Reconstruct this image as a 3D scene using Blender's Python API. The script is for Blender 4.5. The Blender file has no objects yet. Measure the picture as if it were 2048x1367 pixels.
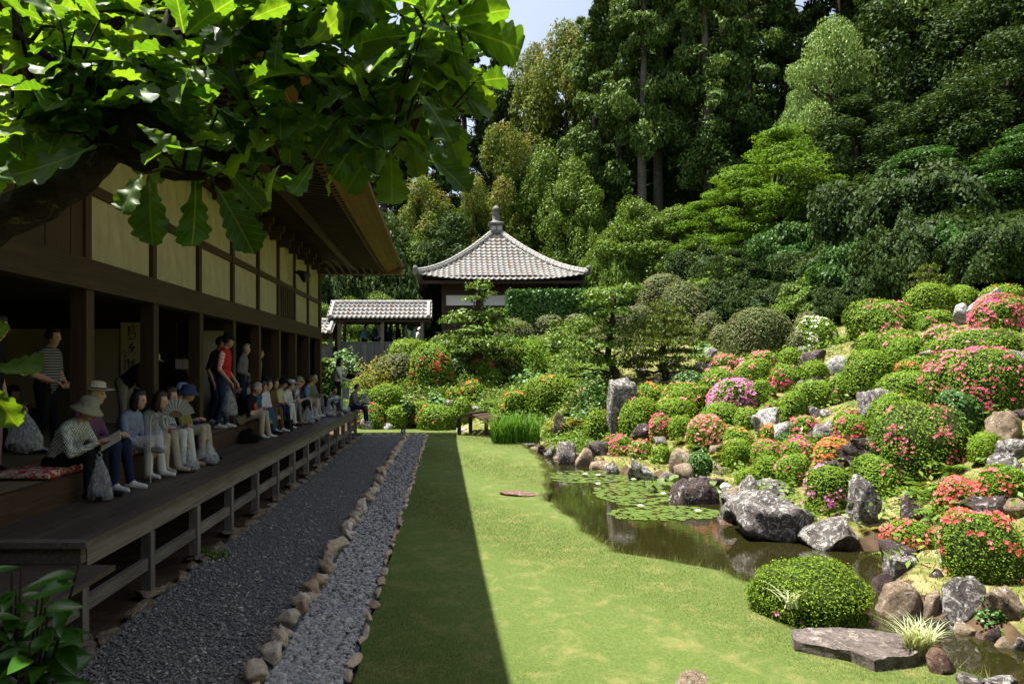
import bpy, bmesh, math, random
import numpy as np
from mathutils import Vector, Matrix, noise, Quaternion

# ------------------------------------------------------------------ camera, sky, sun, exposure
S = bpy.context.scene
COL = S.collection
F, VX, VY, H = 1420.0, 897.0, 733.0, 2.2     # photo focal length, vanishing point (px), eye height (m)
cam_d = bpy.data.cameras.new('camera'); cam = bpy.data.objects.new('camera', cam_d); COL.objects.link(cam)
cam.location = (0, 0, H); cam.rotation_euler = (math.radians(90), 0, 0)
cam_d.sensor_width = 36.0; cam_d.lens = 36.0 * F / 2048
cam_d.shift_x = (1024 - VX) / 2048; cam_d.shift_y = (VY - 683.5) / 2048
cam_d.clip_start = 0.05; cam_d.clip_end = 1500
S.camera = cam
SUN = Vector((-0.318, 0.10, 1.0)).normalized()   # towards the sun
W = bpy.data.worlds.new('World'); S.world = W; W.use_nodes = True
nt = W.node_tree; bg = nt.nodes['Background']
sky = nt.nodes.new('ShaderNodeTexSky'); sky.sky_type = 'NISHITA'; sky.sun_disc = False
sky.sun_elevation = math.asin(SUN.z); sky.sun_rotation = math.atan2(SUN.x, SUN.y)
sky.air_density = 1.0; sky.dust_density = 3.0; sky.ozone_density = 1.0
# a thin even veil of high cloud over the clear sky
tcw = nt.nodes.new('ShaderNodeTexCoord'); nzw = nt.nodes.new('ShaderNodeTexNoise'); nzw.inputs['Scale'].default_value = 3.0; nzw.inputs['Detail'].default_value = 6
nt.links.new(tcw.outputs['Generated'], nzw.inputs['Vector'])
rw = nt.nodes.new('ShaderNodeValToRGB'); rw.color_ramp.elements[0].position = 0.3; rw.color_ramp.elements[0].color = (2.0, 2.05, 2.12, 1); rw.color_ramp.elements[1].position = 0.75; rw.color_ramp.elements[1].color = (3.3, 3.3, 3.3, 1)
nt.links.new(nzw.outputs['Fac'], rw.inputs[0])
adw = nt.nodes.new('ShaderNodeMix'); adw.data_type = 'RGBA'; adw.blend_type = 'ADD'; adw.inputs['Factor'].default_value = 1.0
nt.links.new(sky.outputs[0], adw.inputs['A']); nt.links.new(rw.outputs[0], adw.inputs['B'])
nt.links.new(adw.outputs['Result'], bg.inputs[0]); bg.inputs[1].default_value = 0.05
ld = bpy.data.lights.new('sun', 'SUN'); ld.energy = 5.0; ld.angle = math.radians(0.53); ld.color = (1.0, 0.95, 0.86)
lo = bpy.data.objects.new('sun', ld); COL.objects.link(lo)
lo.rotation_euler = SUN.to_track_quat('Z', 'Y').to_euler(); lo.location = (-10, 0, 30)
S.view_settings.view_transform = 'Standard'; S.view_settings.look = 'None'
S.view_settings.exposure = 1.6; S.view_settings.gamma = 1.0
S.cycles.use_denoising = True
S.cycles.max_bounces = 6; S.cycles.diffuse_bounces = 3; S.cycles.glossy_bounces = 3; S.cycles.transmission_bounces = 4
S.cycles.transparent_max_bounces = 8; S.cycles.caustics_reflective = False; S.cycles.caustics_refractive = False
S.cycles.use_adaptive_sampling = True; S.cycles.adaptive_threshold = 0.02

R = random.Random(7)
NR = np.random.default_rng(7)

def P(px, py, D):
    return Vector(((px - VX) / F * D, D, H - (py - VY) / F * D))

# ------------------------------------------------------------------ materials
MATS = {}
def ramp(nt, fac, stops):
    r = nt.nodes.new('ShaderNodeValToRGB'); cr = r.color_ramp
    while len(cr.elements) < len(stops): cr.elements.new(0.5)
    for e, (p, c) in zip(cr.elements, stops): e.position = p; e.color = (*c, 1)
    nt.links.new(fac, r.inputs[0]); return r.outputs[0]
def noise_n(nt, scale, detail=4, rough=0.6, vec=None, dist=0.0):
    n = nt.nodes.new('ShaderNodeTexNoise'); n.inputs['Scale'].default_value = scale
    n.inputs['Detail'].default_value = detail; n.inputs['Roughness'].default_value = rough
    n.inputs['Distortion'].default_value = dist
    if vec is not None: nt.links.new(vec, n.inputs['Vector'])
    return n.outputs['Fac']
def coord(nt, kind='Object', scale=(1, 1, 1), loc=(0, 0, 0)):
    t = nt.nodes.new('ShaderNodeTexCoord'); m = nt.nodes.new('ShaderNodeMapping')
    m.inputs['Scale'].default_value = scale; m.inputs['Location'].default_value = loc
    nt.links.new(t.outputs[kind], m.inputs[0]); return m.outputs[0]
def mixc(nt, fac, a, b, mode='MIX'):
    m = nt.nodes.new('ShaderNodeMix'); m.data_type = 'RGBA'; m.blend_type = mode
    for sock, v in ((m.inputs['Factor'], fac), (m.inputs['A'], a), (m.inputs['B'], b)):
        if hasattr(v, 'is_linked'): nt.links.new(v, sock)
        elif isinstance(v, (int, float)): sock.default_value = v
        else: sock.default_value = (*v, 1)
    return m.outputs['Result']
def bump(nt, h, strength=0.3, dist=0.02):
    b = nt.nodes.new('ShaderNodeBump'); b.inputs['Strength'].default_value = strength
    b.inputs['Distance'].default_value = dist; nt.links.new(h, b.inputs['Height']); return b.outputs[0]
def new_mat(name):
    m = bpy.data.materials.new(name); m.use_nodes = True
    nt = m.node_tree; p = nt.nodes['Principled BSDF']; p.inputs['Roughness'].default_value = 0.7
    MATS[name] = m; return m, nt, p
def simple(name, c, rough=0.7, var=0.18, scale=6.0, spec=0.3, bumps=0.15, metal=0.0):
    m, nt, p = new_mat(name)
    v = coord(nt); n = noise_n(nt, scale, 5, 0.65, v)
    col = ramp(nt, n, [(0.25, tuple(x * (1 - var * 1.6) for x in c)), (0.75, tuple(min(1, x * (1 + var)) for x in c))])
    nt.links.new(col, p.inputs['Base Color']); p.inputs['Roughness'].default_value = rough
    p.inputs['Specular IOR Level'].default_value = spec; p.inputs['Metallic'].default_value = metal
    if bumps: nt.links.new(bump(nt, noise_n(nt, scale * 9, 3, 0.6, v), bumps, 0.01), p.inputs['Normal'])
    return m
def wood(name, c, axis='Y', var=0.4, rough=0.65, spec=0.25, rand=True):
    m, nt, p = new_mat(name)
    sc = {'X': (0.6, 14, 14), 'Y': (14, 0.6, 14), 'Z': (14, 14, 0.6)}[axis]
    v = coord(nt, 'Object', sc); n = noise_n(nt, 2.2, 6, 0.7, v, 0.6)
    v2 = coord(nt); n2 = noise_n(nt, 1.3, 3, 0.6, v2)
    col = ramp(nt, n, [(0.28, tuple(x * (1 - var) for x in c)), (0.72, tuple(min(1, x * (1 + var)) for x in c))])
    col = mixc(nt, 0.6, col, ramp(nt, n2, [(0.3, (0.62, 0.6, 0.58)), (0.7, (1, 1, 1))]), 'MULTIPLY')
    if rand:
        oi = nt.nodes.new('ShaderNodeObjectInfo')
        col = mixc(nt, 1.0, col, ramp(nt, oi.outputs['Random'], [(0, (0.75, 0.75, 0.76)), (1, (1.15, 1.12, 1.08))]), 'MULTIPLY')
    nt.links.new(col, p.inputs['Base Color']); p.inputs['Roughness'].default_value = rough
    p.inputs['Specular IOR Level'].default_value = spec
    nt.links.new(bump(nt, n, 0.35, 0.006), p.inputs['Normal'])
    return m
def leaf_mat(name, stops, trans=0.3, rough=0.55, spec=0.10, patch=0.0, patch_c=(0.2, 0.1, 0.02), pscale=2.0):
    m, nt, p = new_mat(name)
    g = nt.nodes.new('ShaderNodeNewGeometry')
    k = len(stops) - 1
    col = ramp(nt, g.outputs['Random Per Island'], [(i / k, c) for i, c in enumerate(stops)])
    n = noise_n(nt, pscale, 2, 0.5, coord(nt, 'Object'))
    if patch > 0:
        col = mixc(nt, ramp(nt, n, [(0.52, (0, 0, 0)), (0.72, (patch,) * 3)]), col, patch_c)
    nt.links.new(col, p.inputs['Base Color'])
    p.inputs['Roughness'].default_value = rough; p.inputs['Specular IOR Level'].default_value = spec
    t = nt.nodes.new('ShaderNodeBsdfTranslucent')
    tc = mixc(nt, 1.0, col, (1.25, 1.15, 0.55), 'MULTIPLY'); nt.links.new(tc, t.inputs[0])
    mx = nt.nodes.new('ShaderNodeMixShader'); mx.inputs[0].default_value = trans
    nt.links.new(p.outputs[0], mx.inputs[1]); nt.links.new(t.outputs[0], mx.inputs[2])
    nt.links.new(mx.outputs[0], nt.nodes['Material Output'].inputs[0])
    return m

leaf_mat('leaf_bright', [(0.070, 0.132, 0.010), (0.132, 0.233, 0.015), (0.218, 0.311, 0.025)], 0.28, patch=0.3, patch_c=(0.17, 0.12, 0.015))
leaf_mat('leaf_azalea', [(0.062, 0.128, 0.013), (0.128, 0.237, 0.020), (0.237, 0.330, 0.030)], 0.25, patch=0.35, patch_c=(0.13, 0.075, 0.018))
leaf_mat('leaf_dull', [(0.065, 0.081, 0.029), (0.111, 0.137, 0.046), (0.169, 0.176, 0.065)], 0.2, patch=0.4, patch_c=(0.13, 0.09, 0.045))
leaf_mat('leaf_glossy', [(0.026, 0.075, 0.015), (0.053, 0.135, 0.024), (0.090, 0.187, 0.030)], 0.18, rough=0.42, spec=0.25)
leaf_mat('leaf_dark', [(0.013, 0.031, 0.007), (0.028, 0.058, 0.011), (0.057, 0.093, 0.016)], 0.22)
leaf_mat('leaf_cedar', [(0.018, 0.038, 0.012), (0.04, 0.075, 0.018), (0.08, 0.12, 0.026)], 0.22)
leaf_mat('leaf_hinoki', [(0.032, 0.076, 0.022), (0.080, 0.147, 0.032), (0.158, 0.225, 0.045)], 0.2)
leaf_mat('leaf_broad', [(0.054, 0.118, 0.019), (0.108, 0.190, 0.028), (0.179, 0.242, 0.036)], 0.25, rough=0.4)
leaf_mat('leaf_teal', [(0.017, 0.053, 0.009), (0.036, 0.100, 0.016), (0.064, 0.129, 0.018)], 0.22, rough=0.4)
leaf_mat('leaf_gold', [(0.057, 0.101, 0.014), (0.114, 0.170, 0.023), (0.196, 0.230, 0.041)], 0.28, patch=0.5, patch_c=(0.30, 0.185, 0.045), pscale=.6)
leaf_mat('leaf_maple', [(0.06, 0.14, 0.008), (0.10, 0.20, 0.012), (0.155, 0.25, 0.022)], 0.4)
leaf_mat('leaf_pale', [(0.082, 0.160, 0.040), (0.164, 0.260, 0.070), (0.279, 0.380, 0.140)], 0.3, rough=0.4)
leaf_mat('leaf_pine', [(0.05, 0.085, 0.016), (0.10, 0.14, 0.028), (0.16, 0.185, 0.04)], 0.25)
leaf_mat('leaf_fern', [(0.063, 0.127, 0.015), (0.127, 0.215, 0.025), (0.202, 0.278, 0.038)], 0.35)
leaf_mat('leaf_fern_gold', [(0.110, 0.143, 0.017), (0.220, 0.209, 0.028), (0.286, 0.231, 0.044)], 0.35)
leaf_mat('leaf_hosta', [(0.08, 0.17, 0.05), (0.13, 0.24, 0.08), (0.2, 0.32, 0.12)], 0.25, rough=0.35)
leaf_mat('leaf_iris', [(0.04, 0.12, 0.01), (0.08, 0.2, 0.02), (0.13, 0.26, 0.03)], 0.35)
leaf_mat('leaf_variegated', [(0.25, 0.32, 0.12), (0.45, 0.5, 0.28), (0.6, 0.62, 0.42)], 0.3)
leaf_mat('grass_blade', [(0.064, 0.104, 0.024), (0.100, 0.142, 0.037), (0.150, 0.171, 0.057), (0.239, 0.211, 0.097)], 0.3)
leaf_mat('hill_blade', [(0.08, 0.11, 0.02), (0.20, 0.185, 0.05), (0.30, 0.24, 0.115)], 0.3)
leaf_mat('lily_leaf', [(0.05, 0.10, 0.016), (0.085, 0.14, 0.028), (0.14, 0.16, 0.04)], 0.1, rough=0.3, spec=0.5)
leaf_mat('dark_core', [(0.012, 0.020, 0.006), (0.012, 0.020, 0.006)], 0.0, rough=0.9)  # darker core colour for thickets, shade between leaves put into it
leaf_mat('gap_shade', [(0.024, 0.038, 0.008), (0.024, 0.038, 0.008)], 0.0, rough=0.9)  # dark gaps between leaves, shade put into the core's colour
FL = {'pink': [(0.62, 0.10, 0.20), (0.78, 0.20, 0.30), (0.85, 0.34, 0.40)],
      'hot': [(0.66, 0.05, 0.17), (0.80, 0.12, 0.26), (0.86, 0.26, 0.38)],
      'magenta': [(0.56, 0.10, 0.40), (0.72, 0.20, 0.54), (0.82, 0.40, 0.66)],
      'salmon': [(0.72, 0.14, 0.18), (0.82, 0.26, 0.29), (0.86, 0.42, 0.42)],
      'orange': [(0.68, 0.11, 0.05), (0.80, 0.20, 0.09), (0.86, 0.34, 0.17)],
      'coral': [(0.72, 0.07, 0.085), (0.82, 0.14, 0.16), (0.86, 0.28, 0.28)],
      'red': [(0.55, 0.03, 0.05), (0.7, 0.07, 0.09), (0.8, 0.14, 0.16)],
      'white': [(0.72, 0.74, 0.70), (0.8, 0.8, 0.78), (0.85, 0.85, 0.83)]}
for k_, st_ in FL.items(): leaf_mat('bloom_' + k_, st_, 0.3, rough=0.6, spec=0.1)

simple('bark', (0.055, 0.042, 0.03), 0.9, 0.4, 5, 0.1, 0.8)
simple('bark_grey', (0.13, 0.115, 0.10), 0.9, 0.35, 5, 0.1, 0.7)
wood('old_wood', (0.055, 0.033, 0.018), 'Z', 0.45)
wood('old_wood_y', (0.055, 0.033, 0.018), 'Y', 0.45)
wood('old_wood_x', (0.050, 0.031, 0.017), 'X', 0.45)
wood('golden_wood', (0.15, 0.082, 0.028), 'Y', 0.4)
wood('grey_wood_z', (0.17, 0.155, 0.14), 'Z', 0.45, 0.8, 0.15)
wood('grey_wood_y', (0.17, 0.15, 0.13), 'Y', 0.45, 0.75, 0.2)
wood('deck_wood', (0.080, 0.064, 0.052), 'Y', 0.42, 0.5, 0.4)
wood('silver_board', (0.17, 0.17, 0.18), 'Z', 0.35, 0.85, 0.1)
m, nt, p = new_mat('plaster'); nt.links.new(mixc(nt, .75, mixc(nt, .8, (0.37, 0.335, 0.205), ramp(nt, noise_n(nt, 1.6, 6, .7, coord(nt, 'Object', (3, 3, .5)), .4), [(.3, (.66, .64, .58)), (.65, (1.05, 1.05, 1.05))]), 'MULTIPLY'), ramp(nt, noise_n(nt, 5, 6, .7, coord(nt)), [(.3, (.8, .79, .76)), (.7, (1.06, 1.06, 1.06))]), 'MULTIPLY'), p.inputs['Base Color']); p.inputs['Roughness'].default_value = .9
simple('white_wall', (0.74, 0.73, 0.7), 0.9, 0.05, 1.5, 0.1, 0.1)
simple('paper_screen', (0.42, 0.38, 0.28), 0.9, 0.08, 1.0, 0.1, 0)
simple('scroll_paper', (0.55, 0.50, 0.38), 0.9, 0.06, 3.0, 0.1, 0)
simple('ink', (0.012, 0.012, 0.012), 0.8, 0.1)
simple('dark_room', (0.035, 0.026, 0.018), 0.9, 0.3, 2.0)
simple('tatami', (0.16, 0.13, 0.07), 0.85, 0.12, 3.0)
simple('black_metal', (0.015, 0.015, 0.017), 0.45, 0.2)
simple('soil', (0.085, 0.058, 0.035), 0.95, 0.4, 3.0, 0.05, 0.6)
# roof tile: weathered grey, some rusty and some pale
m, nt, p = new_mat('roof_tile')
oi = nt.nodes.new('ShaderNodeObjectInfo'); g = nt.nodes.new('ShaderNodeNewGeometry')
rnd = nt.nodes.new('ShaderNodeMath'); rnd.operation = 'ADD'; nt.links.new(oi.outputs['Random'], rnd.inputs[0]); nt.links.new(g.outputs['Random Per Island'], rnd.inputs[1])
fr = nt.nodes.new('ShaderNodeMath'); fr.operation = 'FRACT'; nt.links.new(rnd.outputs[0], fr.inputs[0])
c1 = ramp(nt, fr.outputs[0], [(0.0, (0.31, 0.295, 0.28)), (0.35, (0.37, 0.35, 0.325)), (0.62, (0.43, 0.405, 0.37)), (0.84, (0.40, 0.345, 0.30)), (0.96, (0.33, 0.25, 0.20)), (1.0, (0.50, 0.48, 0.45))])
c1 = mixc(nt, 0.75, c1, ramp(nt, noise_n(nt, 7, 5, 0.7, coord(nt, 'Generated'), 0.3), [(0.3, (0.55, 0.55, 0.55)), (0.7, (1.1, 1.1, 1.1))]), 'MULTIPLY')
nt.links.new(c1, p.inputs['Base Color']); p.inputs['Roughness'].default_value = 0.7
simple('ridge_tile', (0.38, 0.365, 0.34), 0.75, 0.4, 8, 0.2, 0.5)
simple('finial', (0.16, 0.155, 0.145), 0.7, 0.5, 10, 0.3, 0.4)

def rock_mat(name, base, dark, lich, amount, rough=0.85):
    m, nt, p = new_mat(name)
    oi = nt.nodes.new('ShaderNodeObjectInfo')
    tc = nt.nodes.new('ShaderNodeTexCoord'); ad = nt.nodes.new('ShaderNodeVectorMath'); ad.operation = 'ADD'
    sc = nt.nodes.new('ShaderNodeVectorMath'); sc.operation = 'SCALE'; sc.inputs['Scale'].default_value = 37.0
    nt.links.new(oi.outputs['Random'], sc.inputs[0]); nt.links.new(tc.outputs['Object'], ad.inputs[0]); nt.links.new(sc.outputs[0], ad.inputs[1])
    v = ad.outputs[0]
    n1 = noise_n(nt, 5.0, 10, 0.75, v, 0.8); n2 = noise_n(nt, 8.0, 12, 0.78, v, 1.4); n3 = noise_n(nt, 26, 8, 0.75, v, 0.5); n4 = noise_n(nt, 2.0, 3, 0.5, v)
    col = ramp(nt, n1, [(0.3, dark), (0.55, base), (0.75, tuple(min(1, x * 1.45) for x in base))])
    a = 0.66 - amount * 0.3
    col = mixc(nt, ramp(nt, n2, [(a - 0.015, (0, 0, 0)), (a + 0.025, (0.95,) * 3)]), col, lich)
    col = mixc(nt, 0.7, col, ramp(nt, n3, [(0.33, (0.16, 0.15, 0.15)), (0.6, (1.1, 1.1, 1.1))]), 'MULTIPLY')
    col = mixc(nt, ramp(nt, n4, [(0.58, (0, 0, 0)), (0.75, (0.5,) * 3)]), col, (0.10, 0.085, 0.03))
    nt.links.new(col, p.inputs['Base Color']); p.inputs['Roughness'].default_value = rough
    p.inputs['Specular IOR Level'].default_value = 0.2
    nt.links.new(bump(nt, mixc(nt, 0.5, n2, n3), 1.0, 0.09), p.inputs['Normal'])
    return m
rock_mat('rock_lichen', (0.16, 0.14, 0.13), (0.03, 0.024, 0.024), (0.56, 0.55, 0.52), 0.43)
rock_mat('rock_dark', (0.085, 0.06, 0.056), (0.022, 0.016, 0.016), (0.55, 0.54, 0.52), 0.28)
rock_mat('rock_white', (0.24, 0.23, 0.22), (0.06, 0.05, 0.05), (0.56, 0.55, 0.53), 0.55)
rock_mat('rock_tan', (0.33, 0.25, 0.17), (0.13, 0.09, 0.06), (0.6, 0.57, 0.5), 0.3)
rock_mat('rock_red', (0.25, 0.15, 0.115), (0.09, 0.05, 0.045), (0.5, 0.43, 0.38), 0.25)
m, nt, p = new_mat('kerb_rock')
oi = nt.nodes.new('ShaderNodeObjectInfo'); v = coord(nt)
c1 = ramp(nt, oi.outputs['Random'], [(0, (0.404, 0.294, 0.178)), (0.2, (0.561, 0.452, 0.300)), (0.4, (0.427, 0.367, 0.291)), (0.6, (0.651, 0.577, 0.460)), (0.8, (0.371, 0.230, 0.150)), (1, (0.516, 0.440, 0.319))])
n1 = noise_n(nt, 9, 8, 0.7, v, 0.5)
c1 = mixc(nt, 0.8, c1, ramp(nt, n1, [(0.28, (0.4, 0.38, 0.36)), (0.7, (1.15, 1.12, 1.08))]), 'MULTIPLY')
nt.links.new(c1, p.inputs['Base Color']); p.inputs['Roughness'].default_value = 0.9
nt.links.new(bump(nt, n1, 0.8, 0.02), p.inputs['Normal'])
def pebble_mat(name, stops):
    m, nt, p = new_mat(name); g = nt.nodes.new('ShaderNodeNewGeometry')
    k = len(stops) - 1
    c = ramp(nt, g.outputs['Random Per Island'], [(i / k, s) for i, s in enumerate(stops)])
    n = noise_n(nt, 60, 4, 0.6, coord(nt))
    c = mixc(nt, 0.5, c, ramp(nt, n, [(0.3, (0.6,) * 3), (0.7, (1.15,) * 3)]), 'MULTIPLY')
    nt.links.new(c, p.inputs['Base Color']); p.inputs['Roughness'].default_value = 0.65; p.inputs['Specular IOR Level'].default_value = 0.3
pebble_mat('pebble_grey', [(0.200, 0.203, 0.203), (0.292, 0.290, 0.281), (0.239, 0.239, 0.235), (0.400, 0.384, 0.353), (0.261, 0.261, 0.261), (0.507, 0.464, 0.405), (0.277, 0.275, 0.274)])
pebble_mat('gravel_dark', [(0.121, 0.114, 0.110), (0.191, 0.177, 0.159), (0.151, 0.142, 0.133), (0.242, 0.218, 0.188), (0.141, 0.133, 0.128), (0.172, 0.156, 0.137), (0.503, 0.456, 0.376)])
def bed_mat(name, a, b, scale):
    m, nt, p = new_mat(name); v = coord(nt)
    vo = nt.nodes.new('ShaderNodeTexVoronoi'); vo.inputs['Scale'].default_value = scale; nt.links.new(v, vo.inputs['Vector'])
    c = ramp(nt, noise_n(nt, scale * 0.8, 3, 0.6, v), [(0.3, a), (0.7, b)])
    nt.links.new(c, p.inputs['Base Color']); p.inputs['Roughness'].default_value = 0.9
    nt.links.new(bump(nt, vo.outputs['Distance'], 0.8, 0.02), p.inputs['Normal'])
bed_mat('gravel_bed', (0.065, 0.062, 0.06), (0.15, 0.145, 0.14), 70)
bed_mat('pebble_bed', (0.06, 0.062, 0.066), (0.12, 0.125, 0.13), 35)
# lawn and hill ground
def turf(name, a, b, dry, dryness):
    m, nt, p = new_mat(name); v = coord(nt)
    n1 = noise_n(nt, 42, 6, 0.8, v); n2 = noise_n(nt, 2.6, 8, 0.74, v, 0.5); n3 = noise_n(nt, 14, 5, 0.65, v)
    c = ramp(nt, n1, [(0.36, a), (0.64, b)])
    c = mixc(nt, ramp(nt, n2, [(0.60 - dryness, (0, 0, 0)), (0.80 - dryness, (0.85,) * 3)]), c, dry)
    c = mixc(nt, 0.35, c, ramp(nt, n3, [(0.35, (0.7, 0.75, 0.7)), (0.65, (1.1, 1.08, 1.05))]), 'MULTIPLY')
    nt.links.new(c, p.inputs['Base Color']); p.inputs['Roughness'].default_value = 0.95; p.inputs['Specular IOR Level'].default_value = 0.1
    nt.links.new(bump(nt, n1, 0.6, 0.02), p.inputs['Normal'])
turf('lawn', (0.055, 0.086, 0.019), (0.113, 0.152, 0.038), (0.195, 0.182, 0.068), 0.10)
turf('hill_turf', (0.06, 0.09, 0.014), (0.13, 0.15, 0.03), (0.30, 0.24, 0.125), 0.18)
turf('moss', (0.07, 0.055, 0.012), (0.14, 0.11, 0.02), (0.15, 0.09, 0.03), 0.1)
turf('forest_floor', (0.02, 0.022, 0.008), (0.045, 0.042, 0.016), (0.06, 0.042, 0.02), 0.1)
# pond: murky, mirror-like
m, nt, p = new_mat('pond_water')
p.inputs['Base Color'].default_value = (0.014, 0.0135, 0.0035, 1); p.inputs['Roughness'].default_value = 0.02
p.inputs['IOR'].default_value = 1.40; p.inputs['Specular IOR Level'].default_value = 1.0
v = coord(nt, 'Object', (1.0, 3.0, 1.0))
nt.links.new(bump(nt, noise_n(nt, 5, 2, 0.5, v, 0.3), 0.035, 0.02), p.inputs['Normal'])

# ------------------------------------------------------------------ mesh helpers
def link(name, me, mats, parent=None, loc=None):
    o = bpy.data.objects.new(name, me); COL.objects.link(o)
    if not isinstance(mats, (list, tuple)): mats = [mats]
    if not me.materials:
        for mm in mats: me.materials.append(MATS[mm])
    if parent is not None: o.parent = parent
    if loc is not None: o.location = loc
    return o
def np_mesh(name, V, Fc, smooth=False, midx=None):
    V = np.asarray(V, np.float32).reshape(-1, 3); Fc = np.asarray(Fc, np.int32); k = Fc.shape[1]; n = len(Fc)
    me = bpy.data.meshes.new(name); me.vertices.add(len(V)); me.vertices.foreach_set('co', V.ravel())
    me.loops.add(n * k); me.loops.foreach_set('vertex_index', Fc.ravel())
    me.polygons.add(n); me.polygons.foreach_set('loop_start', np.arange(0, n * k, k, dtype=np.int32))
    me.polygons.foreach_set('loop_total', np.full(n, k, np.int32))
    if smooth: me.polygons.foreach_set('use_smooth', np.ones(n, bool))
    if midx is not None: me.polygons.foreach_set('material_index', np.asarray(midx, np.int32))
    me.update(calc_edges=True); return me
class MB:
    def __init__(s): s.v = []; s.f = []; s.m = []; s.cur = 0
    def add(s, vs, fs):
        o = len(s.v); s.v += [tuple(x) for x in vs]; s.f += [tuple(i + o for i in f) for f in fs]; s.m += [s.cur] * len(fs); return s
    def box(s, lo, hi, M=None):
        (x0, y0, z0), (x1, y1, z1) = lo, hi
        vs = [Vector(q) for q in ((x0, y0, z0), (x1, y0, z0), (x1, y1, z0), (x0, y1, z0), (x0, y0, z1), (x1, y0, z1), (x1, y1, z1), (x0, y1, z1))]
        if M is not None: vs = [M @ q for q in vs]
        return s.add(vs, [(0, 3, 2, 1), (4, 5, 6, 7), (0, 1, 5, 4), (1, 2, 6, 5), (2, 3, 7, 6), (3, 0, 4, 7)])
    def tube(s, pts, rad, n=8, cap=True, flat=1.0):
        pts = [Vector(q) for q in pts]
        if not hasattr(rad, '__len__'): rad = [rad] * len(pts)
        rings = []; prev = None; up = None
        for i, q in enumerate(pts):
            d = (pts[min(i + 1, len(pts) - 1)] - pts[max(i - 1, 0)])
            d = d.normalized() if d.length > 1e-9 else Vector((0, 0, 1))
            if up is None: up = d.orthogonal().normalized()
            else:
                up = (up - d * up.dot(d)); up = up.normalized() if up.length > 1e-6 else d.orthogonal().normalized()
            b = d.cross(up)
            rings.append([q + (up * math.cos(2 * math.pi * j / n) + b * math.sin(2 * math.pi * j / n) * flat) * rad[i] for j in range(n)])
        vs = [q for r in rings for q in r]; fs = []
        for i in range(len(rings) - 1):
            for j in range(n):
                a = i * n + j; b2 = i * n + (j + 1) % n
                fs.append((a, b2, b2 + n, a + n))
        if cap:
            fs.append(tuple(range(n - 1, -1, -1))); fs.append(tuple((len(rings) - 1) * n + j for j in range(n)))
        return s.add(vs, fs)
    def lathe(s, prof, n=12, c=(0, 0, 0), sx=1, sy=1, square=False):
        vs = []; fs = []
        for r, z in prof:
            for j in range(n):
                a = 2 * math.pi * (j + (0.5 if square else 0)) / n
                vs.append((c[0] + r * math.cos(a) * sx, c[1] + r * math.sin(a) * sy, c[2] + z))
        for i in range(len(prof) - 1):
            for j in range(n):
                a = i * n + j; b = i * n + (j + 1) % n
                fs.append((a, b, b + n, a + n))
        fs.append(tuple(range(n - 1, -1, -1))); fs.append(tuple((len(prof) - 1) * n + j for j in range(n)))
        return s.add(vs, fs)
    def ell(s, c, r, n=10, m=7, M=None):
        c = Vector(c); vs = []; fs = []
        for i in range(m + 1):
            t = math.pi * i / m
            for j in range(n):
                a = 2 * math.pi * j / n
                q = Vector((r[0] * math.sin(t) * math.cos(a), r[1] * math.sin(t) * math.sin(a), r[2] * math.cos(t)))
                if M is not None: q = M @ q
                vs.append(c + q)
        for i in range(m):
            for j in range(n):
                a = i * n + j; b = i * n + (j + 1) % n
                fs.append((a, a + n, b + n, b))
        return s.add(vs, fs)
    def mesh(s, name, smooth=False):
        me = bpy.data.meshes.new(name); me.from_pydata(s.v, [], s.f)
        if any(s.m): me.polygons.foreach_set('material_index', np.array(s.m, np.int32))
        if smooth: me.polygons.foreach_set('use_smooth', np.ones(len(s.f), bool))
        me.update(); return me
    def obj(s, name, mats, parent=None, loc=None, smooth=False):
        return link(name, s.mesh(name, smooth), mats, parent, loc)
def empty(name, loc=(0, 0, 0), rz=0.0):
    o = bpy.data.objects.new(name, None); COL.objects.link(o); o.location = loc; o.rotation_euler = (0, 0, rz); o.empty_display_size = 0.1; return o
def tag(o, label=None, cat=None, group=None, kind=None):
    if label: o['label'] = label
    if cat: o['category'] = cat
    if group: o['group'] = group
    if kind: o['kind'] = kind
    return o
def beam(name, lo, hi, mat, parent):
    c = [(a + b) / 2 for a, b in zip(lo, hi)]
    return MB().box([a - q for a, q in zip(lo, c)], [b - q for b, q in zip(hi, c)]).obj(name, mat, parent, c)
def leaf_quads(pos, nrm, ln, wd, rng=NR, droop=None, bend=0.0):
    """rhombus leaves: pos (n,3), nrm (n,3), ln/wd scalars or (n,)"""
    n = len(pos); nrm = nrm / (np.linalg.norm(nrm, axis=1, keepdims=True) + 1e-9)
    t = rng.normal(size=(n, 3)) if droop is None else droop + rng.normal(size=(n, 3)) * 0.45
    t -= nrm * (t * nrm).sum(1, keepdims=True); t /= np.linalg.norm(t, axis=1, keepdims=True) + 1e-9
    b = np.cross(nrm, t); ln = np.broadcast_to(np.asarray(ln), (n,))[:, None]; wd = np.broadcast_to(np.asarray(wd), (n,))[:, None]
    q = np.stack([pos - t * ln * .5, pos + b * wd * .5 + t * ln * .05, pos + t * ln * .5 - nrm * ln * bend, pos - b * wd * .5 + t * ln * .05], 1)
    return q.reshape(-1, 3), np.arange(4 * n).reshape(-1, 4)
def sph(n, rng=NR):
    d = rng.normal(size=(n, 3)); return d / np.linalg.norm(d, axis=1, keepdims=True)
def lump(d, seed, amp, freq=2.2):
    r = np.random.default_rng(seed); s = np.zeros(len(d))
    for k in range(6):
        a = r.normal(size=3) * freq; s += np.sin(d @ a + r.uniform(0, 6.28)) / 6
    return 1 + amp * s * 2

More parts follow.
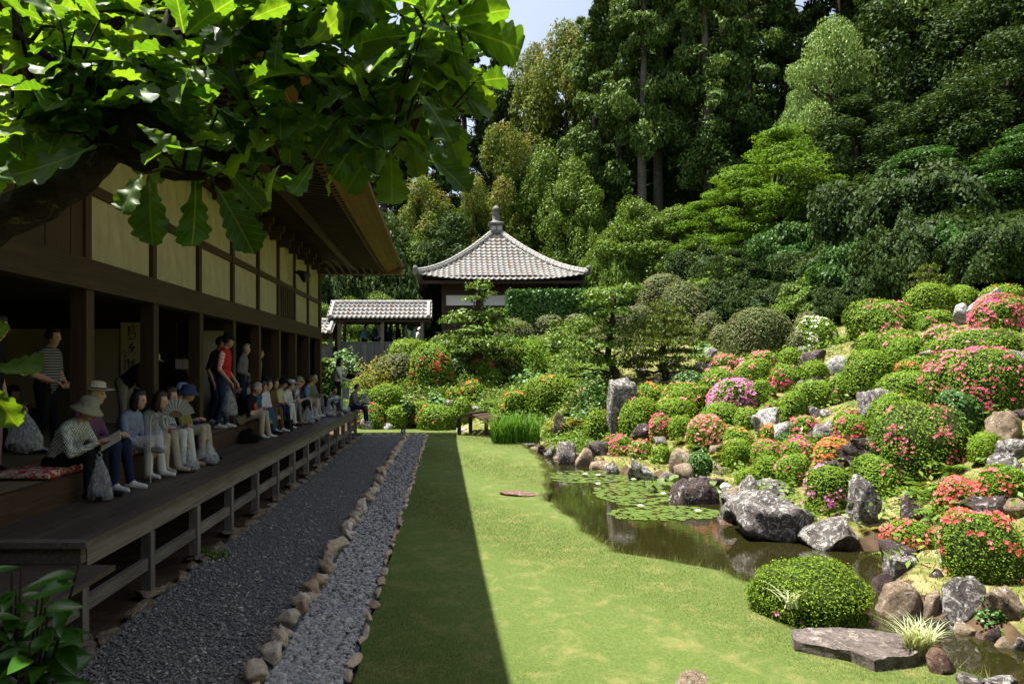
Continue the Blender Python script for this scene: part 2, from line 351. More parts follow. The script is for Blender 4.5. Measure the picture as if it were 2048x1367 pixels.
# ------------------------------------------------------------------ depth of the slope, read from the photograph's layout
DC = [(1060, 882, 23.0), (1130, 925, 18.5), (1200, 935, 17.6), (1250, 952, 16.2), (1300, 960, 15.6), (1380, 965, 15.3), (1450, 985, 14.1),
      (1465, 1043, 11.45), (1550, 1075, 10.4), (1680, 1095, 9.8), (1765, 1090, 9.94), (1790, 1130, 8.94), (1765, 1180, 7.94), (1820, 1232, 7.1),
      (1890, 1250, 6.87), (2000, 1285, 6.43), (2048, 1300, 6.26), (1509, 1002, 12.0), (1551, 996, 12.3), (1600, 965, 12.8), (1678, 1026, 10.8),
      (1740, 1056, 10.3), (1784, 994, 11.2), (1547, 935, 14.2), (1424, 890, 16.5), (1407, 958, 15.2), (1245, 925, 18.0), (1248, 876, 19),
      (1287, 870, 18.5), (1360, 842, 19), (1450, 850, 17.8), (1483, 822, 18.5), (1458, 800, 19.5), (1541, 873, 16.2), (1597, 842, 16.5),
      (1577, 878, 15.6), (1681, 931, 13), (1772, 941, 12.2), (1878, 948, 11), (1717, 880, 14), (1647, 815, 16.8), (1583, 774, 18.5), (1517, 767, 19.5),
      (1536, 751, 20), (1456, 743, 21.5), (1425, 726, 22.5), (1539, 712, 22.5), (1647, 696, 21.5), (1403, 712, 24), (1453, 698, 25), (1424, 680, 26.5),
      (1386, 655, 29), (1336, 620, 31), (1633, 660, 24), (1686, 750, 18.2), (1631, 742, 18.8), (1756, 779, 16), (1768, 860, 14), (1802, 872, 13.3),
      (1842, 810, 14), (1828, 734, 16.5), (1786, 672, 18.5), (1881, 634, 19), (1939, 620, 19), (1975, 648, 17), (2022, 668, 15.5), (2000, 715, 14),
      (2015, 825, 11.8), (1935, 800, 12.8), (1937, 868, 11.8), (2020, 890, 10.6), (1988, 912, 10.3), (2037, 945, 9.6), (2030, 1000, 9.0),
      (1950, 1030, 9.2), (1992, 1028, 8.9), (1842, 1112, 8.9), (2003, 1170, 7.4), (1910, 1137, 8.0), (1812, 1158, 8.2), (1814, 1232, 7.15),
      (1940, 1247, 6.9), (2028, 1262, 6.6), (768, 820, 25.8), (744, 850, 25), (790, 850, 25.2), (873, 858, 24.8), (925, 848, 25.2), (790, 774, 28),
      (862, 776, 27), (815, 710, 30), (1107, 816, 23.5), (1132, 865, 21.3), (1030, 830, 24), (1200, 890, 19.5), (946, 795, 26.5), (985, 770, 28),
      (965, 733, 28.5), (1190, 780, 22.5), (1328, 760, 22), (1130, 655, 33), (1280, 655, 29.5), (1000, 690, 31)]
def rbf_fit(X, y, c, lam):
    X = np.asarray(X, float); y = np.asarray(y, float); n = len(X)
    A = np.sqrt(((X[:, None] - X[None]) ** 2).sum(-1) + c * c)
    A -= np.eye(n) * lam * 1.0
    Pm = np.hstack([np.ones((n, 1)), X]); k = Pm.shape[1]
    M = np.zeros((n + k, n + k)); M[:n, :n] = A; M[:n, n:] = Pm; M[n:, :n] = Pm.T
    w = np.linalg.lstsq(M, np.concatenate([y, np.zeros(k)]), rcond=None)[0]
    def ev(Q):
        Q = np.asarray(Q, float).reshape(-1, X.shape[1]); out = np.empty(len(Q))
        for i in range(0, len(Q), 20000):
            q = Q[i:i + 20000]; B = np.sqrt(((q[:, None] - X[None]) ** 2).sum(-1) + c * c)
            out[i:i + 20000] = B @ w[:n] + w[n] + q @ w[n + 1:]
        return out
    return ev
_dm = rbf_fit([(a / 100, b / 100) for a, b, _ in DC], [1 / d for *_, d in DC], 0.3, 0.002)
def depth_at(px, py): return float(1 / max(_dm([(px / 100, py / 100)])[0], 0.018))

# ------------------------------------------------------------------ terrain and pond
SHORE = [(4.0, 4.3), (4.83, 3.9), (5.19, 3.67), (5.6, 3.69), (6.35, 3.5), (7.07, 3.2), (7.68, 2.88), (8.07, 2.52), (8.44, 2.04), (8.87, 1.89), (10.7, 1.755), (11.7, 1.59), (14.4, 2.01), (17, 2.2),
         (19.9, 2.11), (21.5, 1.55), (23.0, 0.75), (24.4, 0.35), (25.4, 0.2)]
SHY = np.array([s[0] for s in SHORE]); SHX = np.array([s[1] for s in SHORE])
def shore(y): return np.interp(y, SHY, SHX) + 0.04 * np.sin(y * 5.1) + 0.025 * np.sin(y * 11.7)
FAR_BANK = [(2.3, 23.2), (3.03, 18.5), (3.75, 17.6), (4.03, 16.2), (4.43, 15.6), (5.2, 15.3), (5.49, 14.1), (5.0, 12.6), (4.58, 11.45), (4.78, 10.4), (5.4, 9.8), (6.08, 9.94),
            (6.15, 9.3), (5.62, 8.94), (4.85, 7.94), (4.62, 7.1), (4.8, 6.87), (4.99, 6.43), (5.07, 6.26), (5.6, 5.5), (5.9, 4.0)]
_ys = np.linspace(4.0, 22.6, 70)
POND = np.array([(shore(y) - 0.05, y) for y in _ys] + [(1.5, 23.3)] + FAR_BANK)
def pond_sd(Q):
    """signed distance, negative inside"""
    Q = np.asarray(Q, float); A = POND; B = np.roll(POND, -1, 0); d2 = np.full(len(Q), 1e9); ins = np.zeros(len(Q), bool)
    for a, b in zip(A, B):
        e = b - a; w = Q - a; t = np.clip((w @ e) / (e @ e + 1e-12), 0, 1); dd = w - t[:, None] * e
        d2 = np.minimum(d2, (dd ** 2).sum(1))
        c = ((a[1] > Q[:, 1]) != (b[1] > Q[:, 1])) & (Q[:, 0] < (b[0] - a[0]) * (Q[:, 1] - a[1]) / (b[1] - a[1] + 1e-12) + a[0])
        ins ^= c
    d = np.sqrt(d2); return np.where(ins, -d, d)
TP = []
for a, b, d in DC:
    q = P(a, b, d); TP.append((q.x, q.y, q.z))
for y in range(2, 26, 3):
    for x in (-3.2, -1.5, 0.0, 1.2): TP.append((x, y, -0.06))
for y in (-6, 2, 10, 18, 24):
    for x in (-14, -9, -5): TP.append((x, y, -0.05))
TP += [(0, -8, -.05), (4, -8, -.02), (9, -4, .6), (3.7, 2, -.1), (-4, 26, .2), (-8, 27, .3), (-14, 27, .3), (-2.5, 31.5, 1.5), (-6, 31.5, 1.4), (-12, 32, 1.5), (-30, 30, 1.5), (-30, 10, 0), (-30, -10, 0),
       (-30, 60, 4), (0, 40, 3.0), (3, 36, 3.0), (7, 38, 3.6), (-8, 42, 3), (0, 60, 5.5), (12, 36, 6.0), (18, 30, 7.0), (20, 22, 6.2), (16, 13, 4.4), (13, 8, 3.0), (9, 4, 1.4), (10, 0, 1.8), (24, 5, 6.5),
       (26, 30, 11), (30, 60, 17), (15, 50, 9), (40, 30, 16), (45, 10, 14), (45, -10, 10), (70, 60, 28), (70, 0, 18), (0, 110, 14), (-40, 110, 9), (60, 110, 30)]
_tz = rbf_fit([(x, y) for x, y, z in TP], [z for *_, z in TP], 1.2, 0.05)
def ground_np(Q):
    Q = np.asarray(Q, float).reshape(-1, 2); z = _tz(Q)
    flat = (Q[:, 1] < 25.5) & (Q[:, 0] < shore(Q[:, 1]) + 0.1)
    z = np.where(flat, -0.06, z)
    near = (Q[:, 0] > -1) & (Q[:, 0] < 8) & (Q[:, 1] < 25) & (Q[:, 1] > 3)
    if near.any():
        s = pond_sd(Q[near]); zz = z[near]
        zz = np.where(s < 0, np.minimum(zz, -0.34 + np.maximum(s * 1.6, -0.5)), np.maximum(zz, np.minimum(-0.34 + s * 1.0, -0.06)))
        z[near] = zz
    return z
def ground(x, y): return float(ground_np([(x, y)])[0])
def axis(parts): return np.unique(np.concatenate([np.arange(a, b, st) for a, b, st in parts] + [[parts[-1][1]]]))
gx = axis([(-260, -40, 20), (-40, -6, 2), (-6, -1, .5), (-1, 13, .14), (13, 30, .6), (30, 60, 3), (60, 260, 20)])
gy = axis([(-60, -4, 6), (-4, 4, 1), (4, 26, .14), (26, 42, .5), (42, 80, 3), (80, 300, 20)])
GX, GY = np.meshgrid(gx, gy); Q = np.stack([GX.ravel(), GY.ravel()], 1)
Z = ground_np(Q); far = np.hypot(Q[:, 0], Q[:, 1] - 20)
Z = np.where(far > 90, np.minimum(Z, 30) , Z)
nx, ny = len(gx), len(gy); I = np.arange(nx * ny).reshape(ny, nx)
Fg = np.stack([I[:-1, :-1], I[:-1, 1:], I[1:, 1:], I[1:, :-1]], -1).reshape(-1, 4)
cx_ = Q[Fg].mean(1); zc = Z[Fg].mean(1)
def forest_line(x, y): return (y > 27.3 + np.sin(x * 1.3) * 0.5 - 0.85 * np.maximum(x - 9, 0)) 
mi = np.where(forest_line(cx_[:, 0], cx_[:, 1]), 1, 0); mi = np.where((zc < -0.15) | ((cx_[:, 0] < 0.0) & (cx_[:, 1] < 27)), 2, mi)
me = np_mesh('ground', np.column_stack([Q, Z]), Fg, True, mi)
for k in ('hill_turf', 'forest_floor', 'soil'): me.materials.append(MATS[k])
tag(link('ground', me, []), 'garden slope of dry turf rising to forest floor', None, None, 'structure')
me = bpy.data.meshes.new('pond_water'); bm = bmesh.new()
ring = [bm.verts.new((x, y, -0.30)) for x, y in POND + (POND - POND.mean(0)) / np.linalg.norm(POND - POND.mean(0), axis=1, keepdims=True) * 0.25]
bm.faces.new(ring); bm.normal_update()
if bm.faces[:][0].normal.z < 0: bmesh.ops.reverse_faces(bm, faces=bm.faces[:])
bm.to_mesh(me); bm.free()
tag(link('pond_water', me, 'pond_water'), 'murky brown garden pond mirroring the azalea slope', None, None, 'structure')
# lawn sheet: gridded strip from the pebble strip to the shore
rows = np.arange(2.0, 25.41, 0.12); V = []; nc = 26
for y in rows:
    x0 = -0.68 + 0.02 * math.sin(y * 4) if y < 23.25 else -3.3
    x1 = float(shore(y))
    xs = np.linspace(x0, x1, nc - 2)
    for x in xs: V.append((x, y, 0.012 * math.sin(x * 1.7 + y) * 0.5))
    V.append((x1 + 0.03, y, -0.10)); V.append((x1 - 0.02, y, -0.42))
nr = len(rows); I = np.arange(nr * nc).reshape(nr, nc)
Fl = np.stack([I[:-1, :-1], I[:-1, 1:], I[1:, 1:], I[1:, :-1]], -1).reshape(-1, 4)
ml = np.where((np.arange(len(Fl)) % (nc - 1)) >= nc - 3, 1, 0)
me = np_mesh('lawn', V, Fl, True, ml); me.materials.append(MATS['lawn']); me.materials.append(MATS['soil'])
tag(link('lawn', me, []), 'short mown lawn with a wavy edge along the pond', None, None, 'structure')
# grass blades on the lawn
def blades(X, Y, Zg, hgt, wid, lean=0.5):
    n = len(X); a = NR.uniform(0, 6.28, n); h = hgt * NR.uniform(.5, 1.2, n); l = lean * h * NR.uniform(.2, 1.2, n); b = NR.uniform(0, 6.28, n)
    p = np.stack([X, Y, Zg], 1); w = np.stack([np.cos(a), np.sin(a), 0 * a], 1) * (np.broadcast_to(np.asarray(wid,float),(n,))*.5)[:,None]
    tip = p + np.stack([np.cos(b) * l, np.sin(b) * l, h], 1)
    return np.stack([p - w, p + w, tip], 1).reshape(-1, 3), np.arange(3 * n).reshape(-1, 3)
n = 190000; u = NR.uniform(0, 1, n); Y = 1 / (1 / 4.3 + u * (1 / 25.2 - 1 / 4.3)); x1 = shore(Y); x0 = np.where(Y < 23.2, -0.67, -3.2)
X = x0 + (x1 - x0) * NR.uniform(0, 1, n)
V, Fb = blades(X, Y, np.zeros(n) - .004, 0.010 + 0.0006 * Y, 0.0014 + 0.00035 * Y, 0.9)
n2 = 6000; Y2 = NR.uniform(4.3, 24.5, n2); X2 = shore(Y2) + NR.normal(0, .03, n2); V2, F2 = blades(X2, Y2, np.zeros(n2) - .03, .09, .006, 1.0)
tag(link('grass', np_mesh('grass', np.concatenate([V, V2]), np.concatenate([Fb, F2 + len(V)])), 'grass_blade'), 'short green grass blades covering the lawn', 'grass', None, 'stuff')
# dry grass on the open slope
n = 260000; X = NR.uniform(0.8, 14, n); Y = NR.uniform(6, 28, n)
k = (~forest_line(X, Y)) & (X > shore(Y) + .3) & (np.abs((X / Y * F + VX) - 1500) < 640); X, Y = X[k], Y[k]; Zz = ground_np(np.stack([X, Y], 1)); k = Zz > -0.2; X, Y, Zz = X[k], Y[k], Zz[k]
k = slice(0, 60000); X, Y, Zz = X[k], Y[k], Zz[k]
V, Fb = blades(X, Y, Zz - .005, 0.05, 0.012, 0.7)
tag(link('grass', np_mesh('slope_grass', V, Fb), 'hill_blade'), 'thin dry grass on the open slope between azaleas', 'grass', None, 'stuff')
# gravel path, pebble strip
def sheet(name, x0, x1, y0, y1, z, mat, label):
    me = np_mesh(name, [(x0, y0, z), (x1, y0, z), (x1, y1, z), (x0, y1, z)], [(0, 1, 2, 3)])
    return tag(link(name, me, mat), label, None, None, 'structure')
sheet('gravel_path', -2.80, -1.36, -3, 23.2, -0.012, 'gravel_bed', 'dark gravel path beside the veranda')
sheet('pebble_strip', -1.36, -0.70, -3, 23.2, -0.016, 'pebble_bed', 'bed of the grey pebble drain strip')
t_ = (1 + 5 ** .5) / 2
ICO = np.array([(-1, t_, 0), (1, t_, 0), (-1, -t_, 0), (1, -t_, 0), (0, -1, t_), (0, 1, t_), (0, -1, -t_), (0, 1, -t_), (t_, 0, -1), (t_, 0, 1), (-t_, 0, -1), (-t_, 0, 1)]) / math.hypot(1, t_)
ICF = np.array([(0, 11, 5), (0, 5, 1), (0, 1, 7), (0, 7, 10), (0, 10, 11), (1, 5, 9), (5, 11, 4), (11, 10, 2), (10, 7, 6), (7, 1, 8), (3, 9, 4), (3, 4, 2), (3, 2, 6), (3, 6, 8), (3, 8, 9), (4, 9, 5), (2, 4, 11), (6, 2, 10), (8, 6, 7), (9, 8, 1)])
def pebbles(X, Y, z0, size):
    n = len(X); s = size * NR.lognormal(0, .28, n)
    sc = np.stack([s * NR.uniform(.8, 1.35, n), s * NR.uniform(.7, 1.0, n), s * NR.uniform(.38, .65, n)], 1)
    v = ICO[None] * sc[:, None] * NR.uniform(.86, 1.14, (n, 12, 1)); a = NR.uniform(0, 6.28, n); tl = NR.normal(0, .3, n)
    ct, st = np.cos(tl)[:, None], np.sin(tl)[:, None]; v = np.stack([v[..., 0] * ct + v[..., 2] * st, v[..., 1], -v[..., 0] * st + v[..., 2] * ct], -1)
    c, s2 = np.cos(a)[:, None], np.sin(a)[:, None]; v = np.stack([v[..., 0] * c - v[..., 1] * s2, v[..., 0] * s2 + v[..., 1] * c, v[..., 2]], -1)
    v += np.stack([X, Y, z0 + NR.uniform(0, 1, n) * size * .5], 1)[:, None]
    f = (ICF[None] + 12 * np.arange(n)[:, None, None]).reshape(-1, 3); return v.reshape(-1, 3), f
def scatter(x0, x1, y0, y1, n, p=1.0):
    u = NR.uniform(0, 1, n); Y = 1 / (1 / y0 + u * (1 / y1 - 1 / y0)); return NR.uniform(x0, x1, n), Y
X, Y = scatter(-1.27, -0.74, 4.0, 23.2, 9500); V, Fp = pebbles(X, Y, -.012, .021)
tag(link('pebbles', np_mesh('pebbles', V, Fp, True), 'pebble_grey'), 'loose blue-grey river pebbles filling the drain strip', 'pebbles', None, 'stuff')
X, Y = scatter(-2.76, -1.42, 3.6, 23.2, 15500); V, Fp = pebbles(X, Y, -.010, .0135)
tag(link('gravel', np_mesh('gravel', V, Fp, True), 'gravel_dark'), 'dark fine gravel of the path beside the veranda', 'gravel', None, 'stuff')

# ------------------------------------------------------------------ temple hall with veranda
FLOOR, DECK, XW = 1.09, 0.82, -4.05
hall = tag(empty('temple_hall', (-6, 13, 0)), 'long dark timber temple hall with cream plaster panels and open veranda', 'temple')
hall_off = hall.location.copy()
def hb(name, lo, hi, mat, parent=None):
    o = beam(name, lo, hi, mat, parent or hall)
    if parent is None: o.location = o.location - hall_off
    return o
def hobj(mb, name, mats, smooth=False):
    o = mb.obj(name, mats, hall, smooth=smooth); o.location = -hall_off; return o
posts_y = [7.85 + 1.768 * k for k in range(-2, 9)]; posts_y[-1] = 22.0
for k, y in enumerate(posts_y):
    hb('post', (XW - .09, y - .085, FLOOR - .25), (XW + .09, y + .085, 3.05), 'old_wood')
hb('lintel', (XW - .11, 3.9, 3.05), (XW + .12, 22.12, 3.22), 'old_wood_y')
hb('lintel', (XW - .08, 3.9, 3.222), (XW + .09, 22.1, 3.39), 'old_wood_y')
hb('wall_rail', (XW - .07, 7.85, 4.13), (XW + .06, 22.1, 4.25), 'old_wood_y')
hb('wall_plate', (XW - .1, 3.9, 5.15), (XW + .1, 22.12, 5.38), 'old_wood_y')
for k in range(2, 11):
    y = posts_y[k]; hb('stud', (XW - .075, y - .065, 3.392), (XW + .075, y + .065, 5.148), 'old_wood')
for k in range(2, 10):
    y0, y1 = posts_y[k] + .067, posts_y[k + 1] - .067
    if k == 7:   # the bay with a slatted vent
        for j in range(7):
            yy = y0 + (j + .5) * (y1 - y0) / 7; hb('slat', (XW - .02, yy - .06, 3.395), (XW + .045, yy + .06, 4.127), 'old_wood')
    else: hb('plaster_panel', (XW - .05, y0, 3.393), (XW + .02, y1, 4.128), 'plaster')
    hb('plaster_panel', (XW - .05, y0, 4.252), (XW + .02, y1, 5.147), 'plaster')
for j in range(16):
    y0 = 3.95 + j * .24; hb('board', (XW - .03, y0, 3.393), (XW + .03 + .008 * (j % 2), y0 + .236, 5.147), 'old_wood')
# plate brackets
for j in range(4, 19):
    y = 4.0 + j * .95 + .3
    hb('bracket', (XW + .1, y - .05, 5.0), (XW + .34, y + .05, 5.16), 'old_wood_x'); hb('bracket', (XW + .1, y - .08, 5.162), (XW + .42, y + .08, 5.30), 'old_wood_x')
# rafters, two tiers, and the eave edge
def ex(y): return float(np.interp(y, [3.4, 4.9, 8.5, 21, 24.3], [-1.3, -1.33, -1.40, -1.53, -1.53]))
def ez(y): return 5.42 + 0.10 * max(0, (y - 19.5) / 4.8) ** 2 + 0.06 * max(0, (6 - y) / 2.6) ** 2
r1 = MB().box((-.55, -.04, -.04), (.55, .04, .04)).mesh('rafter'); r2 = MB().box((-.5, -.036, -.036), (.5, .036, .036)).mesh('flying_rafter')
for j in range(94):
    y = 3.6 + j * .22
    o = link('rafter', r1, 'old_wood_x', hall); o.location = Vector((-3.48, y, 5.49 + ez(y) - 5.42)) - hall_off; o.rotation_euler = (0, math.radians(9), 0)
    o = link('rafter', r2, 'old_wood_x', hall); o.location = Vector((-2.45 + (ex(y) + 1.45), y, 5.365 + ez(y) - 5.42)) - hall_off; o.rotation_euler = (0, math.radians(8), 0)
def eave_loft(pts, name, mat, y0=3.4, y1=24.3, n=30):
    """pts: closed section as (dx from outer edge, dz from eave height)"""
    mb = MB(); vs = []; k = len(pts)
    for i in range(n + 1):
        y = y0 + (y1 - y0) * i / n
        vs += [(ex(y) + a, y, ez(y) + b) for a, b in pts]
    fs = [(i * k + j, i * k + (j + 1) % k, (i + 1) * k + (j + 1) % k, (i + 1) * k + j) for i in range(n) for j in range(k)]
    fs += [tuple(range(k - 1, -1, -1)), tuple(n * k + j for j in range(k))]
    mb.add(vs, fs); return hobj(mb, name, mat)
eave_loft([(-1.62, .02), (-1.46, .0), (-1.46, -.1), (-1.62, -.1)], 'eave_batten', 'old_wood_y')
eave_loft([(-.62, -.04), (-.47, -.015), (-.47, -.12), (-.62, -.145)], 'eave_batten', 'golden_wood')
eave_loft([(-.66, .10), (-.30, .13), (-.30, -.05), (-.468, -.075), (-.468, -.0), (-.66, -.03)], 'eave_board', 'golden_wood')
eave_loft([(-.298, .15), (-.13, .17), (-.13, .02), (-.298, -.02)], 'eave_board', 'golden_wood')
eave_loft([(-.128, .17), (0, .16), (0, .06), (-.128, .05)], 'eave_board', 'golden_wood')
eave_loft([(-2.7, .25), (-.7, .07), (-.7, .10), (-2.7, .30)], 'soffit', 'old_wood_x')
eave_loft([(-8.0, 4.3), (-4.0, 1.75), (-.7, .36), (0.0, .165), (-.4, .19), (-.7, .26), (-4.0, 1.60), (-8.0, 4.1)], 'roof_shell', 'bark')
# hip end of the roof: rafters along the depth, soffit and edge boards
r3 = MB().box((-.036, -1.05, -.04), (.036, 1.05, .04)).mesh('hip_rafter')
for j in range(30):
    o = link('rafter', r3, 'old_wood', hall); o.location = Vector((-2.3 - j * .24, 23.15, 5.42)) - hall_off; o.rotation_euler = (math.radians(-6), 0, 0)
hb('eave_board', (-10, 24.0, 5.33), (-1.6, 24.3, 5.50), 'golden_wood'); hb('soffit', (-10, 22.1, 5.505), (-1.62, 24.28, 5.54), 'old_wood_x')
mb = MB(); mb.add([(-1.5, 24.32, 5.55), (-14, 24.32, 5.55), (-12, 17, 9.6), (-9.5, 17, 9.6), (-1.5, 3.4, 5.6), (-14, 3.4, 5.55), (-12, 8, 9.6), (-9.5, 8, 9.6)], [(0, 1, 2, 3), (1, 5, 6, 2), (5, 4, 7, 6), (3, 2, 6, 7)])
hobj(mb, 'roof_shell', 'bark')
# body of the hall: floor, back walls, ceiling, end wall
hb('room_floor', (-12, 3.9, FLOOR - .12), (XW + .14, 22.1, FLOOR), 'tatami')
hb('floor_sill', (XW + .142, 3.9, FLOOR - .27), (XW + .22, 22.1, FLOOR + .004), 'old_wood_y')
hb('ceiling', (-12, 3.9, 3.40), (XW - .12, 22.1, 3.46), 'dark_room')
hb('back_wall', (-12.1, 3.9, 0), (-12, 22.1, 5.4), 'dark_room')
hb('end_wall', (-12, 22.12, 0), (XW + .08, 22.2, 5.36), 'old_wood')
hb('end_wall', (-12, 3.8, 0), (XW + .08, 3.89, 5.36), 'old_wood')
hb('foundation', (-12, 4.2, -.1), (XW - .3, 22.1, FLOOR - .125), 'soil')
# sliding screens between the rooms: pale papered panels facing along the veranda
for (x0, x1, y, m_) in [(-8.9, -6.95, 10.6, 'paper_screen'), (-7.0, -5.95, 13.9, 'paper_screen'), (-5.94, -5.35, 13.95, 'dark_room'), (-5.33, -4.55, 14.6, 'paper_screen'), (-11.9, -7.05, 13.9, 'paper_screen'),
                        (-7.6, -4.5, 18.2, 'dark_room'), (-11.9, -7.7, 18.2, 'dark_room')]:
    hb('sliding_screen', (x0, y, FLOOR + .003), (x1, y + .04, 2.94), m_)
    hb('screen_rail', (x0, y - .01, 2.942), (x1, y + .06, 3.06), 'old_wood_x')
for k in (2, 4, 5): hb('inner_post', (-7.06, posts_y[k + 1] + .35, FLOOR + .002), (-6.92, posts_y[k + 1] + .49, 3.398), 'old_wood')
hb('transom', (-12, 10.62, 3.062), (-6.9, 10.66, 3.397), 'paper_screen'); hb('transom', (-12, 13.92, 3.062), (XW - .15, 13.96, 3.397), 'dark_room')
# deck planks and understructure
nP = 7; xw = (-2.86 - (XW + .222)) / nP
for j in range(nP):
    x0 = XW + .222 + j * xw
    for (ya, yb) in ((5.68, 11.2 + .5 * (j % 3)), (11.204 + .5 * (j % 3), 17.0 - .4 * (j % 2)), (17.004 - .4 * (j % 2), 22.9)):
        hb('deck_plank', (x0 + .002, ya, DECK - .045), (x0 + xw - .002, yb, DECK - .003 * (j % 2)), 'deck_wood')
hb('deck_beam', (-3.0, 5.70, .60), (-2.9, 22.85, DECK - .047), 'grey_wood_y')
hb('deck_beam', (-3.72, 5.70, .60), (-3.62, 22.85, DECK - .047), 'grey_wood_y')
hb('deck_end_board', (XW + .23, 5.60, .645), (-2.90, 5.676, DECK - .048), 'grey_wood_y')
hb('deck_end_cap', (XW + .23, 5.56, DECK - .044), (-2.84, 5.678, DECK + .004), 'grey_wood_y')
for j in range(5):
    x0 = XW + .25 + j * .236; hb('step_plank', (x0, 1.5, .60), (x0 + .232, 5.598, .64), 'deck_wood')
hb('step_beam', (-2.98, 1.5, .47), (-2.9, 5.5, .598), 'grey_wood_y')
dposts = [5.67 + 1.283 * k for k in range(-2, 14)]
for k, y in enumerate(dposts):
    hb('deck_post', (-2.985, y - .07, .03), (-2.885, y + .03, .598 if k > 1 else .468), 'grey_wood_z')
    if k < len(dposts) - 1: hb('rail', (-2.965, y + .032, .235), (-2.91, dposts[k + 1] - .072, .345), 'grey_wood_y')
for y in (22.86,):
    for x in (-3.6, -3.25): hb('deck_post', (x, y - .1, .0), (x + .09, y - .01, .598), 'grey_wood_z')
# spotlight under the eave
sp = tag(empty('spotlight', (XW + .12, 18.05, 4.55)), 'black floodlight with conical hood fixed to the plaster wall under the eave', 'lamp')
mb = MB().tube([(0, 0, .05), (.16, 0, .06)], .03); mb.obj('arm', 'black_metal', sp)
mb = MB().tube([(.1, 0, .05), (.18, -.03, .02), (.34, -.1, -.10)], [.06, .08, .15], 12); mb.obj('hood', 'black_metal', sp, smooth=True)
# hanging scroll with brush writing
sc = tag(empty('hanging_scroll', (-6.2, 13.86, 1.75)), 'pale hanging scroll with black brush calligraphy on an inner screen', 'scroll')
beam('paper', (-.2, 0, 0), (.2, .012, 1.32), 'scroll_paper', sc); MB().tube([(-.23, .0, 0), (.23, .0, 0)], .018).obj('roller', 'old_wood_x', sc); MB().tube([(-.22, 0, 1.33), (.22, 0, 1.33)], .012).obj('rod', 'old_wood_x', sc)
GLY = [[[(-.06, .16), (-.05, .05), (-.07, -.04)], [(-.04, .15), (.05, .17), (.06, .1), (-.03, .08)], [(-.03, .02), (.07, .03), (.06, -.06)], [(-.08, -.09), (.08, -.08)]],
       [[(.03, .12), (-.05, .04), (.03, .0), (-.07, -.09)], [(.05, .05), (.0, -.03), (.07, -.08)], [(-.06, .02), (.06, .06)]],
       [[(-.07, .1), (-.06, -.08)], [(-.08, .03), (.0, .06), (-.03, -.09)], [(.05, .1), (.01, .0), (.08, -.06), (.05, .02)]],
       [[(.06, .1), (-.02, .03), (-.07, -.08)], [(.0, .0), (.05, -.05), (.02, -.1)]]]
for gi, gl in enumerate(GLY):
    mb = MB()
    for st in gl:
        pts = []
        for i in range(len(st) - 1):
            for t in np.linspace(0, 1, 4, endpoint=(i == len(st) - 2)): pts.append((st[i][0] + (st[i + 1][0] - st[i][0]) * t + .02, -.004, st[i][1] + (st[i + 1][1] - st[i][1]) * t + 1.08 - gi * .29))
        mb.tube(pts, [.016 * (1 - .55 * i / len(pts)) for i in range(len(pts))], 6, flat=.3)
    mb.obj('brush_character', 'ink', sc)
mb = MB()
for i in range(9): mb.box((-.135 + .01 * (i % 2), -.004, .72 - i * .04), (-.115 + .012 * (i % 3), -.001, .745 - i * .04))
mb.obj('small_inscription', 'ink', sc)

# ------------------------------------------------------------------ the adjoining wing whose veranda the picture is taken from
wing = tag(empty('temple_wing', (-2, -2, 0)), 'adjoining temple wing with veranda facing the lawn', 'temple')
def wb(name, lo, hi, mat): o = beam(name, lo, hi, mat, wing); o.location = o.location - wing.location; return o
for j in range(9): wb('deck_plank', (-14, -.1 + j * .165 - .165, .60), (8, -.1 + j * .165, .64), 'deck_wood')
for j in range(12): wb('post', (-13.8 + j * 1.9, -.28, -.1), (-13.64 + j * 1.9, -.12, 4.4), 'old_wood')
wb('wall', (-14, -1.9, 0), (8, -1.8, 4.6), 'plaster'); wb('lintel', (-14, -.3, 2.7), (8, -.1, 2.95), 'old_wood_x'); wb('floor', (-14, -1.78, .55), (8, -.27, .63), 'old_wood_x')
mb = MB(); mb.add([(-13, 2.9, 4.75), (11, 2.9, 4.75), (11, -5, 9.0), (-13, -5, 9.0), (-13, -12, 4.75), (11, -12, 4.75), (-13, 2.9, 4.6), (11, 2.9, 4.6), (11, -12, 4.6), (-13, -12, 4.6)], [(0, 1, 2, 3), (3, 2, 5, 4), (0, 6, 7, 1), (6, 9, 8, 7), (4, 5, 8, 9), (1, 7, 8, 5, 2), (0, 3, 4, 9, 6)]); mb.obj('roof', 'bark', wing)
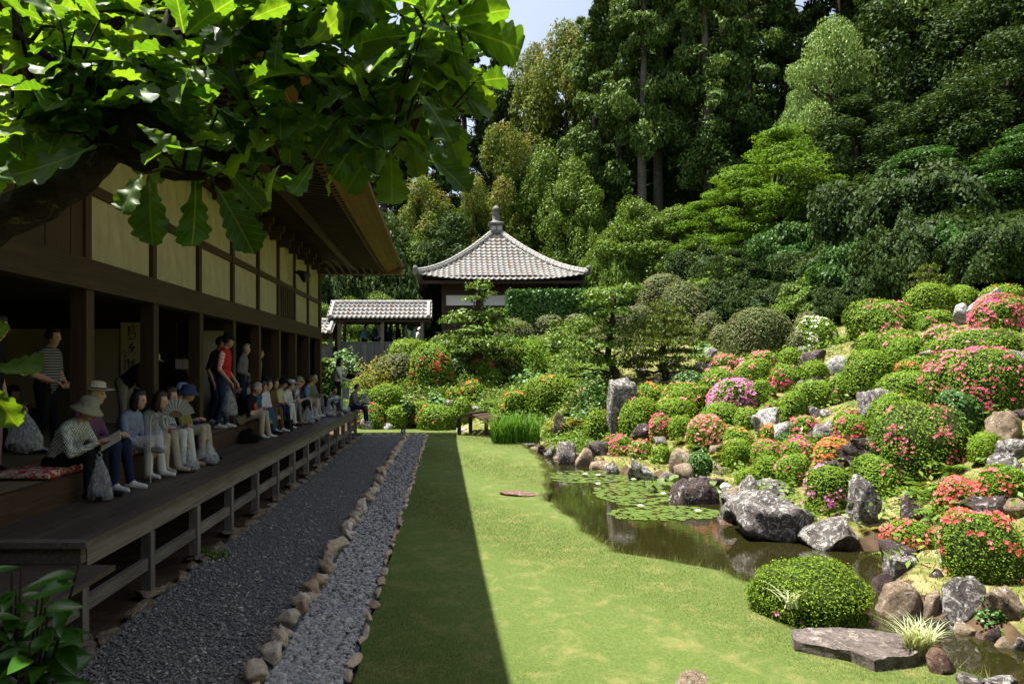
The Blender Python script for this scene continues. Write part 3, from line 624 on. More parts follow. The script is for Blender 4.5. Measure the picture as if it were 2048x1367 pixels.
# ------------------------------------------------------------------ stones along the path
def rock_mesh(name, seed, w, d, h, sub=3, rough=1.0, cuts=9, box=0.0):
    r = random.Random(seed); bm = bmesh.new(); bmesh.ops.create_icosphere(bm, subdivisions=sub, radius=1.0)
    pl = []
    for i in range(cuts + 6):
        n = Vector((r.gauss(0, 1), r.gauss(0, 1), r.gauss(0, .8))).normalized(); pl.append((n, r.uniform(.45, .86)))
    off = Vector((r.uniform(-50, 50), r.uniform(-50, 50), r.uniform(-50, 50)))
    for v in bm.verts:
        p = v.co.copy()
        if box: p = p / max(abs(p.x), abs(p.y), abs(p.z)) ** box
        for n, k in (pl[:4] if box else pl):
            e = p.dot(n) - (k if not box else k + .35)
            if e > 0: p -= n * e * .97
        nn = noise.fractal(p * 1.6 + off, .9, 2.1, 3) * .13 + (noise.ridged_multi_fractal(p * 2.2 + off, .9, 2.2, 4, .9, 2.0) - 1.0) * -.10 + noise.fractal(p * 6 + off, .8, 2.1, 3) * .05
        p = p * (1 + nn * rough)
        v.co = p
    xs = [v.co for v in bm.verts]; lo = [min(q[i] for q in xs) for i in range(3)]; hi = [max(q[i] for q in xs) for i in range(3)]
    for v in bm.verts:
        v.co = Vector(((v.co.x - (lo[0] + hi[0]) / 2) / (hi[0] - lo[0]) * w, (v.co.y - (lo[1] + hi[1]) / 2) / (hi[1] - lo[1]) * d, (v.co.z - lo[2]) / (hi[2] - lo[2]) * h))
    me = bpy.data.meshes.new(name); bm.to_mesh(me); bm.free()
    me.polygons.foreach_set('use_smooth', np.ones(len(me.polygons), bool)); return me
kerb = tag(empty('stone_kerb', (-1.35, 13, 0)), 'row of rounded tan field stones between gravel path and pebbles', 'kerb')
kv = [rock_mesh('kerb_stone', 100 + i, .2, .26, .17, 3, 1.5, 9) for i in range(14)]
kv2 = []
for me in kv: q_ = me.copy(); q_.materials.clear(); q_.materials.append(MATS['rock_tan']); kv2.append(q_)
y = 3.2; i = 0
while y < 23.0:
    s = R.uniform(.55, 1.5); me = kv[R.randrange(14)]; me.materials or me.materials.append(MATS['kerb_rock'])
    o = link('stone', me, 'kerb_rock', kerb); o.scale = (R.uniform(.6, 1.05), s, R.uniform(.6, 1.15)); o.rotation_euler = (0, 0, R.choice((0, math.pi)) + R.uniform(-.6, .6))
    o.rotation_euler.x = R.uniform(-.3, .3); o.rotation_euler.y = R.uniform(-.3, .3); o.location = (R.uniform(-.045, .045), y - 13 + .13 * s, -.05); y += .245 * s; i += 1
edge = tag(empty('lawn_edging', (-.70, 13, 0)), 'thin line of small flat stones edging the shaded lawn', 'edging')
y = 3.6; i = 0
while y < 23.1:
    s = R.uniform(.5, 1.3); o = link('stone', kv[(i * 5) % 14], 'kerb_rock', edge); o.scale = (R.uniform(.3, .6), s, .42); o.rotation_euler = (0, 0, R.uniform(-.3, .3) + R.choice((0, math.pi)))
    o.location = (R.uniform(-.02, .02), y - 13, -.035); y += .27 * s + R.uniform(0, .1); i += 1
x = -.65
endk = tag(empty('end_edging', (-1.7, 23.25, 0)), 'short stone edging where the gravel path meets the lawn', 'edging')
x = -2.75
while x < -.7:
    s = R.uniform(.6, 1.1); o = link('stone', kv[i % 14], 'kerb_rock', endk); o.scale = (s, .5, .35); o.location = (x + 1.7, 0, -.03); x += .22 * s; i += 1
found = tag(empty('foundation_edging', (-2.82, 13, 0)), 'low rough stones edging the gravel under the veranda', 'edging')
y = 3.4; i = 0
while y < 23:
    s = R.uniform(.8, 1.8); o = link('stone', kv2[(i * 3) % 14], 'rock_tan', found); o.scale = (R.uniform(.6, 1.0), s, .45); o.rotation_euler = (0, 0, R.uniform(-.3, .3)); o.location = (R.uniform(-.02, .05), y - 13, -.04); y += .30 * s; i += 1
for k, y in enumerate(dposts):
    me = kv2[(k * 5 + 2) % 14]; o = link('post_stone', me, 'rock_tan', found); o.scale = (1.5, 1.2, .42); o.location = (-.10, y - 13 - .02, -.035)

# ------------------------------------------------------------------ pavilion with pyramid roof
def pantile(w, l):
    mb = MB(); n = 8; top = []; 
    for j in (0, 1):
        for i in range(n + 1):
            u = i / n; z = .036 * math.cos(u * math.pi * 2 * .78 + .25) + (.012 if j == 0 else -.0)
            top.append(((u - .5) * w * 1.06, -l * .56 if j == 0 else l * .5, z + (.028 if j == 0 else 0)))
    bot = [(x, y + .004, z - .03) for x, y, z in top[:n + 1]]
    mb.add(top + bot, [(i, i + 1, i + n + 2, i + n + 1) for i in range(n)] + [(2 * n + 2 + i, 2 * n + 3 + i, i + 1, i) for i in range(n)])
    return mb.mesh('tile', True)
pav = tag(empty('pavilion', (2.7, 40.3, 3.0)), 'square pavilion with weathered tiled pyramid roof and jewel finial above the hedge', 'pavilion')
HW, EZ, RISE = 4.28, 6.6 - 3.0, 3.3
def pav_pt(t, x):       # front face point, local, t up the slope, x across
    hw = HW * (1 - t); z = EZ + RISE * (.66 * t + .34 * t * t) + .30 * (abs(x) / HW) ** 3 * (1 - t)
    return Vector((x, -hw, z))
TW, TR = .288, 16
tile = pantile(TW, .36); tile.materials.append(MATS['roof_tile'])
def face_mats():
    out = []
    for r in range(TR):
        t = (r + .5) / (TR + 1.2); hw = HW * (1 - t) - .02; n = int(hw / TW)
        for c in range(-n, n + 1):
            if abs(c * TW) > hw - .04: continue
            x = c * TW; p = pav_pt(t, x); pu = pav_pt(t + .02, x); pr = pav_pt(t, x + .05)
            up = (pu - p).normalized(); ac = (pr - p).normalized(); nn = ac.cross(up).normalized(); ac = up.cross(nn)
            out.append(Matrix((( ac.x, up.x, nn.x, p.x), (ac.y, up.y, nn.y, p.y), (ac.z, up.z, nn.z, p.z + .05), (0, 0, 0, 1))))
    return out
FM = face_mats(); tv = np.array([v.co for v in tile.vertices]); tf = np.array([p_.vertices for p_ in tile.polygons])
for M in FM:
    o = link('tile', tile, 'roof_tile', pav); o.matrix_local = M
for k in (1, 2, 3):
    Rk = Matrix.Rotation(k * math.pi / 2, 4, 'Z'); Vs = []; Fs = []
    for i, M in enumerate(FM):
        A = np.array(Rk @ M); Vs.append(tv @ A[:3, :3].T + A[:3, 3]); Fs.append(tf + i * len(tv))
    o = link('tile_field', np_mesh('tile_field', np.concatenate(Vs), np.concatenate(Fs), True), 'roof_tile', pav); o['kind'] = 'stuff'
mb = MB()
for k in range(4):      # roof deck under the tiles
    Rk = Matrix.Rotation(k * math.pi / 2, 4, 'Z'); N = 10
    vs = [Rk @ pav_pt(t, HW * (1 - t) * u) for t in np.linspace(0, .985, N) for u in np.linspace(-1, 1, 9)]
    mb.add(vs, [(i * 9 + j, i * 9 + j + 1, i * 9 + j + 10, i * 9 + j + 9) for i in range(N - 1) for j in range(8)])
mb.obj('roof_deck', 'ridge_tile', pav)
for k in range(4):      # hip ridges of stacked tiles
    Rk = Matrix.Rotation(k * math.pi / 2, 4, 'Z'); mb = MB(); N = 24
    pts = [Rk @ (pav_pt(t, HW * (1 - t))) + Vector((0, 0, .1)) for t in np.linspace(-.015, .97, N)]
    for a, b in zip(pts[:-1], pts[1:]):
        mb.tube([a, a.lerp(b, .95)], [.135, .12], 8); mb.tube([a + Vector((0, 0, .13)), a.lerp(b, .93) + Vector((0, 0, .13))], [.085, .07], 8)
    hp = mb.obj('hip_ridge', 'ridge_tile', pav)
    mb = MB(); e = pts[0]; d = (pts[0] - pts[1]).normalized(); mb.tube([e - d * .05, e + d * .10], [.19, .17], 10); mb.ell(e + d * .05 + Vector((0, 0, .2)), (.13, .13, .16), 8, 5); mb.obj('end_tile', 'finial', hp)
top = EZ + RISE
fin = MB().lathe([(.52, -.1), (.60, .0), (.60, .06), (.5, .10), (.48, .42), (.62, .50), (.62, .56), (.46, .60)], 4, (0, 0, top - .15), square=True).obj('finial', 'finial', pav)
MB().lathe([(.42, .44), (.38, .62), (.25, .70), (.20, .78), (.24, .95), (.21, 1.08), (.26, 1.12), (.12, 1.17), (.10, 1.2), (.19, 1.28), (.22, 1.38), (.17, 1.48), (.08, 1.56), (.0, 1.62)], 14, (0, 0, top - .15)).obj('jewel', 'finial', fin, smooth=True)
for s in (-1, 1): beam('carved_panel', (s * .17 - .13, -.355, top - .0), (s * .17 + .13, -.343, top + .22), 'ridge_tile', fin)
beam('eave_beam', (-HW + .1, -HW + .12, EZ - .16), (HW - .1, -HW + .24, EZ - .02), 'old_wood_x', pav); beam('eave_beam', (-HW + .1, HW - .24, EZ - .16), (HW - .1, HW - .12, EZ - .02), 'old_wood_x', pav)
for s in (-1, 1): beam('eave_beam', (s * (HW - .18) - .06, -HW + .25, EZ - .16), (s * (HW - .18) + .06, HW - .25, EZ - .02), 'old_wood_y', pav)
rf = MB().box((-.04, -.9, -.04), (.04, .9, .04)).mesh('rafter')
for j in range(36):
    o = link('rafter', rf, 'old_wood', pav); o.location = (-4.0 + j * .2286, -3.35, EZ + .02); o.rotation_euler = (math.radians(12), 0, 0)
BW = 2.95
beam('soffit', (-HW + .2, -HW + .2, EZ + .22), (HW - .2, HW - .2, EZ + .26), 'old_wood_x', pav)
for a in (-1, -.33, .33, 1):
    beam('post', (a * BW - .11, -BW - .11, -.2), (a * BW + .11, -BW + .11, EZ + .2), 'old_wood', pav)
    beam('post', (a * BW - .11, BW - .11, -.2), (a * BW + .11, BW + .11, EZ + .2), 'old_wood', pav)
beam('tie_beam', (-BW, -BW - .07, 2.96), (BW, -BW + .07, EZ + .21), 'old_wood_x', pav)
for k in range(3):
    x0 = -BW + .12 + k * 1.947; beam('white_panel', (x0, -BW - .02, 2.42), (x0 + 1.72, -BW + .02, 2.955), 'white_wall', pav)
    for j in range(9): beam('board', (x0, -BW - .03 - .01 * (j % 2), -.1 + j * .276), (x0 + 1.72, -BW + .03, .172 + j * .276), 'old_wood_x', pav)
for s in (-1, 1): beam('side_wall', (s * BW - .04, -BW + .12, -.2), (s * BW + .04, BW - .12, EZ + .2), 'old_wood_y', pav)
beam('rear_wall', (-BW, BW - .04, -.2), (BW, BW + .04, EZ + .2), 'old_wood_x', pav)
beam('platform', (-BW - .5, -BW - .5, -1.5), (BW + .5, BW + .5, -.205), 'grey_wood_y', pav)

# ------------------------------------------------------------------ roofed bridge corridor
def corridor(x0, x1, y0, zf, ze, zr, cols, rows, label, name='roofed_corridor', posts=(), rail=True):
    c = tag(empty(name, ((x0 + x1) / 2, y0 + .9, zf)), label, 'corridor'); cx = (x0 + x1) / 2; w = (x1 - x0)
    tw = w / cols; run, rise = 1.1, zr - ze; ln = math.hypot(run, rise); tl = pantile(tw, ln / rows * 1.12); tl.materials.append(MATS['roof_tile']); a = math.atan2(rise, run)
    for side in (0, 1):
        for r in range(rows):
            for k in range(cols):
                if side and k % 1: continue
                t = (r + .5) / rows; o = link('tile', tl, 'roof_tile', c)
                yy = -run * (1 - t) if side == 0 else run * (1 - t)
                o.location = (x0 + (k + .5) * tw - cx, yy, ze + rise * t - zf + .03); o.rotation_euler = (a if side == 0 else -a, 0, 0)
                if side: o.rotation_euler = (a, 0, math.pi)
    mb = MB(); mb.add([(-w / 2, -run, ze - zf - .03), (w / 2, -run, ze - zf - .03), (w / 2, 0, zr - zf - .03), (-w / 2, 0, zr - zf - .03), (-w / 2, run, ze - zf - .03), (w / 2, run, ze - zf - .03)], [(0, 1, 2, 3), (3, 2, 5, 4)]); mb.obj('roof_deck', 'old_wood_x', c)
    mb = MB(); n = cols
    for k in range(n): mb.tube([(-w / 2 + k * w / n, 0, zr - zf + .07), (-w / 2 + (k + .94) * w / n, 0, zr - zf + .07)], [.085, .075], 8)
    mb.box((-w / 2, -.1, zr - zf - .06), (w / 2, .1, zr - zf + .06)); mb.obj('ridge', 'ridge_tile', c)
    for s in (-1, 1):
        mb = MB()
        for r in range(5): 
            t = r / 5; mb.tube([(s * (w / 2 - .14), -run * (1 - t), ze + rise * t - zf + .09), (s * (w / 2 - .14), -run * (1 - t - .19), ze + rise * (t + .19) - zf + .09)], [.085, .075], 8)
        mb.obj('verge_tile', 'ridge_tile', c)
    beam('eave_beam', (-w / 2 + .05, -run + .08, ze - zf - .15), (w / 2 - .05, -run + .18, ze - zf - .04), 'old_wood_x', c); beam('eave_beam', (-w / 2 + .05, run - .18, ze - zf - .15), (w / 2 - .05, run - .08, ze - zf - .04), 'old_wood_x', c)
    beam('floor', (-w / 2, -.80, .20), (w / 2, .80, .28), 'grey_wood_y', c); beam('floor_beam', (-w / 2, -.8, -.26), (w / 2, -.7, -.082), 'grey_wood_y', c)
    for px in posts:
        for s in (-1, 1): beam('post', (px - cx - .07, s * .82 - .07, -1.6), (px - cx + .07, s * .82 + .07, ze - zf + .1), 'old_wood' if s > 0 else 'grey_wood_z', c)
    if rail:
        xs = sorted(posts)
        for a_, b_ in zip(xs[:-1], xs[1:]):
            for s in (-1, 1):
                beam('handrail', (a_ - cx + .07, s * .82 - .04, .93), (b_ - cx - .07, s * .82 + .04, .99), 'silver_board', c)
                nb = max(2, int((b_ - a_) / .17)); bw = (b_ - a_ - .15) / nb
                for k in range(nb): beam('board', (a_ - cx + .075 + k * bw + .004, s * .82 - .015 - .008 * (k % 2), -.04), (a_ - cx + .075 + (k + 1) * bw - .004, s * .82 + .012, .928), 'silver_board', c)
    return c
corridor(-5.35, -.75, 31.45, 2.32, 4.33, 5.08, 22, 4, 'raised wooden corridor bridge with tiled roof and board railing', posts=(-4.85, -2.93, -1.18))
corridor(-9.2, -4.98, 30.6, 2.1, 3.62, 4.2, 20, 4, 'lower tiled corridor section running on behind the hall corner', posts=(-8.9, -6.95, -5.1))
# far grey roof just past the eave corner
fr_ = tag(empty('distant_roof', (-4.5, 46, 0)), 'grey tiled roof of another building beyond the eave corner', 'building')
mb = MB(); mb.add([(-8, -1, 8.1), (1.75, -1, 8.3), (-.2, 3.5, 11.0), (-8, 3.5, 11.0), (1.75, 8, 8.3), (-8, 8, 8.1)], [(0, 1, 2, 3), (1, 4, 2), (3, 2, 4, 5)]); mb.obj('roof', 'ridge_tile', fr_)
beam('wall', (-8, .5, 1), (.6, 6.5, 8.2), 'old_wood_x', fr_)
mb = MB()
for k in range(14): mb.tube([(-5 + k * .5, -1.02, 8.22), (-5 + k * .45, 3.4, 10.98)], .07, 6)
mb.obj('roof_roll', 'ridge_tile', fr_)

# ------------------------------------------------------------------ garden rocks
rock_mat('rock_slab', (0.24, 0.20, 0.18), (0.09, 0.065, 0.06), (0.46, 0.41, 0.36), .35)
ROCKS = [  # px centre, top, base, width, material, label
 (1425, 696, 726, 21, 'rock_lichen', 'small pointed grey stone on the green saddle beside the hostas'),
 (1420, 727, 752, 28, 'rock_lichen', 'low grey stone below the small pointed stone'),
 (1631, 700, 744, 48, 'rock_dark', 'dark rounded rock beneath the white-flowered shrub'),
 (1686, 712, 752, 50, 'rock_white', 'white-topped angular rock on the dry grass slope'),
 (1633, 748, 767, 40, 'rock_dark', 'low dark rock under a small plain dome'),
 (1608, 760, 786, 31, 'rock_lichen', 'small grey rock beside the dense pink azalea dome'),
 (1248, 759, 878, 56, 'rock_lichen', 'tall dark standing stone blotched white with lichen'),
 (1283, 847, 885, 38, 'rock_dark', 'round dark boulder at the foot of the standing stone'),
 (1541, 816, 875, 52, 'rock_white', 'pale cone-shaped rock below the magenta azalea'),
 (1583, 814, 844, 32, 'rock_tan', 'round brownish rock beside a plain green mound'),
 (1577, 843, 880, 44, 'rock_white', 'white jagged rock behind the blue-green cushion shrub'),
 (1633, 812, 836, 32, 'rock_lichen', 'small pointed rock above the hot pink azaleas'),
 (1660, 817, 834, 28, 'rock_lichen', 'flat little rock at the lower end of the dry grass'),
 (1665, 842, 882, 54, 'rock_lichen', 'grey slanting rock between two hot pink azaleas'),
 (1630, 862, 884, 40, 'rock_dark', 'brown low rock leaning against the slanting grey one'),
 (1135, 884, 928, 36, 'rock_lichen', 'lichened bank rock at the narrow end of the pond'),
 (1170, 895, 931, 34, 'rock_tan', 'pale cracked bank rock under the grass mound'),
 (1205, 881, 924, 54, 'rock_dark', 'blocky dark brown bank rock beside the hot pink azalea'),
 (1202, 921, 938, 38, 'rock_tan', 'flat wet stone at the waterline below the blocky rock'),
 (1228, 926, 951, 27, 'rock_lichen', 'small round grey stone at the waterline'),
 (1290, 916, 962, 57, 'rock_lichen', 'broad grey bank rock behind the lily pads'),
 (1367, 898, 957, 50, 'rock_tan', 'upright yellowish rock behind the lily pads'),
 (1394, 955, 1027, 86, 'rock_dark', 'large dark block standing in the lily pads'),
 (1316, 1010, 1022, 38, 'rock_red', 'flat reddish stone just breaking the water among lily pads'),
 (1509, 951, 1004, 42, 'rock_lichen', 'upright purple-grey rock behind the largest boulder'),
 (1551, 957, 998, 72, 'rock_lichen', 'flat-topped lichened rock above the largest boulder'),
 (1556, 980, 1080, 142, 'rock_lichen', 'largest grey boulder sloping into the pond'),
 (1470, 1002, 1046, 58, 'rock_lichen', 'grey shoulder rock beside the largest boulder'),
 (1461, 1038, 1058, 41, 'rock_red', 'flat reddish stone lying in the pond by the shoulder rock'),
 (1530, 1066, 1078, 14, 'rock_tan', 'tiny tan stone at the foot of the largest boulder'),
 (1772, 872, 943, 118, 'rock_dark', 'wide black rock with white lichen crown below the big pink bush'),
 (1663, 919, 969, 72, 'rock_dark', 'dark low rock beneath the orange azalea'),
 (1740, 952, 1058, 66, 'rock_lichen', 'tall upright lichened rock above the pond inlet'),
 (1674, 1031, 1099, 108, 'rock_lichen', 'broad rounded rock at the pond edge with pale top'),
 (1833, 990, 1048, 48, 'rock_dark', 'dark upright rock shaded beside the fern gully'),
 (2020, 822, 892, 68, 'rock_tan', 'tall buff rock beside the glossy shrub'),
 (2040, 878, 918, 52, 'rock_lichen', 'blocky grey rock at the foot of the tall buff rock'),
 (2018, 908, 948, 62, 'rock_lichen', 'flat grey rock above the coral azaleas'),
 (1908, 985, 1045, 38, 'rock_lichen', 'narrow pale rock beside the dense coral azalea'),
 (1992, 986, 1030, 80, 'rock_dark', 'purple-brown rock with white spots between coral azaleas'),
 (2043, 996, 1038, 44, 'rock_tan', 'yellow-stained rock touching the purple-brown rock'),
 (1890, 1042, 1066, 27, 'rock_white', 'small white rock between two coral azaleas'),
 (1910, 1060, 1140, 54, 'rock_white', 'upright rock patched black and white beside the ferns'),
 (1812, 1110, 1160, 52, 'rock_lichen', 'slanting grey rock at the pond inlet mouth'),
 (1880, 1138, 1178, 34, 'rock_dark', 'small dark rock under the black and white one'),
 (1768, 1141, 1185, 40, 'rock_dark', 'dark wet rock at the tip of the inlet'),
 (1814, 1158, 1234, 92, 'rock_tan', 'big brown boulder on the water channel bank'),
 (1868, 1180, 1230, 30, 'rock_tan', 'narrow mossy rock squeezed beside the brown boulder'),
 (1940, 1151, 1250, 92, 'rock_lichen', 'egg-shaped grey boulder over the water channel'),
 (2030, 1173, 1266, 78, 'rock_tan', 'pale cracked boulder beside the red-leaved plant'),
 (1890, 1231, 1260, 62, 'rock_dark', 'flat dark wet rock under the egg-shaped boulder'),
 (1940, 1246, 1274, 43, 'rock_tan', 'brown rounded stone in the channel'),
 (1899, 1227, 1240, 14, 'rock_white', 'white pebble stone below the egg-shaped boulder'),
 (1970, 1262, 1284, 24, 'rock_red', 'small reddish stone in the channel shallows'),
 (1993, 1250, 1280, 30, 'rock_dark', 'black wet rock in the channel under the pale boulder'),
 (2014, 1274, 1299, 46, 'rock_tan', 'flat brown stone on the channel edge'),
 (2043, 1272, 1300, 26, 'rock_lichen', 'light stone beside the flat brown channel stone'),
 (1930, 607, 652, 29, 'rock_white', 'pale upright slab stone on the hilltop'),
 (1973, 580, 650, 56, 'rock_white', 'leaning hilltop rock with bright white crown'),
 (1964, 641, 672, 32, 'rock_white', 'white rock at the base of the leaning hilltop rock'),
 (1873, 698, 722, 56, 'rock_white', 'flat cream rock among upper pink azaleas'),
 (1768, 779, 862, 68, 'rock_lichen', 'square-shouldered grey rock at the end of the dry grass'),
 (737, 836, 854, 30, 'rock_white', 'white rock under the red azalea near the veranda end'),
 (773, 845, 855, 26, 'rock_white', 'low white stone between two small mounds near the veranda end'),
 (990, 865, 882, 28, 'rock_red', 'round reddish stone on the lawn edge by the iris'),
 (922, 855, 872, 22, 'rock_white', 'white stone beside the little wooden roof'),
 (1020, 872, 884, 24, 'rock_tan', 'flat tan stone in front of the iris'),
 (958, 872, 881, 26, 'rock_tan', 'flat pale stone below the little wooden roof'),
 (1122, 825, 882, 30, 'rock_dark', 'dark rock wall in the shade beside the iris'),
 (895, 800, 822, 22, 'rock_white', 'small pale rock between green mounds at the back of the lawn'),
 (955, 812, 832, 20, 'rock_white', 'small white rock above the little wooden roof'),
]
LAWN_STONES = [(1045, 978, 994, 88, 'rock_red', 'flat reddish stepping stone at the lawn edge'), (1538, 1162, 1180, 46, 'rock_white', 'flat white stone on the lawn shore behind the round bush'),
  (1897, 1320, 1348, 58, 'rock_red', 'reddish flat stone beside the variegated grass tuft'),
 (1958, 1340, 1375, 50, 'rock_lichen', 'grey flat stone on the lawn corner by the channel'), (2022, 1345, 1380, 70, 'rock_lichen', 'wide flat stone on the last bit of lawn by the channel'), (1392, 1355, 1372, 84, 'rock_tan', 'thin flat stone sunk in the lawn')]
ROCK_AT = []
for i, (cx, yt, yb, w, mat, lab) in enumerate(ROCKS):
    D = depth_at(cx, yb); q = P(cx, yb, D); ww = w / F * D; dp = ww * R.uniform(.7, .95); hh = max(.05, P(cx, yt, D + dp * .35).z - q.z)
    if hh > ww * 1.3: dp = ww * .75
    g = min(ground(q.x, q.y + dp * .4), q.z)
    sink = min(max(q.z - g, 0), .5) + (.22 if q.z < .05 else .08)
    me = rock_mesh('rock', 500 + i, ww * 1.14, dp * 1.1, hh * 1.05 + sink, 4 if w > 50 else 3, .9, 10, .62 if ('standing stone blotched' in lab or 'block' in lab or 'square' in lab) else 0.0)
    o = link('rock', me, mat, None, (q.x, q.y + dp * .30, q.z - sink)); o.rotation_euler = (0, 0, R.uniform(-.12, .12))
    tag(o, lab, 'rock', 'garden rocks'); ROCK_AT.append((q.x, q.y + dp * .4, ww * .5))
for i, (cx, yt, yb, w, mat, lab) in enumerate(LAWN_STONES):
    D = F * H / (yb - VY); q = P(cx, yb, D); ww = w / F * D; dtop = F * (H - .06) / (yt - VY); dp = max(.16, min(dtop - D, 1.2)); hh = .07 if i != 2 else .16
    me = rock_mesh('flat_stone', 700 + i, ww, dp, hh + .05, 4, .45, 12)
    o = link('flat_stone', me, mat, None, (q.x, q.y + dp * .5, -.05)); tag(o, lab, 'stone', 'flat stones on the lawn')
# the long angular slab
OUT = [(1582, 1262), (1588, 1276), (1640, 1287), (1700, 1297), (1748, 1316), (1800, 1310), (1836, 1304), (1842, 1286), (1824, 1264), (1760, 1260), (1700, 1257), (1640, 1255)]
bm = bmesh.new(); tz = .09; vs_ = [bm.verts.new(P(a, b, F * (H - tz) / (b - VY))) for a, b in OUT]; f_ = bm.faces.new(vs_); bm.normal_update()
if f_.normal.z < 0: bmesh.ops.reverse_faces(bm, faces=[f_])
ex_ = bmesh.ops.extrude_face_region(bm, geom=[f_]); 
for g_ in ex_['geom']:
    if isinstance(g_, bmesh.types.BMVert): g_.co.z += .0
for v_ in vs_: v_.co.z = -.06; v_.co.x *= 1.004
bmesh.ops.recalc_face_normals(bm, faces=bm.faces[:]); bmesh.ops.triangulate(bm, faces=bm.faces[:]); bmesh.ops.subdivide_edges(bm, edges=bm.edges[:], cuts=5, use_grid_fill=True)
for v_ in bm.verts:
    n_ = noise.fractal(v_.co * 5, .8, 2.1, 5); v_.co += Vector((noise.noise(v_.co * 9), noise.noise(v_.co * 9 + Vector((9, 0, 0))), 0)) * .012 + Vector((0, 0, n_ * .022 + (noise.noise(v_.co * 2.2) * .03 if v_.co.z > 0 else 0)))
c_ = P(1710, 1295, F * (H - tz) / (1295 - VY)); c_.z = 0
for v_ in bm.verts: v_.co -= c_
me = bpy.data.meshes.new('slab_stone'); bm.to_mesh(me); bm.free(); tag(link('slab_stone', me, 'rock_slab', None, c_), 'long flat angular slab stone in front of the round bush', 'stone', 'flat stones on the lawn')

# ------------------------------------------------------------------ shrubs
def flowers(pos, nrm, size, big):
    """five-petal blossoms"""
    n = len(pos); nrm = nrm / np.linalg.norm(nrm, axis=1, keepdims=True)
    t = NR.normal(size=(n, 3)); t -= nrm * (t * nrm).sum(1, keepdims=True); t /= np.linalg.norm(t, axis=1, keepdims=True); b = np.cross(nrm, t)
    s = size * NR.uniform(.75, 1.2, n)[:, None]; k = 5 if big else 3; V = []
    for j in range(k):
        a = 2 * math.pi * j / k; d = t * math.cos(a) + b * math.sin(a); e = -t * math.sin(a) + b * math.cos(a); wd = .36 if big else .5
        V.append(np.stack([pos, pos + d * s * .34 + e * s * wd * .55 + nrm * s * .14, pos + d * s * .56 + nrm * s * .20, pos + d * s * .34 - e * s * wd * .55 + nrm * s * .14], 1))
    V = np.stack(V, 1).reshape(-1, 3)
    return V, np.arange(len(V)).reshape(-1, 4)
def dome_dirs(n):
    d = sph(int(n * 1.6)); d = d[d[:, 2] > -.42][:n]; return d
def dome_pts(d, rx, ry, h, seed, p=2.5, amp=.055, freq=2.4):
    r = (np.abs(d) ** p).sum(1) ** (-1 / p); r = r * lump(d, seed, amp, freq)
    zc = .30 * h; q = d * r[:, None]; z = np.where(q[:, 2] > 0, q[:, 2] * .70 * h, q[:, 2] * .34 * h / .42)
    return np.stack([q[:, 0] * rx, q[:, 1] * ry, zc + z], 1)
CORE_D = None
def shrub(name, label, cat, q, w, h, leaf, D, seed, bloom=None, dens=0, bias=(0, 0, .4), group='clipped shrubs', ry=None, amp=.055, lsz=1.0, loose=0.0, p=2.5, cap=5200, freq=2.4):
    rx = w / 2; ry = ry or rx * .95; g = min(ground(q.x, q.y + ry * .5), q.z); sink = min(max(q.z - g, 0), .4)
    o = tag(empty(name, (q.x, q.y + ry * .8, q.z - sink)), label, cat, group); h = h + sink
    l = max(.022, D * .0034) * lsz; area = 2.6 * math.pi * rx * (h * .7 + rx * .5) * .7
    n = int(min(cap, max(500, area * 2.6 / (l * l * .30))))
    d = dome_dirs(n); keep = (d[:, 1] < .35) | (NR.random(len(d)) < .45); d = d[keep]
    pt = dome_pts(d, rx, ry, h, seed, p, amp, freq); nn = d * np.array([1 / rx, 1 / ry, 1.3 / h]); nn /= np.linalg.norm(nn, axis=1, keepdims=True)
    depth = np.abs(NR.normal(0, 1, len(d))) * .035 * (1 + loose * 5) * min(rx, h); pt = pt - nn * depth[:, None] + nn * (NR.random(len(d)) < .07)[:, None] * l * NR.uniform(.2, 1.2 + loose * 4, len(d))[:, None]
    ln = nn * 1.1 + NR.normal(size=nn.shape) * (.42 if D > 10 else .75) + np.array([0, -.05, .35])
    V, Fq = leaf_quads(pt, ln, l * NR.uniform(.7, 1.25, len(d)), l * .58)
    link('foliage', np_mesh('foliage', V, Fq), leaf, o)
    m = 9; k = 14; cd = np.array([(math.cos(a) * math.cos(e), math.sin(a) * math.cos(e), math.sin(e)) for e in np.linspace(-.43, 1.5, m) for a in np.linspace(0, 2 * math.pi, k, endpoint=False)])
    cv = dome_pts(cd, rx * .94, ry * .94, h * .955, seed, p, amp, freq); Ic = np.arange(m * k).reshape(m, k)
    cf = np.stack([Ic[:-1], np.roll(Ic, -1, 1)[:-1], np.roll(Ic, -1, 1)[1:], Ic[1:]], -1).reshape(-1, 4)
    link('shade_core', np_mesh('shade_core', cv, cf, True), 'gap_shade', o)  # solid dark dome blocks see-through and stands in for shade among leaves
    if bloom and dens > 0:
        fs = max(.045, D * .0042); full = int(min(1500, area * .75 / (fs * fs * .6)))
        fd = dome_dirs(full); bv = np.array(bias, float); clump = lump(fd, seed + 9, .5, 5.0) - 1
        sco = fd @ bv * .8 + clump * 1.7 + NR.random(len(fd)) * 1.0 - (fd[:, 1] > .3) * .4
        fd = fd[np.argsort(-sco)[:max(4, int(dens * full))]]
        fp = dome_pts(fd, rx * 1.02, ry * 1.02, h * 1.015, seed, p, amp, freq); fn = fd * np.array([1 / rx, 1 / ry, 1 / h]); fn /= np.linalg.norm(fn, axis=1, keepdims=True); fn = fn + NR.normal(size=fn.shape) * .35 + np.array([0, -.25, .15])
        V, Fq = flowers(fp, fn, fs, D < 14); link('blossom', np_mesh('blossom', V, Fq), 'bloom_' + bloom, o)['kind'] = 'stuff'
    return o
A, B_, L_, G_ = 'leaf_azalea', 'leaf_bright', 'leaf_dull', 'leaf_glossy'
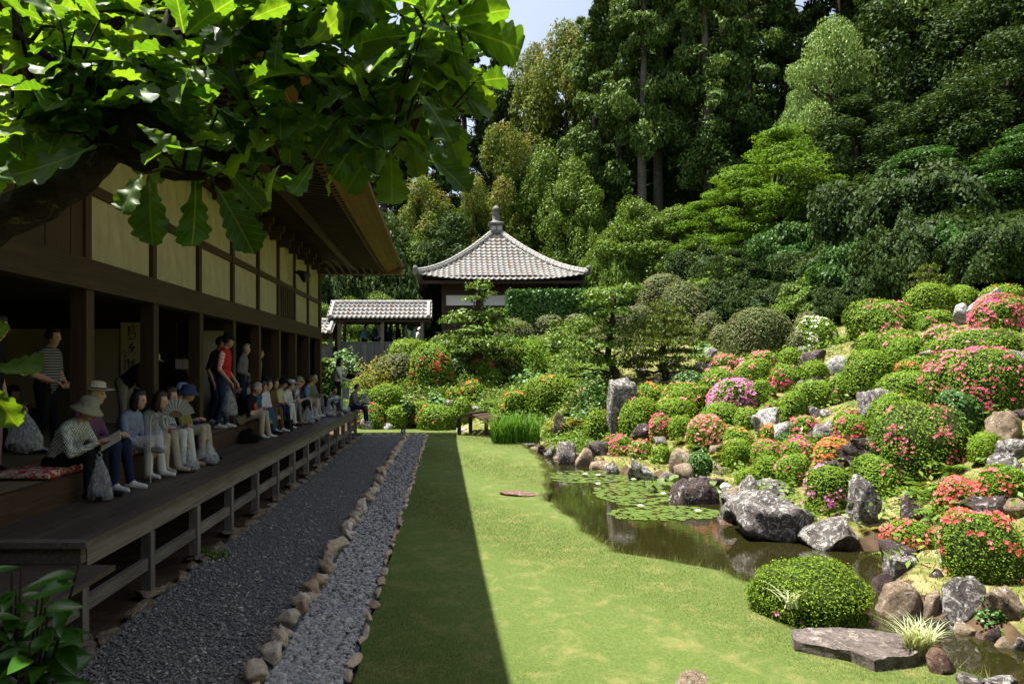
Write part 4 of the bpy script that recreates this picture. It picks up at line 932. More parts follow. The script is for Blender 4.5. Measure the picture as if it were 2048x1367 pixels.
U = (0, 0, .5); LO = (-.4, 0, -.4); RT = (.7, 0, 0); LF = (-.7, 0, 0); TP_ = (0, 0, 1.4)
PLAIN = 'plain green clipped azalea mound among rocks on the slope'
SH = [  # px centre, top, base, width, leaf, bloom, density, bias, label
 (1336, 549, 622, 97, L_, None, 0, U, 'tall olive-brown clipped dome against the forest edge'),
 (1386, 567, 657, 112, L_, None, 0, U, 'loose olive shrub overlapping the tall olive-brown dome'),
 (1424, 627, 682, 56, L_, None, 0, U, 'dull green dome behind the hostas'),
 (1453, 652, 700, 54, L_, None, 0, U, 'small dull green dome beside the widest dull green dome'),
 (1539, 618, 714, 134, L_, None, 0, U, 'widest dull green clipped dome on the grassy saddle'),
 (1633, 624, 662, 60, L_, None, 0, U, 'dull dome behind the white-flowered shrub'),
 (1647, 638, 698, 74, A, 'white', .35, (-.5, -.2, -.3), 'dark green dome sprinkled with white flowers'),
 (1603, 664, 705, 40, L_, None, 0, U, 'small dull shrub between the widest dome and the white-flowered shrub'),
 (1456, 709, 745, 54, A, 'pink', .75, U, 'small azalea solid with pink flowers behind the salmon dome'),
 (1489, 716, 740, 32, A, 'pink', .8, U, 'tiny pink azalea tucked behind two azalea domes'),
 (1536, 702, 753, 66, A, 'pink', .22, TP_, 'azalea dome with pink flowers along its top below the widest dome'),
 (1517, 720, 769, 74, A, 'salmon', .14, U, 'reddish green azalea dome lightly dotted with salmon flowers'),
 (1458, 735, 802, 86, A, 'salmon', .22, LO, 'azalea dome with salmon flowers low on its side, above the magenta one'),
 (1589, 697, 744, 48, B_, None, 0, U, 'bright plain green mound next to the dark rounded rock'),
 (1583, 732, 776, 60, A, 'hot', .42, LO, 'round azalea covered with deep pink flowers beside plain mounds'),
 (1639, 723, 761, 55, B_, None, 0, U, 'neat plain dome sitting on dark low rock'),
 (1311, 766, 800, 66, A, 'orange', .16, TP_, 'dome tipped with orange flowers next to the standing stone'),
 (1383, 744, 780, 66, 'leaf_hosta', None, 0, U, 'loose light green leafy bush under the pine'),
 (1381, 767, 822, 96, B_, 'salmon', .07, TP_, 'wide green azalea dome with a few salmon flowers on top'),
 (1483, 765, 824, 100, A, 'magenta', .95, (-.15, -.3, .1), 'azalea dome solid with magenta flowers'),
 (1533, 762, 800, 44, A, 'pink', .2, RT, 'narrow azalea dome touching the magenta one'),
 (1287, 797, 872, 86, B_, 'salmon', .05, TP_, 'big bright green dome beside the standing stone'),
 (1360, 797, 845, 88, B_, 'salmon', .06, RT, 'bright green dome joined to the big dome by the standing stone'),
 (1450, 805, 852, 72, A, None, 0, U, 'dark plain dome below the magenta azalea'),
 (1503, 815, 860, 50, A, 'salmon', .03, U, 'small dark dome against the pale cone-shaped rock'),
 (1556, 800, 828, 40, B_, 'hot', .1, U, 'low bright mound above the pale cone-shaped rock'),
 (1597, 783, 844, 50, A, None, 0, U, PLAIN), (1645, 762, 817, 84, A, 'pink', .12, RT, 'plain dome with pale pink flowers at one end, along the dry grass'),
 (1692, 749, 802, 50, A, 'pink', .16, (.3, -.5, -.4), 'green dome with pink flowers at its foot above the dry grass'),
 (1200, 822, 893, 58, B_, 'salmon', .02, U, 'bright bushy green mound before the standing stone'),
 (1327, 830, 882, 46, A, 'hot', .7, LF, 'hot pink azalea beside the round dark boulder'),
 (1369, 833, 879, 54, B_, 'salmon', .10, RT, 'bright mound between two flowering azaleas, a few salmon flowers'),
 (1424, 834, 892, 76, A, 'salmon', .62, U, 'azalea covered in salmon-pink flowers above the ferns'),
 (1620, 834, 874, 56, A, 'hot', .6, U, 'hot pink azalea wrapped round the slanting grey rock'),
 (1580, 865, 888, 38, 'leaf_teal', None, 0, U, 'little blue-green cushion shrub'),
 (1547, 849, 882, 38, A, 'orange', .6, U, 'small orange azalea behind the white jagged rock'),
 (1243, 874, 925, 54, A, 'hot', .62, LF, 'hot pink azalea on the bank above the blocky dark rock'),
 (1486, 857, 902, 60, A, 'orange', .16, RT, 'low green azalea with orange flowers at one end'),
 (1285, 883, 920, 42, A, 'salmon', .5, U, 'small salmon azalea above the broad grey bank rock'),
 (1326, 891, 932, 38, A, None, 0, U, 'small plain shrub beside the upright yellowish rock'),
 (1407, 904, 960, 54, G_, None, 0, U, 'dark leafy shrub behind the large dark block'),
 (1486, 879, 928, 60, B_, 'salmon', .03, U, 'bright dome with hardly any flowers above the fern bank'),
 (1547, 881, 937, 66, A, 'pink', .3, (-.4, 0, .4), 'azalea with pale pink flowers beside the deep pink pair'),
 (1553, 913, 960, 64, B_, 'pink', .05, RT, 'loose green mound under the pale pink azalea'),
 (1502, 938, 968, 46, B_, None, 0, U, 'yellow-green low mound behind the upright purple-grey rock'),
 (1613, 877, 928, 74, A, 'hot', .34, U, 'azalea thick with pink flowers next to the orange one'),
 (1598, 911, 969, 64, A, 'pink', .35, RT, 'azalea with pink flowers spilling to the dry grass patch'),
 (1681, 877, 933, 78, A, 'orange', .75, U, 'azalea solid with orange flowers on the dark low rock'),
 (1678, 938, 1028, 92, A, 'magenta', .16, (-.7, -.2, -.6), 'flat-topped dome with magenta flowers low on one side'),
 (1784, 913, 996, 104, A, 'pink', .2, (.8, 0, .2), 'dome with pink flowers on one shoulder above the upright rock'),
 (1878, 814, 950, 166, A, 'hot', .20, (.1, -.3, .5), 'biggest pink-flowered azalea bush mid slope'),
 (1988, 868, 914, 60, B_, None, 0, U, 'lone plain green ball on the turf below the buff rock'),
 (2030, 934, 1002, 92, A, 'coral', .3, LF, 'coral azalea below the flat grey rock'),
 (1950, 958, 1033, 90, A, 'coral', .55, (-.3, -.1, .5), 'coral azalea loaded with flowers beside the narrow pale rock'),
 (1842, 1044, 1114, 100, A, 'coral', .35, (-.9, 0, .1), 'coral azalea overhanging the pond inlet'),
 (2003, 1027, 1172, 150, A, 'coral', .24, (-.3, -.1, .8), 'largest coral azalea above the egg-shaped boulder'),
 (1945, 1022, 1070, 66, A, 'coral', .4, U, 'small coral azalea joined to the largest coral azalea'),
 (1786, 598, 674, 120, A, 'pink', .16, (.3, -.3, .1), 'large hilltop dome dotted with pink flowers'),
 (1881, 568, 636, 88, B_, None, 0, U, 'large plain yellow-green dome on the hilltop beside the small pine'),
 (1940, 572, 622, 54, B_, None, 0, U, 'plain yellow-green dome behind the pale upright slab stone'),
 (1881, 621, 657, 74, A, 'pink', .18, RT, 'dome with a band of pink flowers below the hilltop plain dome'),
 (1909, 650, 706, 80, A, 'pink', .2, U, 'azalea with scattered pink flowers below the pale upright slab stone'),
 (1753, 666, 706, 54, A, 'pink', .05, U, 'small plain mound at the foot of the large hilltop dome'),
 (1814, 659, 706, 78, A, 'pink', .06, U, 'green mound wedged under the large hilltop dome'),
 (1828, 675, 736, 80, A, 'pink', .04, U, 'green mound with a few pink flowers above the flat cream rock'),
 (1756, 700, 781, 92, A, None, 0, U, 'dark plain dome casting shade on the dry grass slope'),
 (2022, 592, 670, 96, A, 'hot', .62, U, 'hilltop azalea thick with hot pink flowers behind the leaning rock'),
 (2026, 571, 602, 76, A, 'orange', .1, U, 'low dome with orange flowers on the hilltop crest'),
 (1953, 583, 612, 42, A, 'pink', .6, U, 'small pink azalea behind the leaning hilltop rock'),
 (2000, 658, 718, 168, A, 'pink', .1, U, 'broad low azalea with sparse pink flowers across the upper slope'),
 (1858, 714, 754, 78, A, 'orange', .2, LF, 'low mound with red-orange flowers below the flat cream rock'),
 (1935, 710, 802, 112, A, 'pink', .26, U, 'tall azalea with pink flowers beside the broad low one'),
 (2020, 704, 828, 140, A, 'hot', .26, U, 'massive azalea with bright pink flowers at the slope end'),
 (1842, 744, 812, 114, A, None, 0, U, 'wide plain dark dome above the square-shouldered rock'),
 (1802, 789, 874, 84, A, 'orange', .015, U, 'tall plain dome against the square-shouldered rock'),
 (1937, 786, 870, 94, G_, None, 0, U, 'glossy broad-leaved shrub beside the tall buff rock'),
 (1717, 825, 882, 70, A, 'hot', .45, (.3, -.4, -.4), 'azalea with hot pink flowers before the square-shouldered rock'),
 (768, 769, 822, 70, B_, None, 0, U, 'bright round dome near the veranda end'),
 (744, 811, 852, 52, A, 'red', .22, (-.5, 0, .5), 'low azalea with red flowers near the veranda end'),
 (790, 813, 852, 48, B_, None, 0, U, 'small bright mound next to the low red azalea'),
 (842, 803, 844, 44, B_, None, 0, U, 'small mound behind the wide mound at the end of the lawn'),
 (873, 810, 860, 80, A, 'red', .03, U, 'wide dark mound with few red flowers at the end of the lawn'),
 (925, 797, 850, 42, A, None, 0, U, 'upright plain mound beside the little wooden roof'),
 (790, 707, 776, 88, L_, None, 0, U, 'loose olive bush below the corridor railing'),
 (862, 691, 778, 88, A, 'red', .10, (0, -.8, .1), 'large dome with a splash of red flowers below the corridor'),
 (815, 678, 712, 76, B_, None, 0, U, 'yellow-green mound touching the corridor railing'),
 (1107, 752, 818, 106, B_, 'orange', .02, U, 'broad yellow-green dome above the iris'),
 (1030, 784, 832, 46, A, 'orange', .2, LF, 'small azalea with orange flowers behind the iris'),
 (908, 774, 797, 44, A, 'orange', .2, U, 'little orange-flecked azalea below the layered pine'),
 (946, 762, 797, 42, A, 'orange', .2, LF, 'upright azalea with orange flowers below the layered pine'),
 (985, 738, 772, 44, A, None, 0, U, 'plain shrub in the shade below the layered pine'),
 (965, 716, 748, 52, A, 'red', .3, U, 'red azalea in the shade under the layered pine'),
 (1060, 680, 716, 62, B_, None, 0, U, 'yellow-green mound beside the layered pine'),
 (1100, 628, 664, 64, L_, None, 0, U, 'round clipped dome in front of the hedge'),
 (1158, 629, 668, 52, L_, None, 0, U, 'round clipped dome next to the layered evergreen, under the hedge'),
 (1283, 612, 658, 64, L_, None, 0, U, 'olive dome between the layered evergreen and the pine'),
 (1245, 622, 664, 50, L_, None, 0, U, 'small olive dome behind the layered evergreen'),
 (1030, 640, 690, 80, L_, None, 0, U, 'dull dome behind the layered pine'),
 (1141, 868, 887, 28, B_, None, 0, U, 'tiny bright mound on the bank rocks at the narrow pond end'),
]
SH_AT = []
for i, (cx, yt, yb, w, leaf, bl, de, bias, lab) in enumerate(SH):
    D = depth_at(cx, yb); q = P(cx, yb, D); s = F / D
    am = .05 if leaf != L_ else .04; loose = .0
    if leaf == G_ or 'loose' in lab or 'bushy' in lab or leaf == 'leaf_hosta': am, loose = .11, .5
    if bl is not None and de > .1: am = .10
    de = de * (.68 if de < .5 else .9); rr_ = w / s * .5; hh = max(.12, P(cx, yt, D + rr_ * .62).z - q.z)
    shrub('azalea' if bl or leaf in (A, B_) else 'clipped_shrub', lab, 'shrub', q, w / s * 1.0, hh * 1.03, leaf, D, 1000 + i, bl, de, bias, 'clipped azaleas and shrubs of the garden', amp=am, lsz=1.35 if leaf in (G_, 'leaf_hosta') else 1.0, loose=loose, freq=2.4 if w < 80 else 3.2)
    SH_AT.append((q.x, q.y, w / s / 2))
# the round bush on the lawn
D = 6.0; q = P(1660, 1268, D); q.z = 0.0
rb = shrub('round_bush', 'bright green round bush on the lawn behind the slab stone', 'shrub', q, 242 / F * D * 1.02, .50, 'leaf_bright', 6.4, 77, amp=.10, lsz=1.02, cap=14500, ry=.44, freq=4.0, loose=.25, p=2.1)
fm = None
for (a, b) in [(1686, 1208), (1552, 1225), (1572, 1223), (1604, 1241), (1749, 1246), (1737, 1225), (1562, 1262), (1556, 1258)]:
    V, Fq = flowers(np.array([[0, 0, 0.]]), np.array([[0.1, -1, .4]]), .055, True); t = P(a, b, 5.98 + ((a - 1660) / 120) ** 2 * .2)
    link('blossom', np_mesh('blossom', V, Fq), 'bloom_magenta', rb, t - rb.location)
# dense dark shrubs along the forest foot
FE = [(1600, 30.0, 660, 520, 150, 'leaf_dark', 'dark leafy thicket behind the widest dull green dome'), (1490, 30.5, 650, 510, 150, 'leaf_broad', 'leafy thicket under the maples beside the widest dull green dome'), (1690, 27.0, 655, 500, 170, 'leaf_dark', 'dark thicket over the saddle hostas'), (1770, 24.0, 640, 480, 180, 'leaf_teal', 'blue-green thicket behind the large hilltop dome'),
 (1850, 22.5, 615, 450, 170, 'leaf_dark', 'dark thicket behind the small tiered pine'), (1930, 22.0, 605, 440, 180, 'leaf_dark', 'dark thicket behind the pale upright slab stone'), (2010, 21.0, 600, 430, 190, 'leaf_teal', 'blue-green thicket behind the leaning hilltop rock'), (2090, 19.5, 600, 440, 200, 'leaf_dark', 'dark thicket beyond the hilltop crest'), (1560, 33.0, 600, 470, 170, 'leaf_broad', 'green thicket at the foot of the bright maples'), (1640, 29, 600, 440, 170, 'leaf_teal', 'blue-green thicket above the white-flowered shrub'),
 (1585, 26.8, 668, 570, 130, 'leaf_dark', 'low dark thicket touching the widest dull green dome'), (1655, 25.4, 662, 560, 140, 'leaf_broad', 'low green thicket behind the dome with white flowers'), (1480, 28.5, 655, 560, 120, 'leaf_dark', 'low dark thicket behind the small dull green dome'), (1720, 23.6, 655, 560, 120, 'leaf_dark', 'low dark thicket between white-flowered shrub and hilltop dome'),
 (1310, 36.5, 590, 480, 130, 'leaf_broad', 'leafy thicket above the hedge end'), (1420, 32.5, 610, 500, 130, 'leaf_dark', 'dark thicket behind the loose olive shrub'), (1240, 36, 560, 470, 110, 'leaf_broad', 'leafy thicket beside the pavilion eave corner'), (1980, 25, 470, 330, 260, 'leaf_dark', 'dark thicket high on the hill behind the leaning rock'), (1820, 27, 480, 360, 240, 'leaf_dark', 'dark thicket high on the hill behind the tiered pine'), (900, 43, 600, 470, 190, 'leaf_dark', 'dark thicket between eave corner and pavilion'), (740, 41, 610, 480, 190, 'leaf_dark', 'dark thicket behind the corridor roof')]
BUSH = {}
def bush_mesh(leaf, seed, n=24000, l=.078):
    g = np.random.default_rng(seed); d = sph(int(n * 1.5), g); d = d[d[:, 2] > -.3][:n]; r = lump(d, seed, .22, 5.0) * lump(d, seed + 1, .10, 11.0)
    pt = d * (r * g.uniform(.80, 1.06, len(d)))[:, None] * [1, 1, .72] + [0, 0, .28]
    V, Fq = leaf_quads(pt, d * .8 + g.normal(size=d.shape) * .5 + [0, 0, .5], l * g.uniform(.6, 1.3, len(d)), l * .5, g, droop=np.array([0, 0, -.7]) + 0 * pt, bend=.15)
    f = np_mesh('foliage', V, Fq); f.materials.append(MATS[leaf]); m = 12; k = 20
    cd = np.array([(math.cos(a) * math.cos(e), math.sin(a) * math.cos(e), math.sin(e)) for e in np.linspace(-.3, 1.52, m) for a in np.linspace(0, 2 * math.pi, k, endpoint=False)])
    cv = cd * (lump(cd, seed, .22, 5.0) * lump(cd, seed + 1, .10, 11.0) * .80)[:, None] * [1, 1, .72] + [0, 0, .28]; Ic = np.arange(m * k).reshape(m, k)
    c = np_mesh('shade_core', cv, np.stack([Ic[:-1], np.roll(Ic, -1, 1)[:-1], np.roll(Ic, -1, 1)[1:], Ic[1:]], -1).reshape(-1, 4), True); c.materials.append(MATS['dark_core']); return f, c  # solid dark shell, painted shade behind the thicket leaves
for k_, lf in enumerate(('leaf_dark', 'leaf_teal', 'leaf_broad')): BUSH[lf] = bush_mesh(lf, 30 + k_)
for i, (cx, D, yb, yt, w, lf, lab) in enumerate(FE):
    q = P(cx, yb, D); s_ = F / D; g = ground(q.x, q.y); zt = P(cx, yt, D + w / s_ * .3).z; f, c = BUSH[lf]
    o = tag(empty('forest_shrub', (q.x, q.y + w / s_ * .4, g - .1)), lab, 'shrub', 'thickets along the forest foot'); r = w / s_ * .62; o.scale = (r, r * .9, max(zt - g, 1.2) + .1); o.rotation_euler = (0, 0, R.uniform(0, 6.28))
    for me in (f, c):
        ch = bpy.data.objects.new(me.name, me); COL.objects.link(ch); ch.parent = o
# hedge
hg = tag(empty('hedge', (6.2, 33.6, 3.9)), 'long tall clipped hedge in front of the pavilion', 'hedge')
hx, hy, hz = 3.4, .55, 1.85
def hedge_part(parent, hx, hy, hz, n, leaf, l):
    fc = NR.integers(0, 4, n); u = NR.uniform(-1, 1, n); v = NR.uniform(0, 1, n)
    pt = np.where((fc == 0)[:, None], np.stack([u * hx, np.full(n, -hy), v * hz], 1), np.where((fc == 1)[:, None], np.stack([u * hx, (v * 2 - 1) * hy, np.full(n, hz)], 1), np.where((fc == 2)[:, None], np.stack([np.sign(u) * hx, (v * 2 - 1) * hy, NR.uniform(0, 1, n) * hz], 1), np.stack([u * hx, np.full(n, -hy), v * hz], 1))))
    nn = np.where((fc == 1)[:, None], [0, 0, 1.], np.where((fc == 2)[:, None], np.stack([np.sign(u), 0 * u, 0 * u], 1), [0, -1., .1])) + NR.normal(size=(n, 3)) * .5
    pt += NR.normal(size=(n, 3)) * .05 + (lump(pt / 1.0, 3, .05, 1.5) - 1)[:, None] * np.array([0, 1, .6])
    V, Fq = leaf_quads(pt, nn, l * NR.uniform(.7, 1.3, n), l * .6); link('foliage', np_mesh('foliage', V, Fq), leaf, parent)
    beam('shade_core', (-hx * .98, -hy * .9, 0), (hx * .98, hy * .9, hz * .97), 'gap_shade', parent)
hedge_part(hg, hx, hy, hz, 9000, 'leaf_glossy', .15)
hg2 = tag(empty('hedge', (-3.5, 34.6, 2.0)), 'sunlit hedge seen through the corridor opening', 'hedge'); hedge_part(hg2, 4.6, .5, 1.35, 3500, 'leaf_broad', .15)
hg3 = tag(empty('hedge', (-7.5, 29.3, .9)), 'low hedge between the hall corner and the corridor', 'hedge'); hedge_part(hg3, 3.0, .4, 1.55, 1800, 'leaf_broad', .14)

# ------------------------------------------------------------------ ferns, hostas, iris, tufts, low plants
def fern(q, size, n, leaf, label, seed, name='fern'):
    r = np.random.default_rng(seed); V = []; 
    for k in range(n):
        a = r.uniform(0, 6.28); ln = size * r.uniform(.7, 1.1); el = r.uniform(.5, 1.1); dr = np.array([math.cos(a), math.sin(a), 0])
        sd = np.array([-math.sin(a), math.cos(a), 0]); m = 11
        for i in range(1, m):
            t = i / m; p = dr * ln * t * math.cos(el * (1 - t * .5)) + np.array([0, 0, ln * (math.sin(el) * t - .75 * t * t)]); w = ln * .24 * math.sin(math.pi * min(1, t * .9 + .12)) 
            for s in (-1, 1):
                b = p + sd * s * w + dr * w * .35 - np.array([0, 0, w * .25]); wd = dr * ln * .042
                V += [p - wd, p + wd, b + wd * .3, b - wd * .3]
    V = np.array(V); me = np_mesh('frond', V, np.arange(len(V)).reshape(-1, 4))
    o = link(name, me, leaf, None, q); return tag(o, label, 'fern', 'ferns on the bank')
FERNS = [(1850, 985, 95, 12, 'leaf_fern', 'tall pale green fern in the gully beside the dark upright rock'), (1880, 1030, 75, 11, 'leaf_fern', 'pale fern lower in the gully'), (1905, 940, 70, 10, 'leaf_fern', 'fern below the biggest pink-flowered azalea'),
 (1735, 1060, 50, 9, 'leaf_fern_gold', 'yellowing fern against the tall upright rock'), (1690, 1024, 42, 8, 'leaf_fern', 'small fern under the flat-topped dome'), (1960, 1110, 85, 12, 'leaf_fern', 'fern spreading beside the largest coral azalea'),
 (1880, 1190, 60, 10, 'leaf_fern_gold', 'fern between brown boulder and egg-shaped boulder'), (1850, 1160, 55, 9, 'leaf_fern', 'fern hanging over the brown boulder'), (1780, 1110, 50, 9, 'leaf_fern', 'fern at the inlet under the coral azalea'),
 (2010, 1265, 50, 9, 'leaf_fern', 'fern over the channel by the pale cracked boulder'), (1800, 1215, 60, 9, 'leaf_fern', 'fern beside the round lawn bush at the water'), (1365, 885, 46, 9, 'leaf_fern_gold', 'yellow-green fern below the salmon-pink azalea'),
 (1440, 940, 60, 10, 'leaf_fern', 'fern on the bank behind the upright lily leaves'), (1455, 915, 55, 10, 'leaf_fern_gold', 'golden fern above the bank fern'), (1400, 895, 48, 9, 'leaf_fern', 'fern under the salmon-pink azalea'), (1320, 945, 40, 8, 'leaf_fern_gold', 'fern on the broad grey bank rock'),
 (1265, 935, 40, 8, 'leaf_fern', 'fern hanging from the bank below the hot pink azalea'), (1130, 905, 34, 7, 'leaf_fern', 'small fern on the bank rock at the narrow pond end'), (1550, 1070, 34, 7, 'leaf_fern_gold', 'little fern on the largest boulder'),
 (1120, 860, 85, 12, 'leaf_fern_gold', 'golden fern clump beside the iris'), (1160, 850, 80, 12, 'leaf_fern_gold', 'golden fern clump under the broad yellow-green dome'), (1135, 830, 70, 10, 'leaf_fern', 'green fern above the golden ferns'), (970, 815, 72, 12, 'leaf_fern', 'palm-like green fern below the layered pine'),
 (1350, 905, 36, 8, 'leaf_fern', 'fern beside the upright yellowish rock'), (1470, 885, 36, 8, 'leaf_fern', 'fern beside the low orange-tipped azalea'), (1960, 1035, 40, 8, 'leaf_fern', 'fern under the dense coral azalea'), (735, 790, 56, 10, 'leaf_fern', 'feathery pale plant by the standing woman'), (1010, 760, 50, 10, 'leaf_fern', 'fern above the orange azalea by the iris'), (940, 872, 36, 8, 'leaf_fern', 'low fern in front of the little wooden roof')]
for i, (cx, yb, w, n, lf, lab) in enumerate(FERNS):
    D = depth_at(cx, yb); q = P(cx, yb, D - .05); fern(q, w / F * D * .80, n + 4, lf, lab, 300 + i)
def bladed(name, label, cat, q, w, h, n, leaf, seed, wd, spread=.35, arc=.5):
    r = np.random.default_rng(seed); V = []
    for k in range(n):
        b = np.array([r.uniform(-.5, .5) * w * .75, r.uniform(-.5, .5) * w * .4, 0]); a = r.uniform(0, 6.28); hh = h * r.uniform(.65, 1.08); ln = spread * hh * r.uniform(.2, 1.2)
        d = np.array([math.cos(a), math.sin(a), 0]); s = np.array([-math.sin(a), math.cos(a), 0]) * wd * .5; prev = None
        for i in range(5):
            t = i / 4; p = b + d * ln * t ** 2 + np.array([0, 0, hh * (t - arc * .4 * t ** 3)]); ww = s * (1 - t) ** .6
            cur = (p - ww, p + ww)
            if prev is not None: V += [prev[0], prev[1], cur[1], cur[0]]
            prev = cur
    V = np.array(V); o = link(name, np_mesh('blade', V, np.arange(len(V)).reshape(-1, 4)), leaf, None, q); return tag(o, label, cat)
bladed('iris_clump', 'dense clump of upright green iris leaves at the pond edge', 'plant', P(1031, 884, 20.6), 125 / F * 20.6, 74 / F * 20.6, 420, 'leaf_iris', 5, .032, .6)
bladed('bamboo_grass', 'tuft of cream and green variegated grass beside the slab stone', 'plant', P(1856, 1318, 5.25) + Vector((0, .1, 0)), .26, .30, 190, 'leaf_variegated', 6, .011, .9)
bladed('bamboo_grass', 'white variegated grass sprouting through the round bush', 'plant', P(1585, 1215, 6.0), .22, .24, 26, 'leaf_variegated', 8, .014, 1.2, .9)
bladed('day_lily', 'bright strappy plant beside the small pointed stone', 'plant', P(1408, 735, 22.4), .5, .55, 60, 'leaf_fern', 9, .05, .8, .8)
bladed('day_lily', 'yellow-green strappy plant beside the white-flowered shrub', 'plant', P(1690, 688, 21.0), .7, .4, 60, 'leaf_fern', 10, .05, .9, .8)
def big_leaf_plant(name, label, q, w, h, n, leaf, l, seed):
    r = np.random.default_rng(seed); d = sph(n, r); d[:, 2] = np.abs(d[:, 2]); pt = d * np.array([w / 2, w / 2.5, h]) * (r.uniform(.25, 1.0, n) ** .55 * lump(d, seed, .28, 4.0))[:, None]; nn = d * .6 + np.array([0, -.2, .9]) + r.normal(size=(n, 3)) * .3
    o = tag(empty(name, q), label, 'plant'); V, Fq = leaf_quads(pt, nn, l * r.uniform(.7, 1.2, n), l * .7, r, bend=.2); link('foliage', np_mesh('foliage', V, Fq), leaf, o)
    mb = MB()
    for k in range(0, n, max(1, n // 12)): mb.tube([(0, 0, -.1), tuple(pt[k])], .008, 5)
    mb.obj('stem', 'leaf_iris', o); return o
big_leaf_plant('hosta', 'clump of pale broad hosta leaves on the saddle by the pine', P(1403, 712, 23.8), .95, .55, 150, 'leaf_hosta', .2, 1)
big_leaf_plant('hosta', 'hosta leaves in the shade beyond the white-flowered shrub', P(1690, 655, 24.0), .9, .5, 110, 'leaf_hosta', .2, 2)
big_leaf_plant('hosta', 'pale hosta leaves beside the bright round dome', P(815, 826, 25.4), .6, .7, 120, 'leaf_hosta', .18, 3)
big_leaf_plant('hosta', 'hosta clump above the small pale rock', P(870, 805, 26), .8, .35, 70, 'leaf_hosta', .18, 4)
big_leaf_plant('hosta', 'whitish broad leaves under the layered pine', P(918, 735, 28), .8, .5, 70, 'leaf_hosta', .2, 5)
big_leaf_plant('hosta', 'pale broad leaves between the fern and the yellow-green dome', P(1058, 765, 26), 1.1, .5, 90, 'leaf_hosta', .2, 12)
big_leaf_plant('leafy_shrub', 'small dark shrub with reddish stems beside the pale cracked boulder', P(1990, 1245, 6.65), .3, .2, 160, 'leaf_glossy', .045, 6)
big_leaf_plant('leafy_shrub', 'light leafy shrub beside the corridor railing by the standing woman', P(690, 745, 26), 1.3, 1.0, 420, 'leaf_hosta', .13, 7)
big_leaf_plant('leafy_shrub', 'light broad-leaved bush beside the layered pine', P(1120, 700, 29), 1.5, 1.2, 520, 'leaf_broad', .16, 8)
big_leaf_plant('leafy_shrub', 'white-flecked leafy bush between ferns and standing stone', P(1190, 850, 21), 1.3, 1.6, 800, 'leaf_glossy', .11, 9)
big_leaf_plant('leafy_shrub', 'bushy plant with yellow leaves behind the bright round dome', P(745, 775, 27), 1.6, 1.1, 600, 'leaf_fern_gold', .11, 10)
big_leaf_plant('leafy_shrub', 'small pale yellow-green tree-like bush beside the broad dome', P(1075, 745, 27.5), 1.0, 1.3, 380, 'leaf_maple', .13, 11)
# undergrowth between the plants
n = 5200; X = NR.uniform(-4.5, 12, n * 6); Y = NR.uniform(8, 31, n * 6)
k = (X > shore(Y) + .8) | (Y > 26); X, Y = X[k], Y[k]; s_ = pond_sd(np.stack([X, Y], 1)); k = s_ > .25; X, Y = X[k], Y[k]
wt = np.where((X < 5.5) & (Y > 18.5), 1.0, .10); k = NR.random(len(X)) < wt; X, Y = X[k][:n], Y[k][:n]
Zz = ground_np(np.stack([X, Y], 1)); m = 9
pt = np.repeat(np.stack([X, Y, Zz], 1), m, 0) + NR.normal(size=(len(X) * m, 3)) * [.16, .16, .0] + np.stack([np.zeros(len(X) * m)] * 2 + [NR.uniform(.02, .32, len(X) * m)], 1)
V, Fq = leaf_quads(pt, NR.normal(size=pt.shape) * .5 + [0, -.2, 1], NR.uniform(.07, .15, len(pt)), .06, bend=.2)
tag(link('undergrowth', np_mesh('undergrowth', V, Fq), 'leaf_broad'), 'low mixed leaves covering the ground between shrubs', 'undergrowth', None, 'stuff')
mm_ = tag(link('moss_border', rock_mesh('moss_border', 55, 2.0, .5, .16, 4, .25, 4), 'moss', None, (-2.0, 25.55, -.05)), 'brown moss hummock along the far lawn edge', 'moss')

# ------------------------------------------------------------------ stones lining the far bank and half hidden on the slope
sv = [rock_mesh('rock', 820 + i, 1.0, .85, .8, 3, 1.0, 10) for i in range(8)]
for i, m_ in enumerate(sv): m_.materials.append(MATS[('rock_lichen', 'rock_dark', 'rock_lichen', 'rock_tan')[i % 4]])
fb = [Vector((a, b)) for a, b in FAR_BANK[:-1]]; k_ = 0
for a, b in zip(fb[:-1], fb[1:]):
    L = (b - a).length; t = R.uniform(.1, .4)
    while t < L:
        c = a.lerp(b, t / L); sz = R.uniform(.28, .55)
        if not any((c.x - u) ** 2 + (c.y - v) ** 2 < (w * .75 + sz * .25) ** 2 for u, v, w in ROCK_AT):
            o = link('rock', sv[k_ % 8], 'rock_lichen', None, (c.x + R.uniform(0, .1), c.y, -.42)); o.scale = (sz, sz, sz * R.uniform(.8, 1.35)); o.rotation_euler = (0, 0, R.uniform(0, 6.28)); k_ += 1
            tag(o, 'rough weathered stone lining the far pond bank at the waterline', 'rock', 'stones lining the far pond bank'); ROCK_AT.append((c.x, c.y, sz * .5))
        t += R.uniform(.4, .7)
k_ = 0
